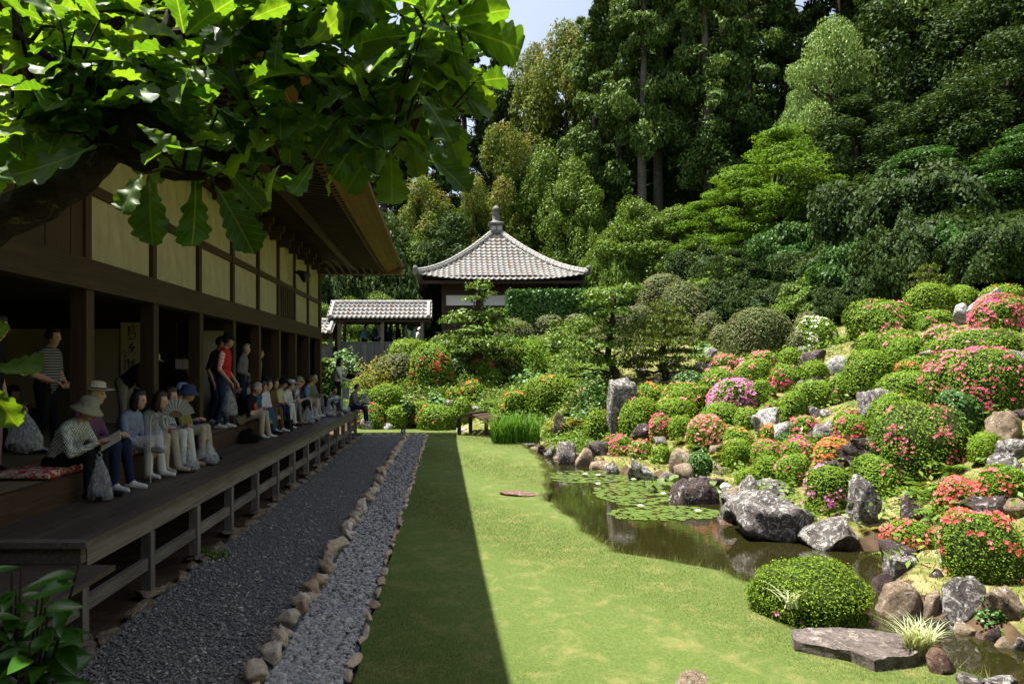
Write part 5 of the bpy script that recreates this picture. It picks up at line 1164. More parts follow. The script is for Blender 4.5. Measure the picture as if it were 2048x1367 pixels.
for _ in range(4000):
    if k_ >= 34: break
    px, py = R.uniform(1260, 2040), R.uniform(700, 1010)
    if py > 733 + (px - 1050) * .62 or py < 640 + max(0, 1500 - px) * .35: continue
    D = depth_at(px, py); q = P(px, py, D); sz = R.uniform(.28, .58)
    if pond_sd([(q.x, q.y)])[0] < .4: continue
    if any((q.x - u) ** 2 + (q.y - v - w * .6) ** 2 < (w * .92 + sz * .3) ** 2 for u, v, w in SH_AT) or any((q.x - u) ** 2 + (q.y - v) ** 2 < (w + sz * .6) ** 2 for u, v, w in ROCK_AT): continue
    o = link('rock', sv[(k_ * 3) % 8], 'rock_lichen', None, (q.x, q.y, q.z - .12)); o.scale = (sz, sz * .9, sz * R.uniform(.8, 1.3)); o.rotation_euler = (0, 0, R.uniform(0, 6.28)); k_ += 1
    tag(o, 'rough lichened stone half hidden between slope azaleas', 'rock', 'small stones between the azaleas'); ROCK_AT.append((q.x, q.y, sz * .5))

# ------------------------------------------------------------------ water lilies
def pad_mesh(seed):
    r = random.Random(seed); vs = [(0, 0, .004)]; n = 13
    for j in range(n):
        a = .22 + (2 * math.pi - .44) * j / (n - 1); rr = 1 + r.uniform(-.05, .05); vs.append((math.cos(a) * rr, math.sin(a) * rr, r.uniform(0, .05)))
    me = bpy.data.meshes.new('lily_pad'); me.from_pydata(vs, [], [(0, j, j + 1) for j in range(1, n)]); me.materials.append(MATS['lily_leaf']); return me
pads = [pad_mesh(i) for i in range(5)]
def lily_patch(label, spots_px, n, seed, flowers_px, upright=0, up_at=(0, 0), up_w=(60, 30)):
    r = random.Random(seed); (x0, x1, y0, y1) = spots_px
    wp = lambda a, b: P(a, b, F * 2.5 / (b - VY))
    c = wp((x0 + x1) / 2, (y0 + y1) / 2); o = tag(empty('water_lily', (c.x, c.y, -.30)), label, 'water lily', 'water lilies on the pond'); put = []; tries = 0
    while len(put) < n and tries < 6000:
        tries += 1; a = r.uniform(-1, 1); b = r.uniform(-1, 1)
        if a * a + b * b > 1: continue
        q = wp((x0 + x1) / 2 + a * (x1 - x0) / 2, (y0 + y1) / 2 + b * (y1 - y0) / 2); rad = r.uniform(.055, .12)
        if pond_sd([(q.x, q.y)])[0] > -.02 or any((q.x - u) ** 2 + (q.y - v) ** 2 < ((rad + w) * .80) ** 2 for u, v, w in put): continue
        if any((q.x - u) ** 2 + (q.y - v) ** 2 < w * w * .6 for u, v, w in ROCK_AT): continue
        put.append((q.x, q.y, rad)); p_ = link('lily_pad', r.choice(pads), 'lily_leaf', o); p_.location = (q.x - c.x, q.y - c.y, .004 + .0012 * (len(put) % 7)); p_.scale = (rad, rad, rad * .5); p_.rotation_euler = (r.uniform(-.04, .04), r.uniform(-.04, .04), r.uniform(0, 6.28))
    for k in range(upright):
        q = wp(up_at[0] + r.uniform(-1, 1) * up_w[0], up_at[1] + r.uniform(-.4, 1) * up_w[1]); rad = r.uniform(.09, .14)
        p_ = link('lily_leaf', r.choice(pads), 'lily_leaf', o); p_.location = (q.x - c.x, q.y - c.y, r.uniform(.05, .16)); p_.scale = (rad, rad, rad); p_.rotation_euler = (r.uniform(.1, .8), r.uniform(-.6, .6), r.uniform(0, 6.28))
    for (a, b) in flowers_px:
        q = wp(a, b + 4); V = []; Fq = []; mb = MB()
        for ring, (m, el, ln) in enumerate(((7, .35, .075), (6, .8, .06), (4, 1.2, .045))):
            for j in range(m):
                an = 2 * math.pi * (j + .5 * ring) / m; d = Vector((math.cos(an) * math.cos(el), math.sin(an) * math.cos(el), math.sin(el))); s = Vector((-math.sin(an), math.cos(an), 0)) * ln * .28
                mb.add([(0, 0, 0), d * ln * .55 + s, d * ln, d * ln * .55 - s], [(0, 1, 2, 3)])
        mb.obj('flower', 'bloom_white', o, (q.x - c.x, q.y - c.y, .04))
    return o
lily_patch('long band of lily pads with white flowers in front of the bank rocks', (1095, 1260, 940, 966), 80, 1, [(1171, 948), (1196, 950), (1196, 968)])
lily_patch('wide field of lily pads beside the large dark block', (1190, 1360, 955, 1010), 150, 2, [(1267, 959), (1291, 969), (1326, 988)], 26, (1322, 972), (34, 14))
lily_patch('thin raft of lily pads at the front of the dark block', (1215, 1440, 1012, 1040), 85, 3, [(1281, 1013), (1396, 1023)])
lily_patch('lily pads and raised leaves between the dark block and shoulder rock', (1425, 1480, 966, 1005), 14, 4, [(1452, 985), (1437, 985)], 14, (1440, 978), (20, 10))

# ------------------------------------------------------------------ little wooden roof over the water spout, marker
q = P(952, 868, 23.2); sr = tag(empty('spout_cover', (q.x, q.y, -.05), -.5), 'little weathered wooden roof on posts by the lawn corner', 'shelter'); s = F / 23.2
for i in range(6):
    x = -.45 + i * .15; mb = MB().box((-.074, -.42, -.015), (.074, .42, .015)); o = mb.obj('board', 'old_wood_y', sr, (x + .1, 0, .62 - .05 * abs(i - 2.5) * 1.3)); o.rotation_euler = (0, math.radians(22 if i > 2 else -22), 0)
beam('ridge_pole', (.02, -.46, .60), (.08, .46, .655), 'old_wood_y', sr)
for (x, y) in ((-.3, -.3), (.42, -.3), (-.3, .3), (.42, .3)): beam('post', (x - .035, y - .035, -.1), (x + .035, y + .035, .50), 'old_wood', sr)
sr.scale = (1.35, 1.35, 1.2)
mk = tag(empty('marker_sign', P(805, 869, 22.9)), 'small black marker plate on a stake at the kerb end', 'sign'); mk.location.z = 0
o = MB().box((-.07, -.01, 0), (.07, .012, .2)).obj('plate', 'black_metal', mk, (0, 0, .05)); o.rotation_euler = (.25, .2, .3)
o = MB().box((-.03, -.016, .04), (.03, -.0105, .16)).obj('emblem', 'white_wall', mk, (0, 0, .05)); o.rotation_euler = (.25, .2, .3)
MB().box((-.012, -.012, -.05), (.012, .012, .08)).obj('stake', 'black_metal', mk)

# ------------------------------------------------------------------ garden pines and layered evergreens
def limb(mb, a, b, r0, r1, r, n=6, k=6, wob=.08):
    a, b = Vector(a), Vector(b); L = (b - a).length; pts = []
    for i in range(k):
        t = i / (k - 1); w = math.sin(math.pi * t) * wob * L; pts.append(a.lerp(b, t) + Vector((r.gauss(0, 1), r.gauss(0, 1), r.gauss(0, .6))) * w * .5)
    mb.tube(pts, [r0 + (r1 - r0) * i / (k - 1) for i in range(k)], n); return pts
def needles(pt, nn, l, w):
    return leaf_quads(pt, nn, l, w)
def layered(name, label, cat, base, D, pads_, leaf, trunk_pts, l, dens, group, needle=True):
    """pads_: list of px (cx, cy, w, h)"""
    b = P(*base, D); o = tag(empty(name, b), label, cat, group); r = random.Random(len(label)); s = F / D; mb = MB()
    tp = [P(a, c, D + dz) - b for a, c, dz in trunk_pts]; k = len(tp)
    mb.tube(tp, [.12 * (1 - .75 * i / (k - 1)) + .02 for i in range(k)], 8)
    Vs = []; 
    for i, (cx, cy, w, h) in enumerate(pads_):
        yo = r.uniform(-.5, .5) * w / s * .35; c = P(cx, cy, D) - b + Vector((0, yo, 0)); rx, rz = w / s / 2 * 1.08, h / s / 2 * 1.55; ry = rx * .8
        near = min(tp, key=lambda q: (q - c).length + (2 if q.z > c.z + .1 else 0)); limb(mb, near, c - Vector((0, 0, rz * .6)), .05, .015, r)
        for j in range(3): limb(mb, c - Vector((0, 0, rz * .6)), c + Vector((r.uniform(-.7, .7) * rx, r.uniform(-.7, .7) * ry, -rz * .3)), .02, .008, r, 5, 4)
        n = int(dens * rx * ry * 11 / (l * l)); d = sph(n); d[:, 2] = np.where(d[:, 2] < -.15, -d[:, 2] * .6, d[:, 2])
        rr = lump(d, i + 5, .30, 4.5) * np.random.default_rng(i).uniform(.55, 1.02, n) ** .5
        pt = np.array(c) + d * rr[:, None] * [rx, ry, rz]; Vs.append((pt, d * [1, 1, 1.2] + NR.normal(size=(n, 3)) * .5 + [0, 0, .5]))
    mb.obj('trunk', 'bark', o, smooth=True)
    pt = np.concatenate([a for a, _ in Vs]); nn = np.concatenate([a for _, a in Vs])
    if needle:
        nn = NR.normal(size=nn.shape); V, Fq = leaf_quads(pt, nn, l * NR.uniform(.8, 1.3, len(pt)), l * .30, droop=np.array([0, 0, 1.0]) + 0 * pt)
    else: V, Fq = leaf_quads(pt, nn, l * NR.uniform(.7, 1.3, len(pt)), l * .6)
    link('crown', np_mesh('crown', V, Fq), leaf, o); return o
GP = 'trained garden trees'
layered('garden_pine', 'layered pine with bent trunk in front of the pavilion', 'pine', (957, 742), 28.5,
        [(960, 577, 52, 26), (975, 590, 40, 14), (948, 600, 46, 12), (930, 632, 62, 18), (985, 628, 60, 22), (960, 640, 70, 18), (905, 645, 50, 18), (1005, 652, 66, 24), (960, 664, 90, 20), (910, 682, 90, 26), (985, 690, 120, 30), (935, 702, 110, 26), (1010, 712, 70, 24)],
        'leaf_broad', [(965, 745, 0), (958, 700, 0), (962, 655, .2), (952, 625, .1), (958, 590, 0), (960, 572, 0)], .15, 1.3, GP, False)
layered('garden_evergreen', 'layered evergreen with open branching before the hedge end', 'tree', (1236, 792), 22.3,
        [(1222, 596, 100, 34), (1255, 580, 60, 18), (1196, 612, 64, 22), (1230, 628, 80, 18), (1185, 652, 90, 32), (1225, 668, 70, 22), (1160, 670, 40, 22), (1190, 694, 120, 34), (1250, 690, 44, 24), (1160, 722, 110, 34), (1225, 728, 70, 26), (1135, 745, 60, 20), (1190, 755, 50, 18)],
        'leaf_broad', [(1236, 795, 0), (1232, 745, 0), (1215, 715, .1), (1222, 660, .1), (1228, 610, 0), (1230, 585, 0)], .125, 1.35, GP, False)
layered('garden_pine', 'black pine with horizontal needle tiers on the saddle', 'pine', (1330, 775), 22.0,
        [(1325, 612, 46, 16), (1340, 622, 50, 14), (1325, 640, 84, 18), (1350, 645, 60, 14), (1300, 652, 60, 14), (1335, 664, 130, 20), (1290, 676, 70, 16), (1370, 672, 50, 14), (1325, 690, 120, 20), (1355, 706, 80, 16), (1275, 708, 70, 16), (1310, 722, 110, 18), (1270, 735, 60, 14), (1345, 738, 70, 16)],
        'leaf_pine', [(1336, 778, 0), (1330, 742, 0), (1322, 715, .1), (1330, 675, .1), (1326, 640, 0), (1327, 606, 0)], .15, 2.3, GP)
layered('garden_pine', 'small tiered pine on the hilltop behind the plain dome', 'pine', (1856, 606), 20.5,
        [(1862, 538, 36, 14), (1845, 552, 40, 12), (1872, 556, 38, 12), (1848, 570, 50, 14), (1875, 572, 34, 12), (1845, 586, 42, 14), (1862, 592, 40, 14), (1840, 600, 30, 10)],
        'leaf_pine', [(1856, 612, 0), (1856, 585, 0), (1860, 560, .1), (1860, 540, 0)], .13, 2.4, GP)

# ------------------------------------------------------------------ forest trees
TREE = {}
def clump_leaves(cs, per, l, flat=1.0, up=.5, shell=.45, rng=NR):
    P_, N_ = [], []
    for c, rx, ry, rz in cs:
        d = sph(per, rng); rr = rng.uniform(shell, 1.05, per) ** .6; P_.append(np.array(c) + d * rr[:, None] * [rx, ry, rz]); N_.append(d * .8 + rng.normal(size=(per, 3)) * .55 + [0, 0, up])
    return np.concatenate(P_), np.concatenate(N_)
def conifer(seed, bare, l, n_leaf, hgt=24.0, rad=3.2, droop=.35):
    r = random.Random(seed); mb = MB(); cs = []
    mb.tube([(0, 0, -1), (r.gauss(0, .1), r.gauss(0, .1), hgt * .35), (r.gauss(0, .2), r.gauss(0, .2), hgt * .7), (0, 0, hgt)], [.38, .30, .18, .03], 9)
    z = bare * hgt
    while z < hgt * .985:
        t = (z / hgt - bare) / (1 - bare); R_ = rad * (1 - t) ** .75 * (.45 + .55 * min(1, t * 4 + .35)) + .25
        for k in range(3 if t < .8 else 2):
            a = r.uniform(0, 6.28); L = R_ * r.uniform(.55, 1.15); e = Vector((math.cos(a) * L, math.sin(a) * L, z - L * droop + r.uniform(-.3, .3)))
            if r.random() < .6: limb(mb, (0, 0, z), e, .06 * (1 - t) + .02, .01, r, 4, 4, .05)
            for j in range(3):
                u = r.uniform(.45, 1.05); c = Vector((0, 0, z)).lerp(e, u); s = r.uniform(.45, .95) * (1 - .45 * t); cs.append(((c.x + r.gauss(0, .2), c.y + r.gauss(0, .2), c.z + r.gauss(0, .25)), s, s, s * r.uniform(.6, 1.3)))
        z += r.uniform(.45, .85)
    for k in range(6): a = r.uniform(0, 6.28); zz = r.uniform(.1, bare) * hgt; limb(mb, (0, 0, zz), (math.cos(a) * r.uniform(.6, 1.6), math.sin(a) * r.uniform(.6, 1.6), zz + r.uniform(-.4, .3)), .03, .008, r, 4, 4)
    g = np.random.default_rng(seed); pt, nn = clump_leaves(cs, n_leaf // len(cs), l, up=.3, rng=g)
    V, Fq = leaf_quads(pt, nn, l * g.uniform(.7, 1.4, len(pt)), l * .42, g, droop=np.array([0, 0, -.8]) + 0 * pt, bend=.15); return mb, V, Fq
def broad(seed, l, n_leaf, hgt, rad, bare=.25, layers=None, up=.5, nb=46, width=.55, tight=1.0, hang=False):
    r = random.Random(seed); mb = MB(); cs = []
    tp = [(0, 0, -.8), (r.gauss(0, .2), r.gauss(0, .2), hgt * .3), (r.gauss(0, .35), r.gauss(0, .3), hgt * .62), (r.gauss(0, .3), 0, hgt * .9)]
    mb.tube(tp, [hgt * .020 + .06, hgt * .016 + .05, hgt * .009 + .03, .03], 8)
    for k in range(nb):
        t = r.random(); z = hgt * (bare + (1 - bare) * t); R_ = rad * math.sin(math.pi * (.18 + .80 * t)) ** .8; a = r.uniform(0, 6.28); L = R_ * r.uniform(.45, 1.0)
        c = Vector((math.cos(a) * L, math.sin(a) * L, z)); s = rad * r.uniform(.20, .36) * tight
        if k % 2 == 0: limb(mb, (0, 0, max(hgt * .15, z - L * .8)), c, .07, .015, r, 5, 5)
        cs.append((tuple(c), s, s, s * (layers if layers else r.uniform(.65, .95))))
    g = np.random.default_rng(seed); pt, nn = clump_leaves(cs, n_leaf // len(cs), l, up=up, rng=g)
    dr = (np.array([0, 0, -1.2]) + 0 * pt) if hang else None
    V, Fq = leaf_quads(pt, nn, l * g.uniform(.7, 1.3, len(pt)), l * width, g, droop=dr, bend=.12); return mb, V, Fq
def reg(kind, data, bark, leaf):
    mb, V, Fq = data; a = mb.mesh('trunk', True); a.materials.append(MATS[bark]); c = np_mesh('crown', V, Fq); c.materials.append(MATS[leaf]); TREE.setdefault(kind, []).append((a, c))
for s in range(2): reg('hinoki', conifer(20 + s, (.22, .42)[s], .30, 38000), 'bark_grey', 'leaf_hinoki')
for s in range(1): reg('cedar', conifer(40 + s, .10, .30, 40000, rad=3.8), 'bark', 'leaf_cedar')
for s in range(2): reg('dark', broad(50 + s, .24, 27000, 12.0, 4.2, .12, up=.5, nb=70), 'bark', 'leaf_dark')
for s in range(1): reg('teal', broad(60 + s, .22, 24000, 9.0, 3.6, .12, layers=.38, up=.9, nb=80, width=.45), 'bark', 'leaf_teal')
for s in range(2): reg('mid', broad(70 + s, .20, 22000, 9.0, 3.3, .14, up=.6, nb=80), 'bark', 'leaf_broad')
reg('gold', broad(80, .19, 20000, 10.0, 2.6, .30, up=.5, nb=26, tight=1.35), 'bark', 'leaf_gold')
reg('gold', broad(81, .19, 20000, 10.0, 3.0, .35, up=.5, nb=30, tight=1.3), 'bark', 'leaf_gold')
for s in range(2): reg('maple', broad(90 + s, .17, 24000, 8.0, 3.6, .10, layers=.26, up=1.3, nb=110, width=.6, tight=.95), 'bark', 'leaf_maple')
for s in range(1): reg('pale', broad(95 + s, .22, 24000, 12.0, 3.6, .12, up=.2, nb=70, width=.4, hang=True), 'bark', 'leaf_pale')
def tree(kind, px, D, ytop, yfoot, width_px, label, var=0, group='forest trees', name=None, z=None):
    """stands on the terrain at depth D; height from its top in the picture"""
    x = (px - VX) / F * D; g = ground(x, D) if z is None else z
    hgt = (H - (ytop - VY) / F * D) - g; a, c = TREE[kind][var % len(TREE[kind])]
    nat = {'hinoki': 24, 'cedar': 24, 'dark': 12, 'teal': 9, 'mid': 9, 'gold': 10, 'maple': 8, 'pale': 12}[kind]; nr = {'hinoki': 3.2, 'cedar': 3.6, 'dark': 4.2, 'teal': 3.6, 'mid': 3.3, 'gold': 2.7, 'maple': 3.6, 'pale': 3.6}[kind]
    sz = max(hgt, 1.5) / (nat * 1.03); sx = (width_px / F * D / 2) / (nr * 1.05)
    o = tag(empty(name or {'hinoki': 'cypress_tree', 'cedar': 'cedar_tree', 'dark': 'evergreen_tree', 'teal': 'evergreen_tree', 'mid': 'broadleaf_tree', 'gold': 'broadleaf_tree', 'maple': 'maple_tree', 'pale': 'broadleaf_tree'}[kind], (x, D, g)), label, 'tree', group)
    o.scale = (sx, sx, sz); o.rotation_euler = (0, 0, R.uniform(0, 6.28))
    for nm, me in (('trunk', a), ('crown', c)):
        ch = bpy.data.objects.new(nm, me); COL.objects.link(ch); ch.parent = o
    return o
CY = 'tall cypress with grey trunk standing in the hillside forest'; CD = 'tall dark cedar in the deep shade of the forest'; DK = 'dark evergreen filling the shaded forest behind the garden'
T_ = [('hinoki', 1285, 44, -190, 0, 190, 'slim cypress with pale bare trunk, one of a close pair', 1), ('hinoki', 1318, 46, -220, 0, 200, 'stouter cypress with straight grey trunk, beside the slim one', 1), ('hinoki', 1190, 46, -70, 0, 180, 'cypress rising beside the sky gap', 2), ('hinoki', 1240, 50, -200, 0, 210, 'full cypress between the sky gap cypress and the close pair', 0),
 ('hinoki', 1420, 43, -260, 0, 210, 'cypress with bare trunk behind the bright maple', 0), ('hinoki', 1500, 46, -300, 0, 230, 'full cypress between the maples and the leaning pale tree', 0), ('hinoki', 1380, 54, -240, 0, 240, 'distant cypress behind the stouter grey trunk', 0), ('hinoki', 1150, 56, 110, 0, 190, 'lower cypress under the yellow-topped evergreen', 0), ('cedar', 1100, 58, 95, 0, 190, 'dark cedar behind the yellow-topped evergreen', 0), ('cedar', 1470, 56, -300, 0, 280, 'dark cedar behind the bare-trunked cypress over the maples', 1),
 ('cedar', 1580, 50, -300, 0, 280, 'dark cedar behind the leaning pale-leaved tree', 0), ('cedar', 1680, 46, -350, 0, 300, 'dark cedar directly behind the pale drooping tree', 1), ('cedar', 1800, 42, -380, 0, 300, 'dark cedar deep behind the hanging grey-green leaves', 0), ('cedar', 1920, 40, -400, 0, 300, 'dark cedar high above the tiered blue-green evergreen', 1), ('cedar', 2040, 38, -400, 0, 300, 'dark cedar high above the forest corner', 0), ('cedar', 1000, 60, 42, 0, 170, 'dark cedar below the sky gap with sky showing through', 1), ('cedar', 930, 56, 20, 0, 210, 'dark cedar behind the bronze-leaved evergreen', 0), ('cedar', 850, 54, 60, 0, 220, 'dark cedar behind the pale yellow-green rounded tree', 1), ('cedar', 770, 52, 100, 0, 220, 'dark cedar just beyond the hall eave', 0), ('cedar', 2130, 34, -400, 0, 300, 'outermost dark cedar of the forest corner', 1), ('hinoki', 1345, 60, -60, 0, 260, 'distant cypress closing the gap behind the close pair', 0), ('mid', 1330, 52, 200, 0, 220, 'distant leafy tree seen between cypress trunks', 1), ('mid', 1250, 54, 150, 0, 220, 'distant leafy tree behind the slim cypress trunk', 0), ('mid', 1450, 50, 150, 0, 220, 'leafy tree behind the bright maples', 1), ('dark', 1010, 58, 170, 0, 220, 'distant dark evergreen behind the bronze-leaved evergreen', 0), ('gold', 1060, 56, 130, 0, 130, 'distant yellow-green tree beside the yellow-topped evergreen', 0),
 ('gold', 1130, 54, 48, 0, 150, 'yellow-topped evergreen against the sky', 1), ('gold', 1000, 47, 232, 0, 130, 'evergreen with bronze new leaves on its rounded crown above the pavilion', 0), ('gold', 848, 46, 362, 0, 130, 'pale yellow-green rounded tree between eave and pavilion finial', 1), ('gold', 958, 45, 330, 0, 100, 'small golden-leaved tree just above the pavilion roof', 0), ('gold', 1050, 62, 60, 0, 120, 'yellow-green tree beside the sky gap', 0),
 ('mid', 1085, 46, 300, 0, 150, 'green broadleaf tree behind the pavilion finial', 0), ('mid', 1150, 44, 330, 0, 150, 'green broadleaf tree behind the pavilion roof corner', 1), ('mid', 830, 43, 480, 0, 150, 'leafy tree behind the eave corner', 0), ('mid', 1215, 38, 470, 0, 110, 'small bright leafy tree beside the pavilion roof corner', 1), ('mid', 1270, 37, 405, 0, 170, 'leafy evergreen above the hedge end', 0), ('mid', 1345, 36, 420, 0, 170, 'leafy evergreen behind the tall olive-brown dome', 1), ('mid', 1420, 34, 470, 0, 140, 'low leafy tree under the bright maple', 0), ('dark', 900, 44, 430, 0, 200, 'dark evergreen below the pale rounded tree', 0), ('dark', 1060, 50, 300, 0, 220, 'dark evergreen behind the pavilion finial', 1), ('dark', 760, 44, 430, 0, 200, 'dark evergreen beyond the eave corner', 1),
 ('maple', 1560, 33, 252, 0, 220, 'bright yellow-green maple leaning out of the forest', 0), ('maple', 1480, 33.5, 330, 0, 190, 'bright maple with layered sprays above the domes', 1), ('maple', 1400, 35, 400, 0, 150, 'yellow-green maple, lowest of the maples', 0), ('maple', 1330, 40, 440, 0, 130, 'maple sapling with light leaves under the cypresses', 1),
 ('pale', 1660, 36, 42, 0, 210, 'tall tree with pale drooping young leaves', 0), ('pale', 1600, 37, 180, 0, 130, 'pale-leaved tree leaning towards the cypresses', 1), ('pale', 1860, 36, -120, 0, 260, 'tree with hanging grey-green leaves at the top of the forest', 1),
 ('teal', 1850, 28, 300, 0, 250, 'shaded evergreen with tiered blue-green branches', 0), ('teal', 1960, 26.5, 350, 0, 240, 'blue-green evergreen behind the hilltop azaleas', 1), ('teal', 1760, 30, 430, 0, 190, 'low blue-green evergreen behind the white-flowered shrub', 1), ('teal', 2060, 25, 250, 0, 240, 'blue-green evergreen at the forest corner', 0),
 ('dark', 1720, 34, 200, 0, 280, 'dark evergreen beside the pale drooping tree', 0), ('dark', 1900, 31, 180, 0, 300, 'dark evergreen above the tiered blue-green branches', 1), ('dark', 2020, 29, 60, 0, 300, 'dark evergreen above the blue-green tree at the forest corner', 0), ('dark', 1640, 32, 440, 0, 190, 'low dark evergreen beside the leaning bright maple', 1), ('dark', 1980, 34, -60, 0, 320, 'high dark evergreen behind the hanging grey-green leaves', 1), ('dark', 1790, 37, -60, 0, 300, 'high dark evergreen between the pale drooping tree and the hanging leaves', 0),
 ('dark', 1540, 30.5, 500, 0, 150, 'dark shrubby tree behind the widest dull green dome', 1), ('dark', 1460, 31, 500, 0, 130, 'dark shrubby tree under the maples', 0), ('dark', 1700, 27, 500, 0, 160, 'dark shrubby tree behind the hostas on the saddle', 0), ('dark', 1800, 25, 490, 0, 170, 'dark shrubby tree behind the large hilltop dome', 1), ('dark', 1930, 24.5, 480, 0, 190, 'dark shrubby tree behind the leaning hilltop rock', 0), ('dark', 2040, 23, 470, 0, 190, 'dark shrubby tree at the end of the hilltop', 1), ('mid', 1610, 28, 560, 0, 110, 'olive shrubby tree behind the domes at the forest foot', 1), ('mid', 1690, 26.5, 560, 0, 110, 'olive shrubby tree above the saddle hostas', 0)]
for (k, px, D, yt, yf, w, lab, v) in T_:
    tree(k, px, D, yt, yf, w, lab, v, group='forest trees' if lab not in (CY, CD, DK) else {CY: 'cypresses of the forest', CD: 'cedars of the forest', DK: 'dark evergreens of the forest'}[lab])
for (px, D, yt, w, lab) in [(700, 38, 600, 120, 'sunlit bush seen through the corridor beside its first post'), (760, 37, 590, 120, 'sunlit bush seen through the corridor behind its middle post'), (640, 36, 610, 120, 'bush behind the lower corridor section')]:
    tree('mid', px, D, yt, 0, w, lab, 0, 'bushes beyond the corridor', 'broadleaf_bush')

# ------------------------------------------------------------------ oak branch over the path
m, nt, p = new_mat('oak_leaf')
uvn = nt.nodes.new('ShaderNodeUVMap'); sepn = nt.nodes.new('ShaderNodeSeparateXYZ'); nt.links.new(uvn.outputs[0], sepn.inputs[0])
def mathn(op, a, b=None):
    q = nt.nodes.new('ShaderNodeMath'); q.operation = op
    for i_, v_ in enumerate((a, b)):
        if v_ is None: continue
        if hasattr(v_, 'is_linked'): nt.links.new(v_, q.inputs[i_])
        else: q.inputs[i_].default_value = v_
    return q.outputs[0]
ax = mathn('ABSOLUTE', mathn('SUBTRACT', sepn.outputs[0], .5))
mid = mathn('LESS_THAN', ax, .014)
vein = mathn('LESS_THAN', mathn('FRACT', mathn('MULTIPLY', mathn('SUBTRACT', sepn.outputs[1], mathn('MULTIPLY', ax, .75)), 9.0)), .10)
vm = mathn('MAXIMUM', mid, mathn('MULTIPLY', vein, .45))
oi = nt.nodes.new('ShaderNodeObjectInfo')
bc = ramp(nt, oi.outputs['Random'], [(0, (0.030, 0.085, 0.012)), (.5, (0.05, 0.125, 0.016)), (1, (0.085, 0.165, 0.02))])
bc = mixc(nt, .4, bc, ramp(nt, noise_n(nt, 14, 4, .6, coord(nt)), [(.3, (.6, .65, .6)), (.7, (1.2, 1.15, 1.1))]), 'MULTIPLY')
bc = mixc(nt, mathn('MULTIPLY', vm, .6), bc, (0.16, 0.24, 0.06))
nt.links.new(bc, p.inputs['Base Color']); p.inputs['Roughness'].default_value = .46; p.inputs['Specular IOR Level'].default_value = .3
nt.links.new(bump(nt, vm, .5, .004), p.inputs['Normal'])
tr_ = nt.nodes.new('ShaderNodeBsdfTranslucent'); nt.links.new(mixc(nt, 1.0, bc, (3.0, 2.5, .55), 'MULTIPLY'), tr_.inputs[0])
mx = nt.nodes.new('ShaderNodeMixShader'); mx.inputs[0].default_value = .48
nt.links.new(p.outputs[0], mx.inputs[1]); nt.links.new(tr_.outputs[0], mx.inputs[2]); nt.links.new(mx.outputs[0], nt.nodes['Material Output'].inputs[0])
rock_mat('oak_bark', (0.06, 0.048, 0.036), (0.02, 0.016, 0.012), (0.16, 0.17, 0.09), .22, .95)
def oak_leaf(seed, wide=1.0):
    r = random.Random(seed); n = 28; vs = []; fs = []; uv = []; fold = r.uniform(-.05, .55); curl = r.uniform(-.35, .6); wav = r.uniform(.015, .06); lobes = r.choice((6, 6, 7)); ph = r.uniform(0, 6)
    for i in range(n + 1):
        t = i / n; prof = (t ** .85) * (1 - t ** 5) ** .5 * 1.08 if t < 1 else 0
        prof = .05 + .95 * prof * (1.08 - .25 * abs(t - .66)); ww = .335 * wide * prof * (1 + .15 * (abs(math.cos(lobes * math.pi * t ** 1.15)) * 2 - 1.1)) if 0 < i < n else .012
        y = t; z0 = -curl * t * t * .6
        for j, s in enumerate((-1, -.5, 0, .5, 1)):
            x = s * ww * (1.0 if s != 0 else 1); sweep = .06 * abs(s) * ww / .3
            vs.append((x * math.cos(fold), y + sweep, z0 + abs(x) * math.sin(fold) + wav * math.sin(t * 19 + ph + s * 2) * abs(s))); uv.append((.5 + s * ww, t))
    for i in range(n):
        for j in range(4): a = i * 5 + j; fs.append((a, a + 1, a + 6, a + 5))
    me = bpy.data.meshes.new('leaf'); me.from_pydata(vs, [], fs); u = me.uv_layers.new(name='UVMap')
    for lp in me.loops: u.data[lp.index].uv = uv[lp.vertex_index]
    me.polygons.foreach_set('use_smooth', np.ones(len(fs), bool)); me.materials.append(MATS['oak_leaf']); me.update(); return me
LV = [oak_leaf(i) for i in range(8)] + [oak_leaf(20 + i, 1.45) for i in range(3)]
oak = tag(empty('oak_tree', (-2.15, 2.0, -.05)), 'old oak reaching a lichened limb of large lobed leaves over the path', 'tree'); o0 = oak.location.copy()
LIMB = [(-150, 560, 2.30, .105), (0, 440, 2.45, .090), (90, 400, 2.5, .085), (165, 352, 2.55, .080), (225, 292, 2.6, .075), (262, 220, 2.65, .066), (285, 150, 2.7, .05), (330, 70, 2.75, .035), (360, -20, 2.8, .025)]
mb = MB(); r_ = random.Random(4)
pts = [o0 + Vector((0, 0, -.15)), o0 + Vector((.02, .05, .5)), o0 + Vector((.05, .12, 1.3)), o0 + Vector((.12, .2, 2.1))] + [P(a, b, d) for a, b, d, _ in LIMB]; rad = [.20, .17, .15, .125] + [q[3] * .78 for q in LIMB]
def dense(pts, rad, k=4):
    out, ro = [], []
    for i in range(len(pts) - 1):
        for j in range(k): t = j / k; out.append(pts[i].lerp(pts[i + 1], t)); ro.append((rad[i] * (1 - t) + rad[i + 1] * t) * r_.uniform(.9, 1.1))
    return out + [pts[-1]], ro + [rad[-1]]
a_, b_ = dense(pts, rad); mb.tube([q - o0 for q in a_], b_, 12); NODES = list(a_[14:])
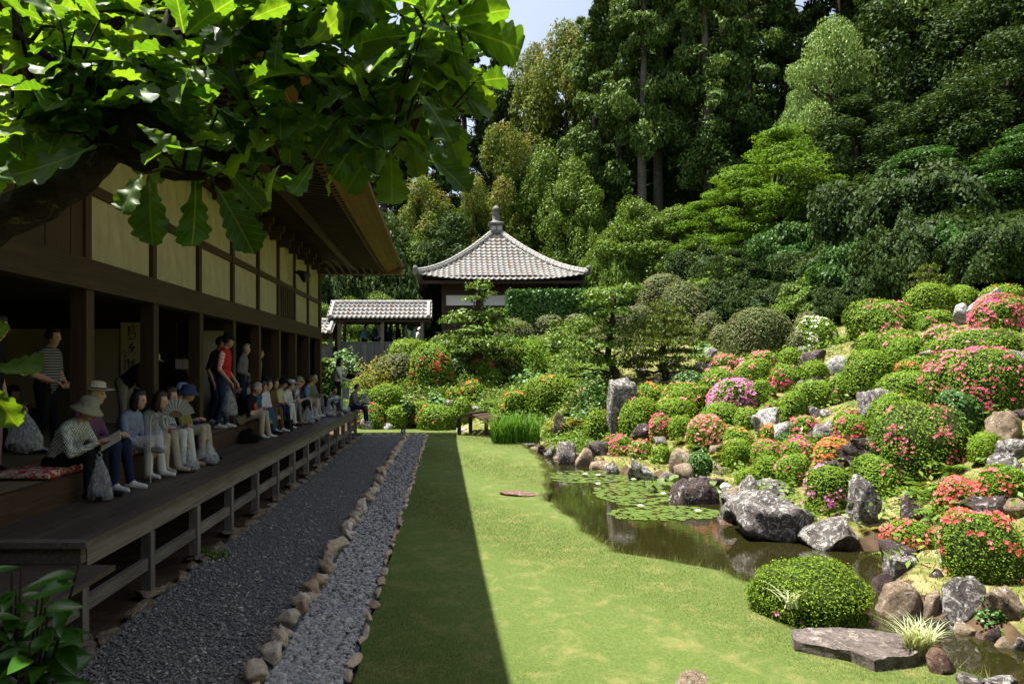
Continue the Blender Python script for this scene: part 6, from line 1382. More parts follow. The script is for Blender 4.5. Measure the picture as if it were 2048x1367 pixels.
for br in ([(225, 292, 2.6, .045), (290, 330, 2.55, .03), (350, 350, 2.5, .022), (410, 352, 2.45, .015)], [(262, 240, 2.65, .06), (350, 290, 2.75, .055), (440, 330, 2.8, .05), (520, 300, 2.8, .045), (600, 245, 2.8, .038), (690, 190, 2.8, .03), (780, 130, 2.75, .022), (860, 70, 2.7, .016), (930, 45, 2.7, .01)],
           [(600, 245, 2.8, .025), (700, 260, 2.7, .02), (790, 262, 2.6, .014), (850, 300, 2.6, .009)], [(262, 220, 2.65, .03), (180, 160, 2.55, .022), (90, 110, 2.5, .014), (30, 60, 2.5, .009)], [(330, 70, 2.75, .025), (420, 60, 2.7, .018), (520, 50, 2.7, .014), (620, 40, 2.7, .009)], [(520, 300, 2.8, .02), (560, 330, 2.6, .014), (600, 350, 2.5, .01)], [(-150, 560, 2.3, .03), (-110, 640, 2.4, .02), (-60, 720, 2.5, .012), (-25, 742, 2.6, .007)]):
    a_, b_ = dense([P(x, y, d) for x, y, d, _ in br], [q[3] for q in br]); mb.tube([q - o0 for q in a_], b_, 8); NODES += a_[1:]
mb.obj('limb', 'oak_bark', oak, smooth=True)
def put_leaf(base, tip, hint, wide=False, var=None):
    t = (tip - base); L = t.length; t.normalize(); n = hint - t * hint.dot(t)
    n = n.normalized() if n.length > 1e-4 else t.orthogonal().normalized(); s = t.cross(n)
    me = LV[var % 8] if not wide else LV[8 + (var % 3)]
    o = link('leaf', me, 'oak_leaf', oak); o.matrix_local = Matrix(((s.x * L, t.x * L, n.x * L, base.x - o0.x), (s.y * L, t.y * L, n.y * L, base.y - o0.y), (s.z * L, t.z * L, n.z * L, base.z - o0.z), (0, 0, 0, 1)))
KEY = [(366, 80, 238, 40, 0), (322, 168, 214, 113, 0), (370, 72, 446, -2, 2), (368, 68, 346, -40, 2), (378, 66, 478, 62, 2), (470, 160, 455, 80, 0), (300, 352, 296, 470, 0), (391, 360, 393, 496, 0), (431, 372, 508, 490, 0), (285, 348, 238, 404, 0), (436, 222, 516, 300, 0),
       (275, 250, 355, 296, 0), (192, 290, 40, 368, 0), (235, 108, 108, 66, 1), (98, 212, 34, 240, 1), (44, 304, 4, 356, 1), (668, 330, 648, 388, 3), (737, 258, 660, 336, 0), (764, 236, 768, 283, 3), (808, 262, 880, 316, 0), (850, 144, 818, 204, 3), (704, 186, 620, 214, 0), (814, 124, 752, 148, 0),
       (782, 300, 784, 415, 0), (846, 306, 938, 364, 0), (916, 56, 1053, 95, 2), (890, 42, 1002, 16, 2), (950, 164, 1016, 152, 2), (752, 50, 668, 12, 2), (752, 48, 700, -30, 2), (850, 42, 885, -35, 2), (618, 90, 694, 28, 2), (616, 88, 553, 52, 1), (664, 114, 563, 130, 0), (888, 146, 968, 210, 0), (936, 196, 985, 230, 0),
       (478, 170, 548, 194, 1), (470, 142, 524, 124, 1), (-30, 738, 84, 752, 3), (-40, 700, 18, 652, 0), (-30, 760, 30, 846, 0), (840, 190, 905, 255, 0), (560, 330, 520, 392, 0), (700, 262, 745, 330, 0), (630, 320, 590, 392, 0), (820, 255, 840, 345, 0), (890, 250, 925, 330, 0), (480, 60, 420, 120, 0), (500, 40, 570, 5, 2), (560, 60, 540, 130, 0), (690, 130, 740, 190, 0), (150, 60, 60, 95, 1), (120, 40, 40, -10, 1), (200, 40, 150, -30, 2)]
HN = {0: Vector((.05, -.72, .55)), 1: Vector((-.1, -.45, .9)), 2: Vector((-.35, .72, .60)), 3: Vector((.0, -.5, .8))}
for i, (bx, by, tx, ty, h) in enumerate(KEY):
    D = 2.28 + .25 * r_.random(); b = P(bx, by, D); t = P(tx, ty, D + r_.uniform(-.1, .06)); put_leaf(b, t, HN[h] + Vector((r_.gauss(0, .12), r_.gauss(0, .1), r_.gauss(0, .1))), h == 3, i)
    nd = min(NODES, key=lambda q: (q - b).length); MB().tube([nd - o0, nd.lerp(b, .5) - o0 + Vector((0, 0, .02)), b - o0], [.006, .004, .003], 5).obj('twig', 'bark', oak, smooth=True)
CL = [(60, 40), (140, 130), (40, 170), (70, 260), (150, 210), (210, 60), (240, 160), (300, 110), (330, 210), (300, 20), (400, 130), (420, 210), (380, 290), (470, 250), (470, 10), (540, 120), (560, 200), (540, 270), (600, 40), (620, 150), (640, 240), (690, 100), (710, 30), (720, 200), (760, 90), (780, 180), (800, 30), (820, 110), (840, 220), (870, 20), (890, 90), (900, 170), (930, 120), (20, 330), (110, 300), (650, 10), (250, -20), (60, -30), (450, 330), (510, 345), (760, 270)]
CL += [(r_.uniform(-60, 860), r_.uniform(-420, -40)) for _ in range(12)] + [(r_.uniform(20, 900), r_.uniform(0, 270)) for _ in range(52)]
for (cx, cy) in CL:
    D = r_.uniform(2.45, 3.2); c = P(cx, cy, D); nd = min(NODES, key=lambda q: (q - c).length); MB().tube([nd - o0, nd.lerp(c, .5) - o0 + Vector((0, 0, .03)), c - o0], [.008, .006, .005], 6).obj('twig', 'bark', oak, smooth=True); a0 = r_.uniform(0, 6.28)
    for k in range(8):
        a = a0 + k * .79 + r_.uniform(-.25, .25); el = r_.uniform(-.8, .35); L = r_.uniform(.15, .25); d = Vector((math.cos(a) * math.cos(el), math.sin(a) * math.cos(el) * .9, math.sin(el)))
        put_leaf(c + d * .015, c + d * L, Vector((r_.gauss(0, .25), r_.gauss(-.12, .25), 1)), False, r_.randrange(8))
# broad-leaved shrub at the lower corner
cs = tag(empty('corner_shrub', (-1.92, 3.1, -.02)), 'glossy broad-leaved shrub growing beside the veranda step', 'shrub'); c0 = cs.location.copy()
def plain_leaf(seed):
    r = random.Random(seed); vs = []; fs = []; n = 8
    for i in range(n + 1):
        t = i / n; w = .19 * math.sin(math.pi * t ** .8) ** .8 + .004
        for s in (-1, 0, 1): vs.append((s * w, t, abs(s) * w * .35 - .25 * t * t))
    for i in range(n):
        for j in range(2): a = i * 3 + j; fs.append((a, a + 1, a + 4, a + 3))
    me = bpy.data.meshes.new('leaf'); me.from_pydata(vs, [], fs); me.polygons.foreach_set('use_smooth', np.ones(len(fs), bool)); me.materials.append(MATS['leaf_glossy2']); return me
leaf_mat('leaf_glossy2', [(0.03, 0.10, 0.010), (0.05, 0.15, 0.014)], .3, rough=.3, spec=.5)
PL = plain_leaf(1); mb = MB(); stems = []
for k in range(30):
    a = r_.uniform(0, 6.28); e = Vector((math.cos(a) * r_.uniform(.05, .30), math.sin(a) * r_.uniform(.05, .35), r_.uniform(.6, 1.38))); mb.tube([(0, 0, -.05), e * .5 + Vector((0, 0, .12)), e], [.012, .009, .005], 5); stems.append(e)
mb.obj('stem', 'bark', cs)
for e in stems:
    for k in range(9):
        t = r_.uniform(.45, 1.0); b = e * t + Vector((0, 0, .1 * (1 - t))); a = r_.uniform(0, 6.28); L = r_.uniform(.12, .21); d = Vector((math.cos(a), math.sin(a), r_.uniform(-.3, .5))).normalized(); n_ = Vector((r_.gauss(0, .3), r_.gauss(-.3, .3), 1)); n_ = (n_ - d * n_.dot(d)).normalized(); s = d.cross(n_)
        o = link('leaf', PL, 'leaf_glossy2', cs); o.matrix_local = Matrix(((s.x * L, d.x * L, n_.x * L, b.x), (s.y * L, d.y * L, n_.y * L, b.y), (s.z * L, d.z * L, n_.z * L, b.z), (0, 0, 0, 1)))
big_leaf_plant('weed_clump', 'small green weed between foundation stones', Vector((-2.76, 8.25, -.02)), .5, .14, 90, 'leaf_broad', .07, 31)

# ------------------------------------------------------------------ people
SKIN = ['skin_a', 'skin_b', 'skin_c']
for nme, c in (('skin_a', (.48, .29, .20)), ('skin_b', (.40, .23, .155)), ('skin_c', (.55, .35, .25))): simple(nme, c, .55, .06, 4, .35, 0)
for nme, c in (('hair_black', (.012, .010, .009)), ('hair_grey', (.34, .33, .32)), ('hair_brown', (.03, .018, .012)), ('hair_white', (.6, .59, .56))): simple(nme, c, .5, .25, 25, .4, .4)
CLOTH = {'white': (.72, .71, .68), 'cream': (.62, .56, .42), 'beige': (.48, .42, .32), 'navy': (.02, .03, .075), 'black': (.014, .014, .017), 'denim': (.045, .07, .15), 'blue': (.16, .26, .46), 'steel': (.25, .31, .42), 'grey': (.22, .22, .23), 'red': (.55, .03, .025), 'orange': (.75, .12, .03), 'green': (.16, .19, .06), 'olive': (.28, .26, .07), 'teal': (.03, .13, .22), 'pink': (.6, .38, .40), 'brown': (.16, .09, .05), 'tan': (.42, .30, .20), 'lemon': (.62, .58, .28), 'plum': (.12, .03, .06), 'khaki': (.33, .32, .22), 'sky': (.42, .55, .75), 'rose': (.5, .30, .28)}
for nme, c in CLOTH.items(): simple('cloth_' + nme, tuple(x * .72 for x in c), .85, .16, 2.6, .1, 1.0)
def pat(name, a, b, sc, kind='check'):
    m, nt, p = new_mat(name); v = coord(nt, 'Object')
    if kind == 'check': t = nt.nodes.new('ShaderNodeTexChecker'); t.inputs['Scale'].default_value = sc; nt.links.new(v, t.inputs[0]); f = t.outputs['Fac']
    elif kind == 'stripe':
        t = nt.nodes.new('ShaderNodeTexWave'); t.bands_direction = 'Z'; t.inputs['Scale'].default_value = sc; nt.links.new(v, t.inputs[0]); f = ramp(nt, t.outputs['Fac'], [(.45, (0, 0, 0)), (.55, (1, 1, 1))])
    else:
        n = noise_n(nt, sc, 3, .6, v, 1.0); f = ramp(nt, n, [(.48, (0, 0, 0)), (.54, (1, 1, 1))])
    nt.links.new(mixc(nt, f, a, b), p.inputs['Base Color']); p.inputs['Roughness'].default_value = .85
pat('cloth_gingham', (.55, .56, .5), (.13, .16, .13), 56); pat('cloth_redcheck', (.6, .03, .03), (.7, .6, .56), 45); pat('cloth_striped', (.03, .03, .035), (.22, .22, .22), 9, 'stripe'); pat('cloth_floral', (.03, .035, .06), (.5, .5, .48), 16, 'blot'); pat('cloth_plaid', (.5, .52, .56), (.05, .07, .12), 30); pat('cloth_cushion', (.32, .015, .02), (.5, .42, .32), 14, 'blot'); pat('cloth_plaidred', (.14, .02, .05), (.05, .05, .12), 26); pat('cloth_finestripe', (.66, .66, .66), (.35, .36, .42), 22, 'stripe')
def cloth(n): return 'cloth_' + n
BODY_TMP = []
def person(label, loc, face, pose='sit', h=1.58, top='white', bottom='navy', shoe='white', skin=0, hair='black', hat=None, hatc='beige', style='short', lean=.25, arms='lap', sleeve='long', drop=.27, turn=0.0, nod=.1, vox=.026, group='visitors', vest=None, bare=False, spread=.10):
    k = h / 1.6; V = Vector; parts = []   # parts: (p0, p1, r0, r1, mat)
    def cap(a, b, r0, r1, m): parts.append((V(a), V(b), r0, r1, m))
    if pose == 'sit':
        pel = V((-.02, 0, .12)); up = V((math.sin(lean), 0, math.cos(lean)))
        knee = [V((.40, s * (spread + .01), max(.06, -drop + .49))) for s in (-1, 1)]; ank = [V((.42 + .04 * s, s * spread, -drop + .09)) for s in (-1, 1)]
        if drop > .6: knee = [V((.42, s * .1, .10)) for s in (-1, 1)]; ank = [V((.47, s * .1, -.34)) for s in (-1, 1)]
    elif pose == 'bend':
        pel = V((0, 0, .88)); up = V((math.sin(lean), 0, math.cos(lean))); knee = [V((.03, s * .1, .47)) for s in (-1, 1)]; ank = [V((0, s * .1, .09)) for s in (-1, 1)]
    else:
        pel = V((0, 0, .88)); up = V((math.sin(lean * .3), 0, math.cos(lean * .3))); knee = [V((.03, s * .09, .47)) for s in (-1, 1)]; ank = [V((-.02 + .05 * s, s * .1, .09)) for s in (-1, 1)]
    sd = V((0, 1, 0)); at = lambda u, x=0, f=0: pel + up * u + sd * x + V((math.cos(lean), 0, -math.sin(lean))) * f
    MT, MBt, MS, MSH, MV = 1, 2, 0, 3, 4
    tm = MV if vest else MT
    # torso: overlapping ellipsoid-like capsules across
    for u, w_, r0 in ((-.02, .075, .115), (.10, .06, .115), (.22, .07, .118), (.32, .09, .115), (.40, .10, .095)):
        cap(at(u, -w_), at(u, w_), r0, r0, MBt if u < .0 else tm)
    cap(at(.0), at(.40), .13, .12, tm); cap(at(.42, -.06), at(.42, .06), .07, .07, tm)
    cap(at(.43), at(.545, 0, .02), .052, .048, MS)
    hc = at(.545, 0, .02) + V((.035 + .05 * nod, 0, .085 - .02 * nod)); yaw = Matrix.Rotation(turn, 3, 'Z') @ Matrix.Rotation(nod, 3, 'Y')
    for j, s in enumerate((-1, 1)):
        hip = pel + sd * s * .09; cap(hip, knee[j], .098, .068, MBt); cap(knee[j], ank[j], .066, .044 if not (bottom in ('white', 'cream', 'beige') and pose == 'sit') else .055, MS if bare else MBt)
        heel = ank[j] + V((-.03, 0, -.045)); toe = ank[j] + V((.15, s * .02, -.055)); cap(heel, ank[j] + V((.02, 0, -.02)), .038, .042, MSH); cap(ank[j] + V((.02, 0, -.035)), toe, .042, .030, MSH)
        sh = at(.395, s * .175)
        kind = arms if isinstance(arms, str) else arms[j]
        if kind == 'lap': wr = (knee[j] + V((-.03, -s * .05, .09))) if pose == 'sit' else pel + V((.18, s * .1, .05))
        elif kind == 'hold': wr = at(.10, s * .09, .36)
        elif kind == 'read': wr = V((.48, s * .09, .33))
        elif kind == 'face': wr = at(.44, s * .06, .27)
        elif kind == 'reach': wr = at(.34, s * .12, .48)
        elif kind == 'down': wr = sh + V((.03, s * .05, -.50)) 
        elif kind == 'carry': wr = sh + V((.14, s * .04, -.46))
        elif kind == 'rest': wr = pel + V((.05, s * .26, -.02))
        mid_ = (sh + wr) / 2; d = (wr - sh); need = max(.0, .27 ** 2 - (min(d.length, .53) / 2) ** 2) ** .5
        bend = V((-.45, s * .55, -.7)); bend = (bend - d.normalized() * bend.dot(d.normalized())).normalized(); el = mid_ + bend * need
        cap(sh, el, .054, .044, MT); cap(el, wr, .042, .030, MT if sleeve == 'long' else MS)
        fd = (wr - el).normalized(); hd = (wr + fd * .075); cap(wr, hd, .030, .028, MS)
        BODY_TMP.append((wr, hd, fd, s, kind))
    mb = MB(); segs = parts
    for (a, b, r0, r1, m) in parts:
        d = b - a; L = d.length; dn = d.normalized() if L > 1e-6 else V((0, 0, 1)); pts = []; rr = []
        for t in (-1, -.8, -.4): pts.append(a + dn * r0 * t); rr.append(r0 * math.sqrt(max(.02, 1 - t * t)))
        pts.append(a); rr.append(r0); pts.append(b); rr.append(r1)
        for t in (.4, .8, 1): pts.append(b + dn * r1 * t); rr.append(r1 * math.sqrt(max(.02, 1 - t * t)))
        mb.tube(pts, rr, 10)
    mb.ell(hc + yaw @ V((0, 0, .012)), (.092, .074, .105), 14, 10, yaw); mb.ell(hc + yaw @ V((.03, 0, -.058)), (.056, .05, .055), 10, 7, yaw)      # skull, jaw
    mb.ell(hc + yaw @ V((.094, 0, -.015)), (.022, .015, .024), 8, 5, yaw)
    for s in (-1, 1): mb.ell(hc + yaw @ V((-.005, s * .076, -.01)), (.022, .012, .03), 8, 5, yaw)
    parts = parts + [(hc, hc + V((0, 0, .02)), .10, .10, MS), (hc + yaw @ V((.05, 0, -.06)), hc + yaw @ V((.05, 0, -.05)), .06, .06, MS)]
    tmp = mb.obj('tmp', 'skin_a'); md = tmp.modifiers.new('r', 'REMESH'); md.mode = 'VOXEL'; md.voxel_size = vox; ms = tmp.modifiers.new('s', 'SMOOTH'); ms.factor = .5; ms.iterations = 2
    dg = bpy.context.evaluated_depsgraph_get(); me = bpy.data.meshes.new_from_object(tmp.evaluated_get(dg)); me0 = tmp.data; bpy.data.objects.remove(tmp); bpy.data.meshes.remove(me0)
    nv = len(me.vertices); co = np.empty(nv * 3, np.float32); me.vertices.foreach_get('co', co); co = co.reshape(-1, 3)
    nf = len(me.polygons); fcs = [tuple(p_.vertices) for p_ in me.polygons]; cen = np.array([co[list(f)].mean(0) for f in fcs])
    best = np.full(nf, 1e9); mi = np.zeros(nf, int)
    for (a, b, r0, r1, m) in parts:
        a_ = np.array(a); ab = np.array(b) - a_; t = np.clip(((cen - a_) @ ab) / (ab @ ab + 1e-9), 0, 1); d = np.linalg.norm(cen - a_ - t[:, None] * ab, axis=1) - (r0 + (r1 - r0) * t); up_ = d < best; best = np.where(up_, d, best); mi = np.where(up_, m, mi)
    fin = MB(); fin.add([tuple(v) for v in co], fcs); fin.m = list(mi)
    fin.cur = 0
    for (wr, hd, fd, s, kind) in BODY_TMP:      # five fingers
        lat = fd.cross(V((0, 0, 1))); lat = lat.normalized() if lat.length > .1 else V((0, 1, 0)); dn = fd.cross(lat) * (1 if fd.cross(lat).z < 0 else -1)
        for q_, (o_, L1) in enumerate(((-.024, .062), (-.008, .074), (.008, .070), (.024, .055))):
            b0 = hd + lat * o_; m1 = b0 + fd * L1 * .55 + dn * .012; e1 = m1 + fd * L1 * .35 + dn * .03; fin.tube([b0, m1, e1], [.0095, .0088, .0065], 6)
        th = wr.lerp(hd, .35) + lat * (-s * .024); fin.tube([th, th + fd * .035 + lat * (-s * .022), th + fd * .062 + lat * (-s * .02) + dn * .015], [.011, .010, .007], 6)
    BODY_TMP.clear()
    me2 = fin.mesh('person', True); bpy.data.meshes.remove(me)
    mats = [SKIN[skin], cloth(top), cloth(bottom), cloth(shoe) if not bare else SKIN[skin], cloth(vest) if vest else cloth(top)]
    ob = link('person', me2, mats, None, loc); ob.scale = (k, k, k); ob.rotation_euler = (0, 0, math.radians(face)); tag(ob, label, 'person', group)
    M4 = Matrix.Translation(hc) @ yaw.to_4x4()
    for s in (-1, 1): MB().ell(V((.083, s * .030, .008)), (.010, .013, .006), 8, 5).obj('eye', 'ink', ob).matrix_local = M4
    MB().box((.0865, -.020, -.060), (.0915, .020, -.053)).obj('mouth', 'cloth_plum', ob).matrix_local = M4
    # hair shell
    n, m_ = 18, 12; vs = []; fs = []
    for i in range(m_ + 1):
        th = math.pi * i / m_
        for j in range(n):
            a = 2 * math.pi * j / n; d = V((math.sin(th) * math.cos(a), math.sin(th) * math.sin(a), math.cos(th)))
            line = .30 if style != 'bald' else 2; f = d.x - .35; g = 1.12 + .04 * math.sin(a * 7 + i * 2)
            if d.x > .28 and d.z < .52: g = .86
            if d.z < (-.35 if style == 'short' else -.9): g = .8
            v = V((d.x * .098 * g, d.y * .083 * g, d.z * .112 * g + .014))
            if style in ('bob', 'long') and d.z < 0 and d.x < .25: v.z -= (.06 if style == 'bob' else .30) * min(1, -d.z * 1.6); v.x -= .015; v.y *= 1.08 if style == 'bob' else 1.0 
            vs.append(v)
    for i in range(m_):
        for j in range(n): a = i * n + j; b = i * n + (j + 1) % n; fs.append((a, a + n, b + n, b))
    if style != 'bald': hb_ = MB().add(vs, fs).obj('hair', 'hair_' + hair, ob, smooth=True); hb_.matrix_local = M4
    if hat:
        hm = MB()
        if hat == 'bucket': prof = [(.0, .145), (.06, .142), (.093, .12), (.105, .06), (.112, .045), (.155, .005), (.172, -.012), (.170, -.016), (.110, .035)]
        elif hat == 'brim': prof = [(.0, .142), (.06, .14), (.09, .125), (.104, .055), (.106, .05), (.165, .055), (.178, .066), (.176, .058), (.105, .042)]
        else: prof = [(.0, .138), (.05, .134), (.085, .105), (.104, .055), (.106, .03), (.100, .03)]
        hm.lathe(prof[::-1], 18, (0, 0, .0), sx=1.02, sy=.88)
        if hat == 'cap': hm.add([(.07, -.075, .036), (.10, -.04, .036), (.19, -.045, .018), (.20, 0, .022), (.19, .045, .018), (.10, .04, .036), (.07, .075, .036)], [(0, 2, 3, 1), (1, 3, 5), (5, 3, 4, 6), (3, 2, 0), ])
        ho = hm.obj('hat', cloth(hatc), ob, smooth=True); ho.matrix_local = M4 @ Matrix.Translation((-.006, 0, .0))
        if hat == 'brim':
            bo = MB().lathe([(.1055, .052), (.1075, .054), (.102, .076), (.100, .076)], 18, (0, 0, 0), sx=1.03, sy=.89).obj('hat_band', 'cloth_navy', ob, smooth=True); bo.matrix_local = M4 @ Matrix.Translation((-.006, 0, 0))
    return ob
SX = XW + .10
def seat(y, dx=0.0): return (SX + dx, y, FLOOR + .005)
G1 = 'visitors seated along the veranda'; G2 = 'visitors standing in the hall'; G3 = 'visitors in the roofed corridor'
person('person in gingham shirt and pale bucket hat reading a leaflet', seat(7.40, -.1), -6, h=1.58, top='gingham', bottom='black', shoe='black', hat='bucket', hatc='khaki', hair='black', lean=.5, arms='read', nod=.35, vox=.015, group=G1)
person('person with banded cream hat and glasses in dark plaid shirt', seat(7.95, -.16), 0, h=1.74, top='plaidred', bottom='navy', hat='brim', hatc='cream', hair='grey', lean=.2, arms='lap', vox=.016, group=G1)
person('dark-haired person in blue-grey shirt holding a bag on the knees', seat(8.72, -.05), -4, h=1.56, top='steel', bottom='white', shoe='white', style='bob', lean=.32, arms='hold', turn=-.1, vox=.016, group=G1)
person('person in grey top leaning on the knees beside the fan holder', seat(9.15, -.02), -4, h=1.55, top='grey', bottom='beige', shoe='beige', style='bob', hair='brown', lean=.45, arms='lap', vox=.016, group=G1)
person('person in plaid blouse holding a paper fan', seat(9.62, .0), 0, h=1.56, top='plaid', bottom='white', hair='brown', style='bob', lean=.28, arms=('hold', 'lap'), turn=-.15, bare=False, shoe='tan', vox=.016, group=G1)
person('person in olive jacket and blue bucket hat looking over the garden', seat(10.25, .02), 5, h=1.58, top='olive', bottom='beige', shoe='black', hat='bucket', hatc='denim', lean=.25, arms='hold', turn=.2, vox=.017, group=G1)
person('person in light blue cap behind the blue bucket hat', seat(10.75, -.22), 0, h=1.6, top='grey', bottom='navy', hat='cap', hatc='sky', lean=.2, group=G1)
person('person standing at the hall edge in tan trousers holding a bag', (-4.64, 7.15, FLOOR + .004), 5, 'stand', 1.6, 'black', 'rose', 'black', arms=('carry', 'down'), sleeve='short', group=G2)
person('person in striped shirt standing inside the dark room', (-5.15, 9.1, FLOOR + .004), -10, 'stand', 1.58, 'striped', 'black', 'black', arms='lap', sleeve='short', group=G2)
person('dark-clothed person seated deep in the room', (-5.75, 9.2, FLOOR + .004), -20, 'sit', 1.6, 'black', 'navy', drop=0.0, lean=.2, group=G2)
person('stooping person in yellow cap by the scroll', (-5.25, 11.5, FLOOR + .004), -5, 'bend', 1.55, 'black', 'khaki', 'black', hat='cap', hatc='lemon', lean=.95, arms='reach', nod=.3, group=G2)
person('person in red checked vest and dark cap standing at the veranda edge', (-4.02, 12.65, FLOOR + .006), 4, 'stand', 1.66, 'redcheck', 'denim', 'white', skin=1, hat='cap', hatc='black', arms=('carry', 'carry'), sleeve='short', lean=.2, vox=.018, vest='red', group=G2)
person('dark-shirted person standing behind the red vest', (-4.5, 13.75, FLOOR + .004), -10, 'stand', 1.66, 'black', 'navy', 'white', arms='down', sleeve='short', skin=1, group=G2)
person('bald person standing behind the dark shirt', (-4.9, 13.6, FLOOR + .004), 0, 'stand', 1.62, 'brown', 'khaki', 'white', arms='down', style='bald', skin=1, group=G2)
person('grey-haired person standing in the shade of the third opening', (-4.55, 15.6, FLOOR + .004), 0, 'stand', 1.58, 'grey', 'navy', 'white', hair='grey', arms='lap', group=G2)
person('person in beige blouse standing by a post', (-4.5, 16.6, FLOOR + .004), 10, 'stand', 1.5, 'beige', 'black', 'white', hair='brown', arms='down', group=G2)
ROW = [('grey-haired person in black jacket and orange scarf seated on the veranda', 'black', 'beige', 'white', 'grey', 'short', None, '', .45), ('person in teal dress with long dark hair looking down', 'teal', 'teal', 'black', 'black', 'bob', None, '', .4), ('person in pale striped shirt with hands on knees', 'finestripe', 'brown', 'white', 'black', 'short', None, '', .3), ('person in brown top seated behind the striped shirt', 'brown', 'navy', 'white', 'brown', 'bob', None, '', .25),
 ('person in yellow cardigan and dark cap', 'lemon', 'white', 'black', 'black', 'short', 'cap', 'black', .35), ('person in white shirt and white banded hat', 'white', 'grey', 'tan', 'black', 'short', 'brim', 'white', .4), ('person in khaki cap with dark patterned top', 'floral', 'black', 'black', 'grey', 'short', 'cap', 'khaki', .3), ('person in dark vest with folded hands', 'plum', 'beige', 'white', 'brown', 'short', None, '', .3), ('person in blue striped shirt beside a bag', 'blue', 'beige', 'white', 'black', 'short', 'cap', 'brown', .3), ('person in green cap near the corner post', 'green', 'grey', 'white', 'grey', 'short', 'cap', 'olive', .25)]
for i, (lab, tp, bt, sh_, hr, st, ht, hc_, ln) in enumerate(ROW):
    person(lab, seat(13.55 + .68 * i + R.uniform(-.06, .06), R.uniform(-.08, .06)), R.uniform(-14, 8), h=R.uniform(1.52, 1.66), top=tp, bottom=bt, shoe=sh_, hair=hr, style=st, hat=ht, hatc=hc_ or 'beige', lean=ln, arms=R.choice(('lap', 'hold', ('hold', 'lap'))), turn=R.uniform(-.3, .2), sleeve=R.choice(('long', 'short')), vox=.027, skin=i % 3, group=G1)
for i, (y_, x_, tp, hr, st, lab) in enumerate([(14.4, -4.62, 'navy', 'brown', 'bob', 'person in navy seated on the floor behind the teal dress'), (16.0, -4.6, 'beige', 'grey', 'short', 'grey-haired person in beige seated behind the yellow cardigan'), (17.4, -4.62, 'green', 'black', 'short', 'person in dark green seated behind the white banded hat'), (18.8, -4.6, 'steel', 'black', 'bob', 'person in grey-blue seated behind the dark vest'), (20.2, -3.95, 'grey', 'grey', 'short', 'grey-haired person seated last along the veranda sill')]):
    person(lab, (x_, y_, FLOOR + .005), R.uniform(-20, 10), h=1.62, top=tp, bottom='black', hair=hr, style=st, lean=.2, arms='lap', drop=.0 if x_ < -4.2 else .27, vox=.025, skin=i % 3, group=G1)
sc_ = MB(); sc_.tube([(.14, .0, .52), (.20, .0, .40), (.24, .0, .24)], [.035, .04, .03], 6, flat=.5)
tag(sc_.obj('scarf', 'cloth_orange', None, seat(13.52, .06)), 'orange scarf over the black jacket', 'scarf')
person('person in dark floral dress facing the veranda corner', (-3.35, 20.6, DECK + .004), -60, 'sit', 1.5, 'floral', 'floral', 'white', hair='black', lean=.2, arms='hold', drop=.05, group=G1)
person('person with long dark hair in white blouse standing with raised hands', (-3.36, 21.5, DECK + .004), 0, 'stand', 1.62, 'white', 'black', 'black', hair='black', style='long', arms=('hold', 'face'), lean=.1, vox=.02, group=G2)
person('person seated on the deck corner with legs hanging over', (-3.02, 22.35, DECK + .004), -10, 'sit', 1.55, 'striped', 'navy', 'white', hair='black', lean=.2, arms='hold', drop=.8, group=G1)
CO = [(-3.72, 'blue', 'black', 'bob', -20, 'person in blue top with dark bob in the corridor'), (-3.28, 'teal', 'black', 'short', -20, 'person in dark blue shirt walking in the corridor'), (-2.98, 'pink', 'black', 'short', -160, 'person in pale pink shirt leaning on the corridor rail'), (-2.62, 'navy', 'black', 'bob', -20, 'person with blue bag by the corridor post'), (-2.2, 'black', 'black', 'bob', 180, 'person in black beside the corridor post'), (-1.92, 'floral', 'black', 'bob', 200, 'person in patterned top facing along the corridor'), (-1.55, 'sky', 'black', 'short', 10, 'person in light blue shirt in the corridor')]
for i, (x, tp, hr, st, fc, lab) in enumerate(CO):
    person(lab, (x * 1.03, 32.25 + .18 * (i % 2), 2.605), fc, 'stand', 1.5 + .05 * (i % 3), tp, 'black', 'black', hair=hr, style=st, arms=('lap', 'down'), vox=.03, group=G3)
person('white-haired person in white shirt leaning beyond the corridor', (-1.56, 33.85, 2.45), 0, 'stand', 1.62, 'white', 'grey', 'black', hair='white', lean=.8, arms='down', vox=.03, group=G3)
person('person in rose jacket at the corridor end', (-.62, 32.2, 2.2), 0, 'stand', 1.55, 'rose', 'black', 'black', arms='down', vox=.03, group=G3)

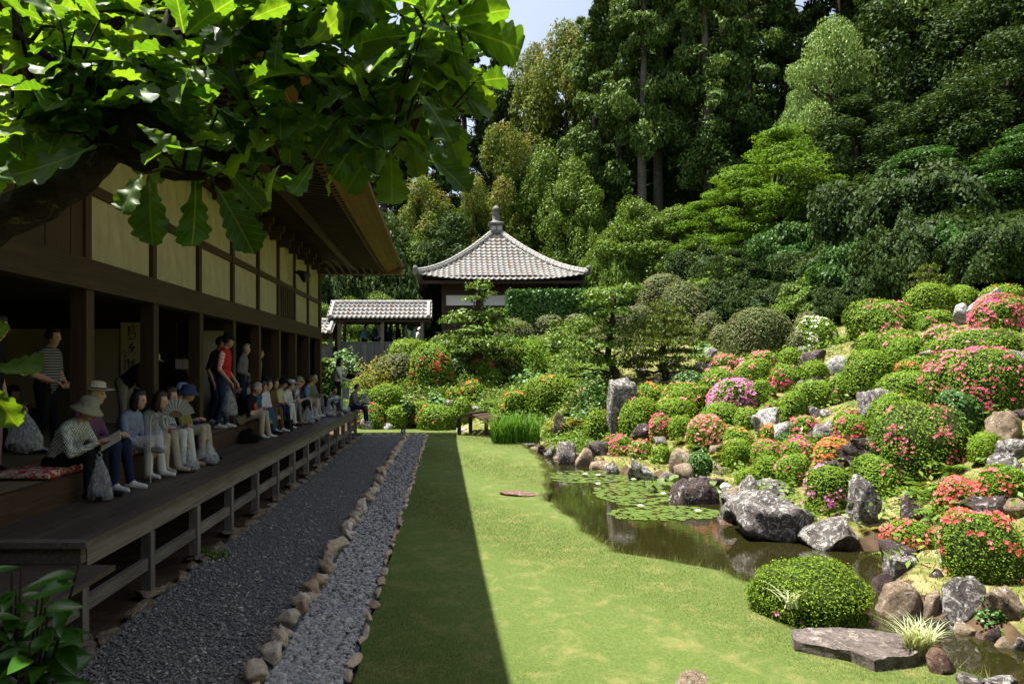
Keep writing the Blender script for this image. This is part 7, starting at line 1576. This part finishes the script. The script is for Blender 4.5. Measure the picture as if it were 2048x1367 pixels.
# ------------------------------------------------------------------ bags, cushions, fan, papers
m, nt, p = new_mat('clear_plastic'); p.inputs['Base Color'].default_value = (.8, .82, .85, 1); p.inputs['Roughness'].default_value = .25
v = coord(nt, 'Object', (1, 1, .4)); nz = noise_n(nt, 22, 4, .6, v, 1.2); nt.links.new(bump(nt, nz, .35, .02), p.inputs['Normal'])
tp_ = nt.nodes.new('ShaderNodeBsdfTransparent'); tp_.inputs[0].default_value = (.9, .92, .95, 1); mx = nt.nodes.new('ShaderNodeMixShader'); nt.links.new(ramp(nt, nz, [(.35, (.10,) * 3), (.75, (.42,) * 3)]), mx.inputs[0]); nt.links.new(tp_.outputs[0], mx.inputs[1]); nt.links.new(p.outputs[0], mx.inputs[2]); nt.links.new(mx.outputs[0], nt.nodes['Material Output'].inputs[0])
def bag(label, top, w, h, seed, shoes='cloth_black'):
    """plastic bag hanging from a point or standing; top = handle point"""
    r = random.Random(seed); o = tag(empty('plastic_bag', (top[0], top[1], top[2] - h)), label, 'bag', 'clear plastic shoe bags'); n = 16; vs = []; fs = []
    prof = [(.55, 0), (.92, .03), (1.0, .15), (.95, .32), (.78, .52), (.52, .70), (.26, .84), (.10, .93)]
    for i, (rr, z) in enumerate(prof):
        for j in range(n): a = 2 * math.pi * j / n; g = 1 + .12 * math.sin(3 * a + seed) * (1 - z) + r.uniform(-.08, .08); vs.append((math.cos(a) * w / 2 * rr * g, math.sin(a) * w / 2 * rr * .6 * g, z * h))
    for i in range(len(prof) - 1):
        for j in range(n): a = i * n + j; b = i * n + (j + 1) % n; fs.append((a, b, b + n, a + n))
    fs.append(tuple(range(n - 1, -1, -1))); MB().add(vs, fs).obj('film', 'clear_plastic', o, smooth=True)
    for s in (-1, 1): MB().tube([(s * w * .06, 0, h * .88), (s * w * .10, .0, h * .96), (0, 0, h * 1.03)], [.012, .008, .008], 6).obj('handle', 'clear_plastic', o)
    for s in (-1, 1):
        mb = MB(); mb.tube([(-w * .3, s * w * .11, h * .10), (-w * .05, s * w * .11, h * .13), (w * .2, s * w * .11, h * .08), (w * .34, s * w * .11, h * .07)], [w * .10, w * .12, w * .10, w * .05], 8); mb.obj('shoe', shoes, o, smooth=True)
    return o
bag('clear bag hanging from the hand of the tan-trousered person', (-4.22, 7.05, 1.80), .36, .44, 1)
bag('clear bag with shoes standing on the deck by the leaflet reader', (-3.58, 7.28, DECK + .50), .26, .49, 2, 'cloth_navy')
bag('clear bag held at the knees of the blue-grey shirt', (-3.55, 8.6, 1.55), .30, .40, 3)
bag('clear bag on the deck by the fan holder', (-3.45, 9.35, DECK + .32), .36, .31, 4)
bag('clear bag on the deck between bare feet and olive jacket', (-3.4, 10.0, DECK + .34), .34, .33, 5, 'cloth_plum')
bag('clear bag beside the olive jacket against the post', (-3.72, 10.7, DECK + .40), .3, .39, 6)
bag('clear bag hanging from the red vest person', (-3.86, 12.5, 1.88), .28, .55, 7, 'cloth_grey')
bag('clear bag on the deck by the white banded hat', (-3.4, 17.1, DECK + .42), .34, .41, 8); bag('clear bag on the deck by the khaki cap', (-3.42, 18.0, DECK + .40), .34, .39, 9); bag('clear bag beside the floral dress', (-3.1, 21.0, DECK + .42), .42, .41, 10, 'cloth_navy'); bag('clear bag on the deck by the corner post', (-3.3, 19.6, DECK + .4), .34, .39, 12)
bag('clear bag held out by the person on the deck corner', (-2.62, 22.3, 1.42), .36, .42, 11)
cu = tag(empty('floor_cushion', (XW - .12, 7.35, FLOOR)), 'red floral floor cushion under the gingham shirt', 'cushion'); mb = MB(); mb.lathe([(.36, .005), (.41, .03), (.41, .055), (.36, .085), (.1, .095)], 4, square=True, sx=1.0, sy=1.6); mb.obj('cover', 'cloth_cushion', cu)
cu = tag(empty('floor_cushion', (XW - .1, 8.7, FLOOR)), 'red floral floor cushion under the blue-grey shirt', 'cushion'); mb = MB(); mb.lathe([(.3, .005), (.34, .03), (.34, .055), (.3, .085), (.1, .095)], 4, square=True); mb.obj('cover', 'cloth_cushion', cu)
fa = tag(empty('paper_fan', (-3.62, 9.42, 1.52)), 'open white folding fan in the hand of the plaid blouse', 'fan'); mb = MB(); vs = []; fs = []
for j in range(25): a = math.radians(15 + 150 * j / 24); z = .008 * (j % 2); vs += [(math.cos(a) * .1, z, math.sin(a) * .1), (math.cos(a) * .26, z, math.sin(a) * .26)]
for j in range(24): fs.append((2 * j, 2 * j + 1, 2 * j + 3, 2 * j + 2))
mb.add(vs, fs); mb.obj('paper', 'cloth_white', fa); vs = []; fs = []
for j in range(25): a = math.radians(15 + 150 * j / 24); vs += [(math.cos(a) * .015, .004, math.sin(a) * .015), (math.cos(a) * .1, .004, math.sin(a) * .1)]
for j in range(24): fs.append((2 * j, 2 * j + 1, 2 * j + 3, 2 * j + 2))
MB().add(vs, fs).obj('rib', 'cloth_tan', fa)
o = MB().box((-.11, -.10, 0), (.11, .10, .006)).obj('leaflet', 'scroll_paper', None, (-3.48, 7.32, 1.44)); o.rotation_euler = (.5, -.55, .2); tag(o, 'printed leaflet held by the gingham shirt', 'leaflet')
o = MB().box((-.004, -.12, -.16), (.004, .12, .16)).obj('leaflet', 'cloth_white', None, (-3.0, 20.7, 1.42)); o.rotation_euler = (0, .1, 1.2); tag(o, 'white sheet of paper held by the floral dress', 'leaflet')
o = MB().tube([(0, 0, 0), (0, 0, .72), (.02, 0, .80), (.06, 0, .82), (.09, 0, .78)], [.008, .008, .01, .01, .01], 8).obj('walking_stick', 'cloth_white', None, (-3.56, 8.48, DECK + .002)); tag(o, 'pale hooked walking stick beside the blue-grey shirt', 'stick')
o = rock_mesh('travel_bag', 901, .42, .7, .26, 3, .35, 5); tag(link('travel_bag', o, 'cloth_black', None, (-3.62, 12.95, DECK)), 'slumped black travel bag on the deck at the feet of the orange scarf', 'bag')
hbg = tag(empty('handbag', (-3.42, 15.2, DECK)), 'small black handbag standing on the deck', 'bag'); MB().box((-.06, -.16, 0), (.06, .16, .24)).obj('body', 'cloth_black', hbg); MB().tube([(0, -.09, .23), (0, -.07, .36), (0, .07, .36), (0, .09, .23)], .009, 6).obj('handle', 'cloth_black', hbg)
tn = MB().box((-.14, 0, -.09), (.14, .02, .09)).obj('wall_notice', 'paper_screen', None, (-4.9, 13.1, 2.25)); tag(tn, 'pale notice board hung in the dark opening behind the red vest', 'notice')
hk = MB().box((-.01, 0, -.12), (.0, .14, .12)).obj('notice_back', 'old_wood', tn)
